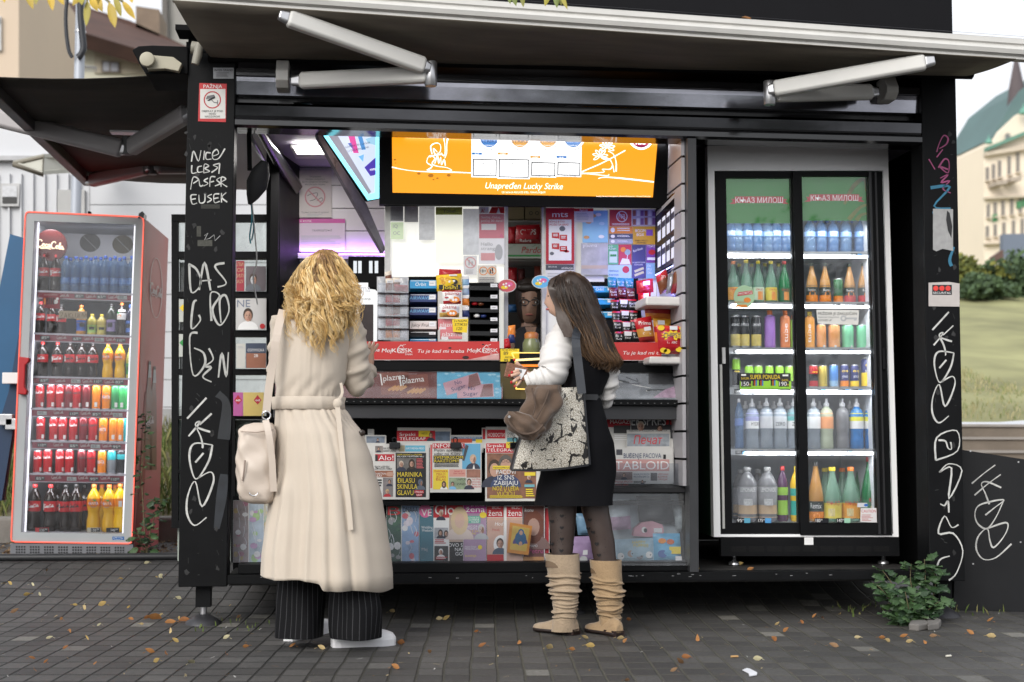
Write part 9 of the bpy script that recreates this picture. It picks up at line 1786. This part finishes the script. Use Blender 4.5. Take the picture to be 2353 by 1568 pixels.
for i,(x,y,h)in enumerate(((-7,-17,3.2),(-1.5,-21,3.8),(4.5,-18,3.4),(10,-23,4.))):
 crown('leafy street tree across the square facing the kiosk, number %s from the west'%('one','two','three','four')[i],Vector((x,y,h)),1.9,1.5,1.9,1400,GB,'street_tree',30+i,.13,'tree')
# ================================================================ leaves hanging at the top and fallen on the ground
def leaflet(b,p0,p1,w_,m,curl=.1,n=6):
 d=p1-p0;l=d.length;d.normalize();s_=d.cross(Vector((.2,1,.1))).normalized();nn=s_.cross(d);V_=[]
 for i in range(n+1):
  t=i/n;ww=w_*max(0,sin(pi*t**.8))**.9;c=p0+d*l*t+nn*curl*l*t*t
  V_+=[c-s_*ww+nn*ww*.25,c,c+s_*ww+nn*ww*.25]
 b.add(V_,[(3*i+k,3*i+k+1,3*i+k+4,3*i+k+3)for i in range(n)for k in(0,1)],m,True)
LY=[mat(c,.5,0,.25,30)for c in((.50,.33,.015),(.40,.28,.02),(.30,.25,.02),(.55,.36,.02))];LG_=[mat(c,.5,0,.25,30)for c in((.12,.16,.015),(.2,.2,.02),(.3,.26,.02))]
def hang(label,D_,leaves,mats_,tw):
 t=thing('tree_branch',label,'branch',atD(leaves[0][0],leaves[0][1],D_));b=MB()
 for i,(x0,y0,x1,y1,w_)in enumerate(leaves):dd=rnd.uniform(-.12,.12);leaflet(b,atD(x0,y0,D_+dd),atD(x1,y1,D_+dd-.02),w_*D_/FPX,mats_[i%len(mats_)],rnd.uniform(-.1,.15))
 b.build('leaves',t);b=MB()
 for a in tw:b.tube(catmull([atD(x,y,D_)for x,y in a],4),.004,mat((.2,.16,.06),.7),6)
 b.build('twig',t)
hang('twig of yellow autumn leaves hanging at the top left',4.6,[(6,-30,12,9,8),(60,-25,74,20,9),(84,-30,82,12,8),(112,-25,121,25,9),(125,-25,149,13,8),(190,-30,168,16,11),(200,0,199,63,8.5),(205,-10,226,28,9),(214,-20,236,29,10),(250,4,266,66,11),(262,-10,281,42,8),(280,2,314,47,8),(296,-25,304,8,8),(226,-20,215,20,9),(184,-30,190,14,10)],LY,[[(-20,-40),(80,-30),(200,-12),(290,-10)],[(200,-12),(200,4)],[(230,-12),(252,6)],[(260,-12),(282,4)]])
hang('few green and yellow leaves hanging at the top centre behind the awning bar',5.75,[(1176,-22,1186,14,7),(1198,-20,1203,18,6),(1262,-22,1252,16,7),(1276,-22,1280,20,7),(1284,-20,1290,14,6),(1288,-15,1304,22,5),(1168,-22,1172,8,6)],LG_,[[(1150,-30),(1220,-24),(1300,-26)]])
LMS={'yellow':[mat(c,.7,0,.3,40)for c in((.36,.25,.08),(.40,.30,.14))],'orange':[mat(c,.7,0,.3,40)for c in((.32,.14,.04),(.25,.10,.03))],'brown':[mat(c,.7,0,.3,40)for c in((.17,.09,.04),(.24,.14,.07))],'pale':[mat(c,.7,0,.2,40)for c in((.44,.36,.2),(.46,.42,.26))]}
spots=[(172,1392,'yellow'),(197,1391,'pale'),(235,1393,'yellow'),(90,1369,'pale'),(134,1358,'yellow'),(106,1312,'brown'),(62,1368,'yellow'),(8,1343,'yellow'),(22,1345,'yellow'),(73,1347,'pale'),(32,1410,'brown'),(127,1419,'yellow'),(141,1427,'orange'),(192,1401,'yellow'),(295,1399,'yellow'),(228,1440,'pale'),(160,1453,'orange'),(113,1469,'pale'),(200,1472,'yellow'),(150,1493,'orange'),(217,1529,'orange'),(104,1527,'orange'),(80,1543,'orange'),(73,1516,'orange'),(345,1502,'orange'),(381,1505,'orange'),(360,1523,'yellow'),(440,1528,'pale'),(425,1556,'pale'),(392,1457,'yellow'),(403,1478,'yellow'),(520,1505,'orange'),(565,1487,'orange'),(520,1470,'pale'),(528,1394,'yellow'),(410,1378,'pale'),(360,1328,'yellow'),(368,1330,'pale'),(278,1333,'yellow'),(337,1296,'pale'),(1025,1425,'yellow'),(900,1409,'yellow'),(1008,1425,'pale'),(1095,1455,'orange'),(985,1503,'brown'),(920,1480,'orange'),(908,1538,'orange'),(738,1493,'yellow'),(672,1489,'orange'),(1108,1488,'orange'),(1193,1481,'orange'),(1262,1492,'yellow'),(1314,1495,'orange'),(1344,1470,'yellow'),(1356,1486,'yellow'),(1425,1468,'yellow'),(1435,1478,'orange'),(1443,1426,'orange'),(1603,1475,'orange'),(1575,1512,'orange'),(1565,1529,'brown'),(1548,1546,'brown'),(1440,1566,'brown'),(1740,1517,'pale'),(1804,1453,'orange'),(1780,1472,'orange'),(1870,1421,'orange'),(1890,1423,'orange'),(1930,1412,'yellow'),(1842,1434,'orange'),(2026,1467,'orange'),(2040,1474,'yellow'),(2076,1466,'orange'),(2090,1478,'yellow'),(2126,1481,'orange'),(1916,1487,'brown'),(1970,1467,'pale'),(2145,1464,'brown'),(2230,1459,'orange'),(2278,1464,'yellow'),(2275,1431,'orange'),(1785,1440,'yellow'),(300,1425,'orange'),(340,1421,'orange'),(355,1424,'orange'),(370,1416,'yellow'),(392,1432,'orange'),(424,1428,'orange'),(410,1424,'yellow'),(500,1412,'orange'),(548,1422,'brown'),(325,1436,'yellow')]
lc={}
for i,(x,y,cn)in enumerate(spots):
 p=onZ(x,y,.0)
 for _ in range(3):p=onZ(x,y,gz(p.x,p.y)+.003)
 b=MB();a=rnd.uniform(0,6.3);l=rnd.uniform(.022,.046)if cn!='orange' or i<84 else rnd.uniform(.045,.08);d=Vector((cos(a),sin(a),0));m=LMS[cn][i%2]
 leaflet(b,p-d*l/2+Vector((0,0,.004)),p+d*l/2+Vector((0,0,.004+rnd.random()*.02)),l*rnd.uniform(.18,.3),m,rnd.uniform(-.3,.4),4);b.tube([p+d*l/2+Vector((0,0,.008)),p+d*l*.8+Vector((0,0,.004))],.001,m,4)
 nm={'yellow':'dry yellow leaf fallen on the grey paving','orange':'curled orange leaf fallen on the grey paving','brown':'dark brown leaf fallen on the grey paving','pale':'pale straw coloured leaf fallen on the grey paving'}[cn]
 b.build('fallen_leaf',label=nm,cat='leaf',group=cn+' leaves fallen on the paving')
b=MB()
for i in range(520):
 x,y=rnd.uniform(-2.2,4.2),rnd.uniform(-2.4,1.6);z=gz(x,y)+.003;a=rnd.uniform(0,6.3);l=rnd.uniform(.006,.03);w_=rnd.uniform(.001,.003);dx,dy=cos(a),sin(a)
 b.add([(x-dy*w_,y+dx*w_,z),(x+dy*w_,y-dx*w_,z),(x+dx*l+dy*w_,y+dy*l-dx*w_,z+.003),(x+dx*l-dy*w_,y+dy*l+dx*w_,z+.003)],[(0,1,2,3)],[mat((.4,.32,.18),.8),mat((.2,.13,.07),.8),mat((.45,.44,.42),.8)][i%3])
b.build('ground_litter',kind='stuff',label='fine straw and leaf crumbs scattered over the paving',loc=Vector((0,0,0)))
for(x,y,Y,cn)in((1040,1314,.02,'yellow'),(1137,1311,.03,'orange'),(1178,1309,.02,'orange'),(1725,1309,.03,'orange'),(1600,1310,.02,'yellow'),(1085,1309,.04,'pale'),(1700,1297,.25,'yellow'),(1508,1308,.02,'orange')):
 p=onZ(x,y,zf+.003);b=MB();d=Vector((1,rnd.uniform(-.4,.4),0)).normalized();leaflet(b,p-d*.02,p+d*.02+Vector((0,0,.008)),.009,LMS[cn][0],.2,4);b.build('fallen_leaf',label=cn+' leaf lying on the kiosk floor edge',cat='leaf',group='leaves on the kiosk floor edge, '+cn)
for x,y,lab in((1036,-1,'pale leaf stuck on the awning front bar'),(1715,49,'orange leaf stuck on the awning front bar')):
 p=barpt(x,y,-.01);b=MB();leaflet(b,p+Vector((-.03,0,.01)),p+Vector((.03,0,.02)),.012,LMS['orange' if x>1500 else 'pale'][0],.3,4);b.build('fallen_leaf',label=lab,cat='leaf')
b=MB();b.prism([onZ(x,y,.004)for x,y in((1706,1541),(1716,1537),(1722,1538),(1740,1547),(1739,1552),(1722,1555),(1720,1548))],Vector((0,0,.003)),mat((.75,.76,.8),.6));b.build('paper_scrap',label='torn white paper scrap on the paving at lower right',cat='paper')
p=onZ(1689,1509,.006);b=MB();b.tube([p-Vector((.018,0,0)),p+Vector((.014,.004,0))],.0045,mat((.5,.3,.12),.7),8);b.build('cigarette_butt',label='orange cigarette butt on the paving below the white fridge',cat='cigarette butt')
p=onZ(2178,1507,.006);b=MB();b.tube([p-Vector((.012,.01,0)),p+Vector((.012,-.004,0))],.0045,mat((.6,.58,.5),.7),8);b.build('cigarette_butt',label='pale cigarette butt on the paving at the lower right corner',cat='cigarette butt')
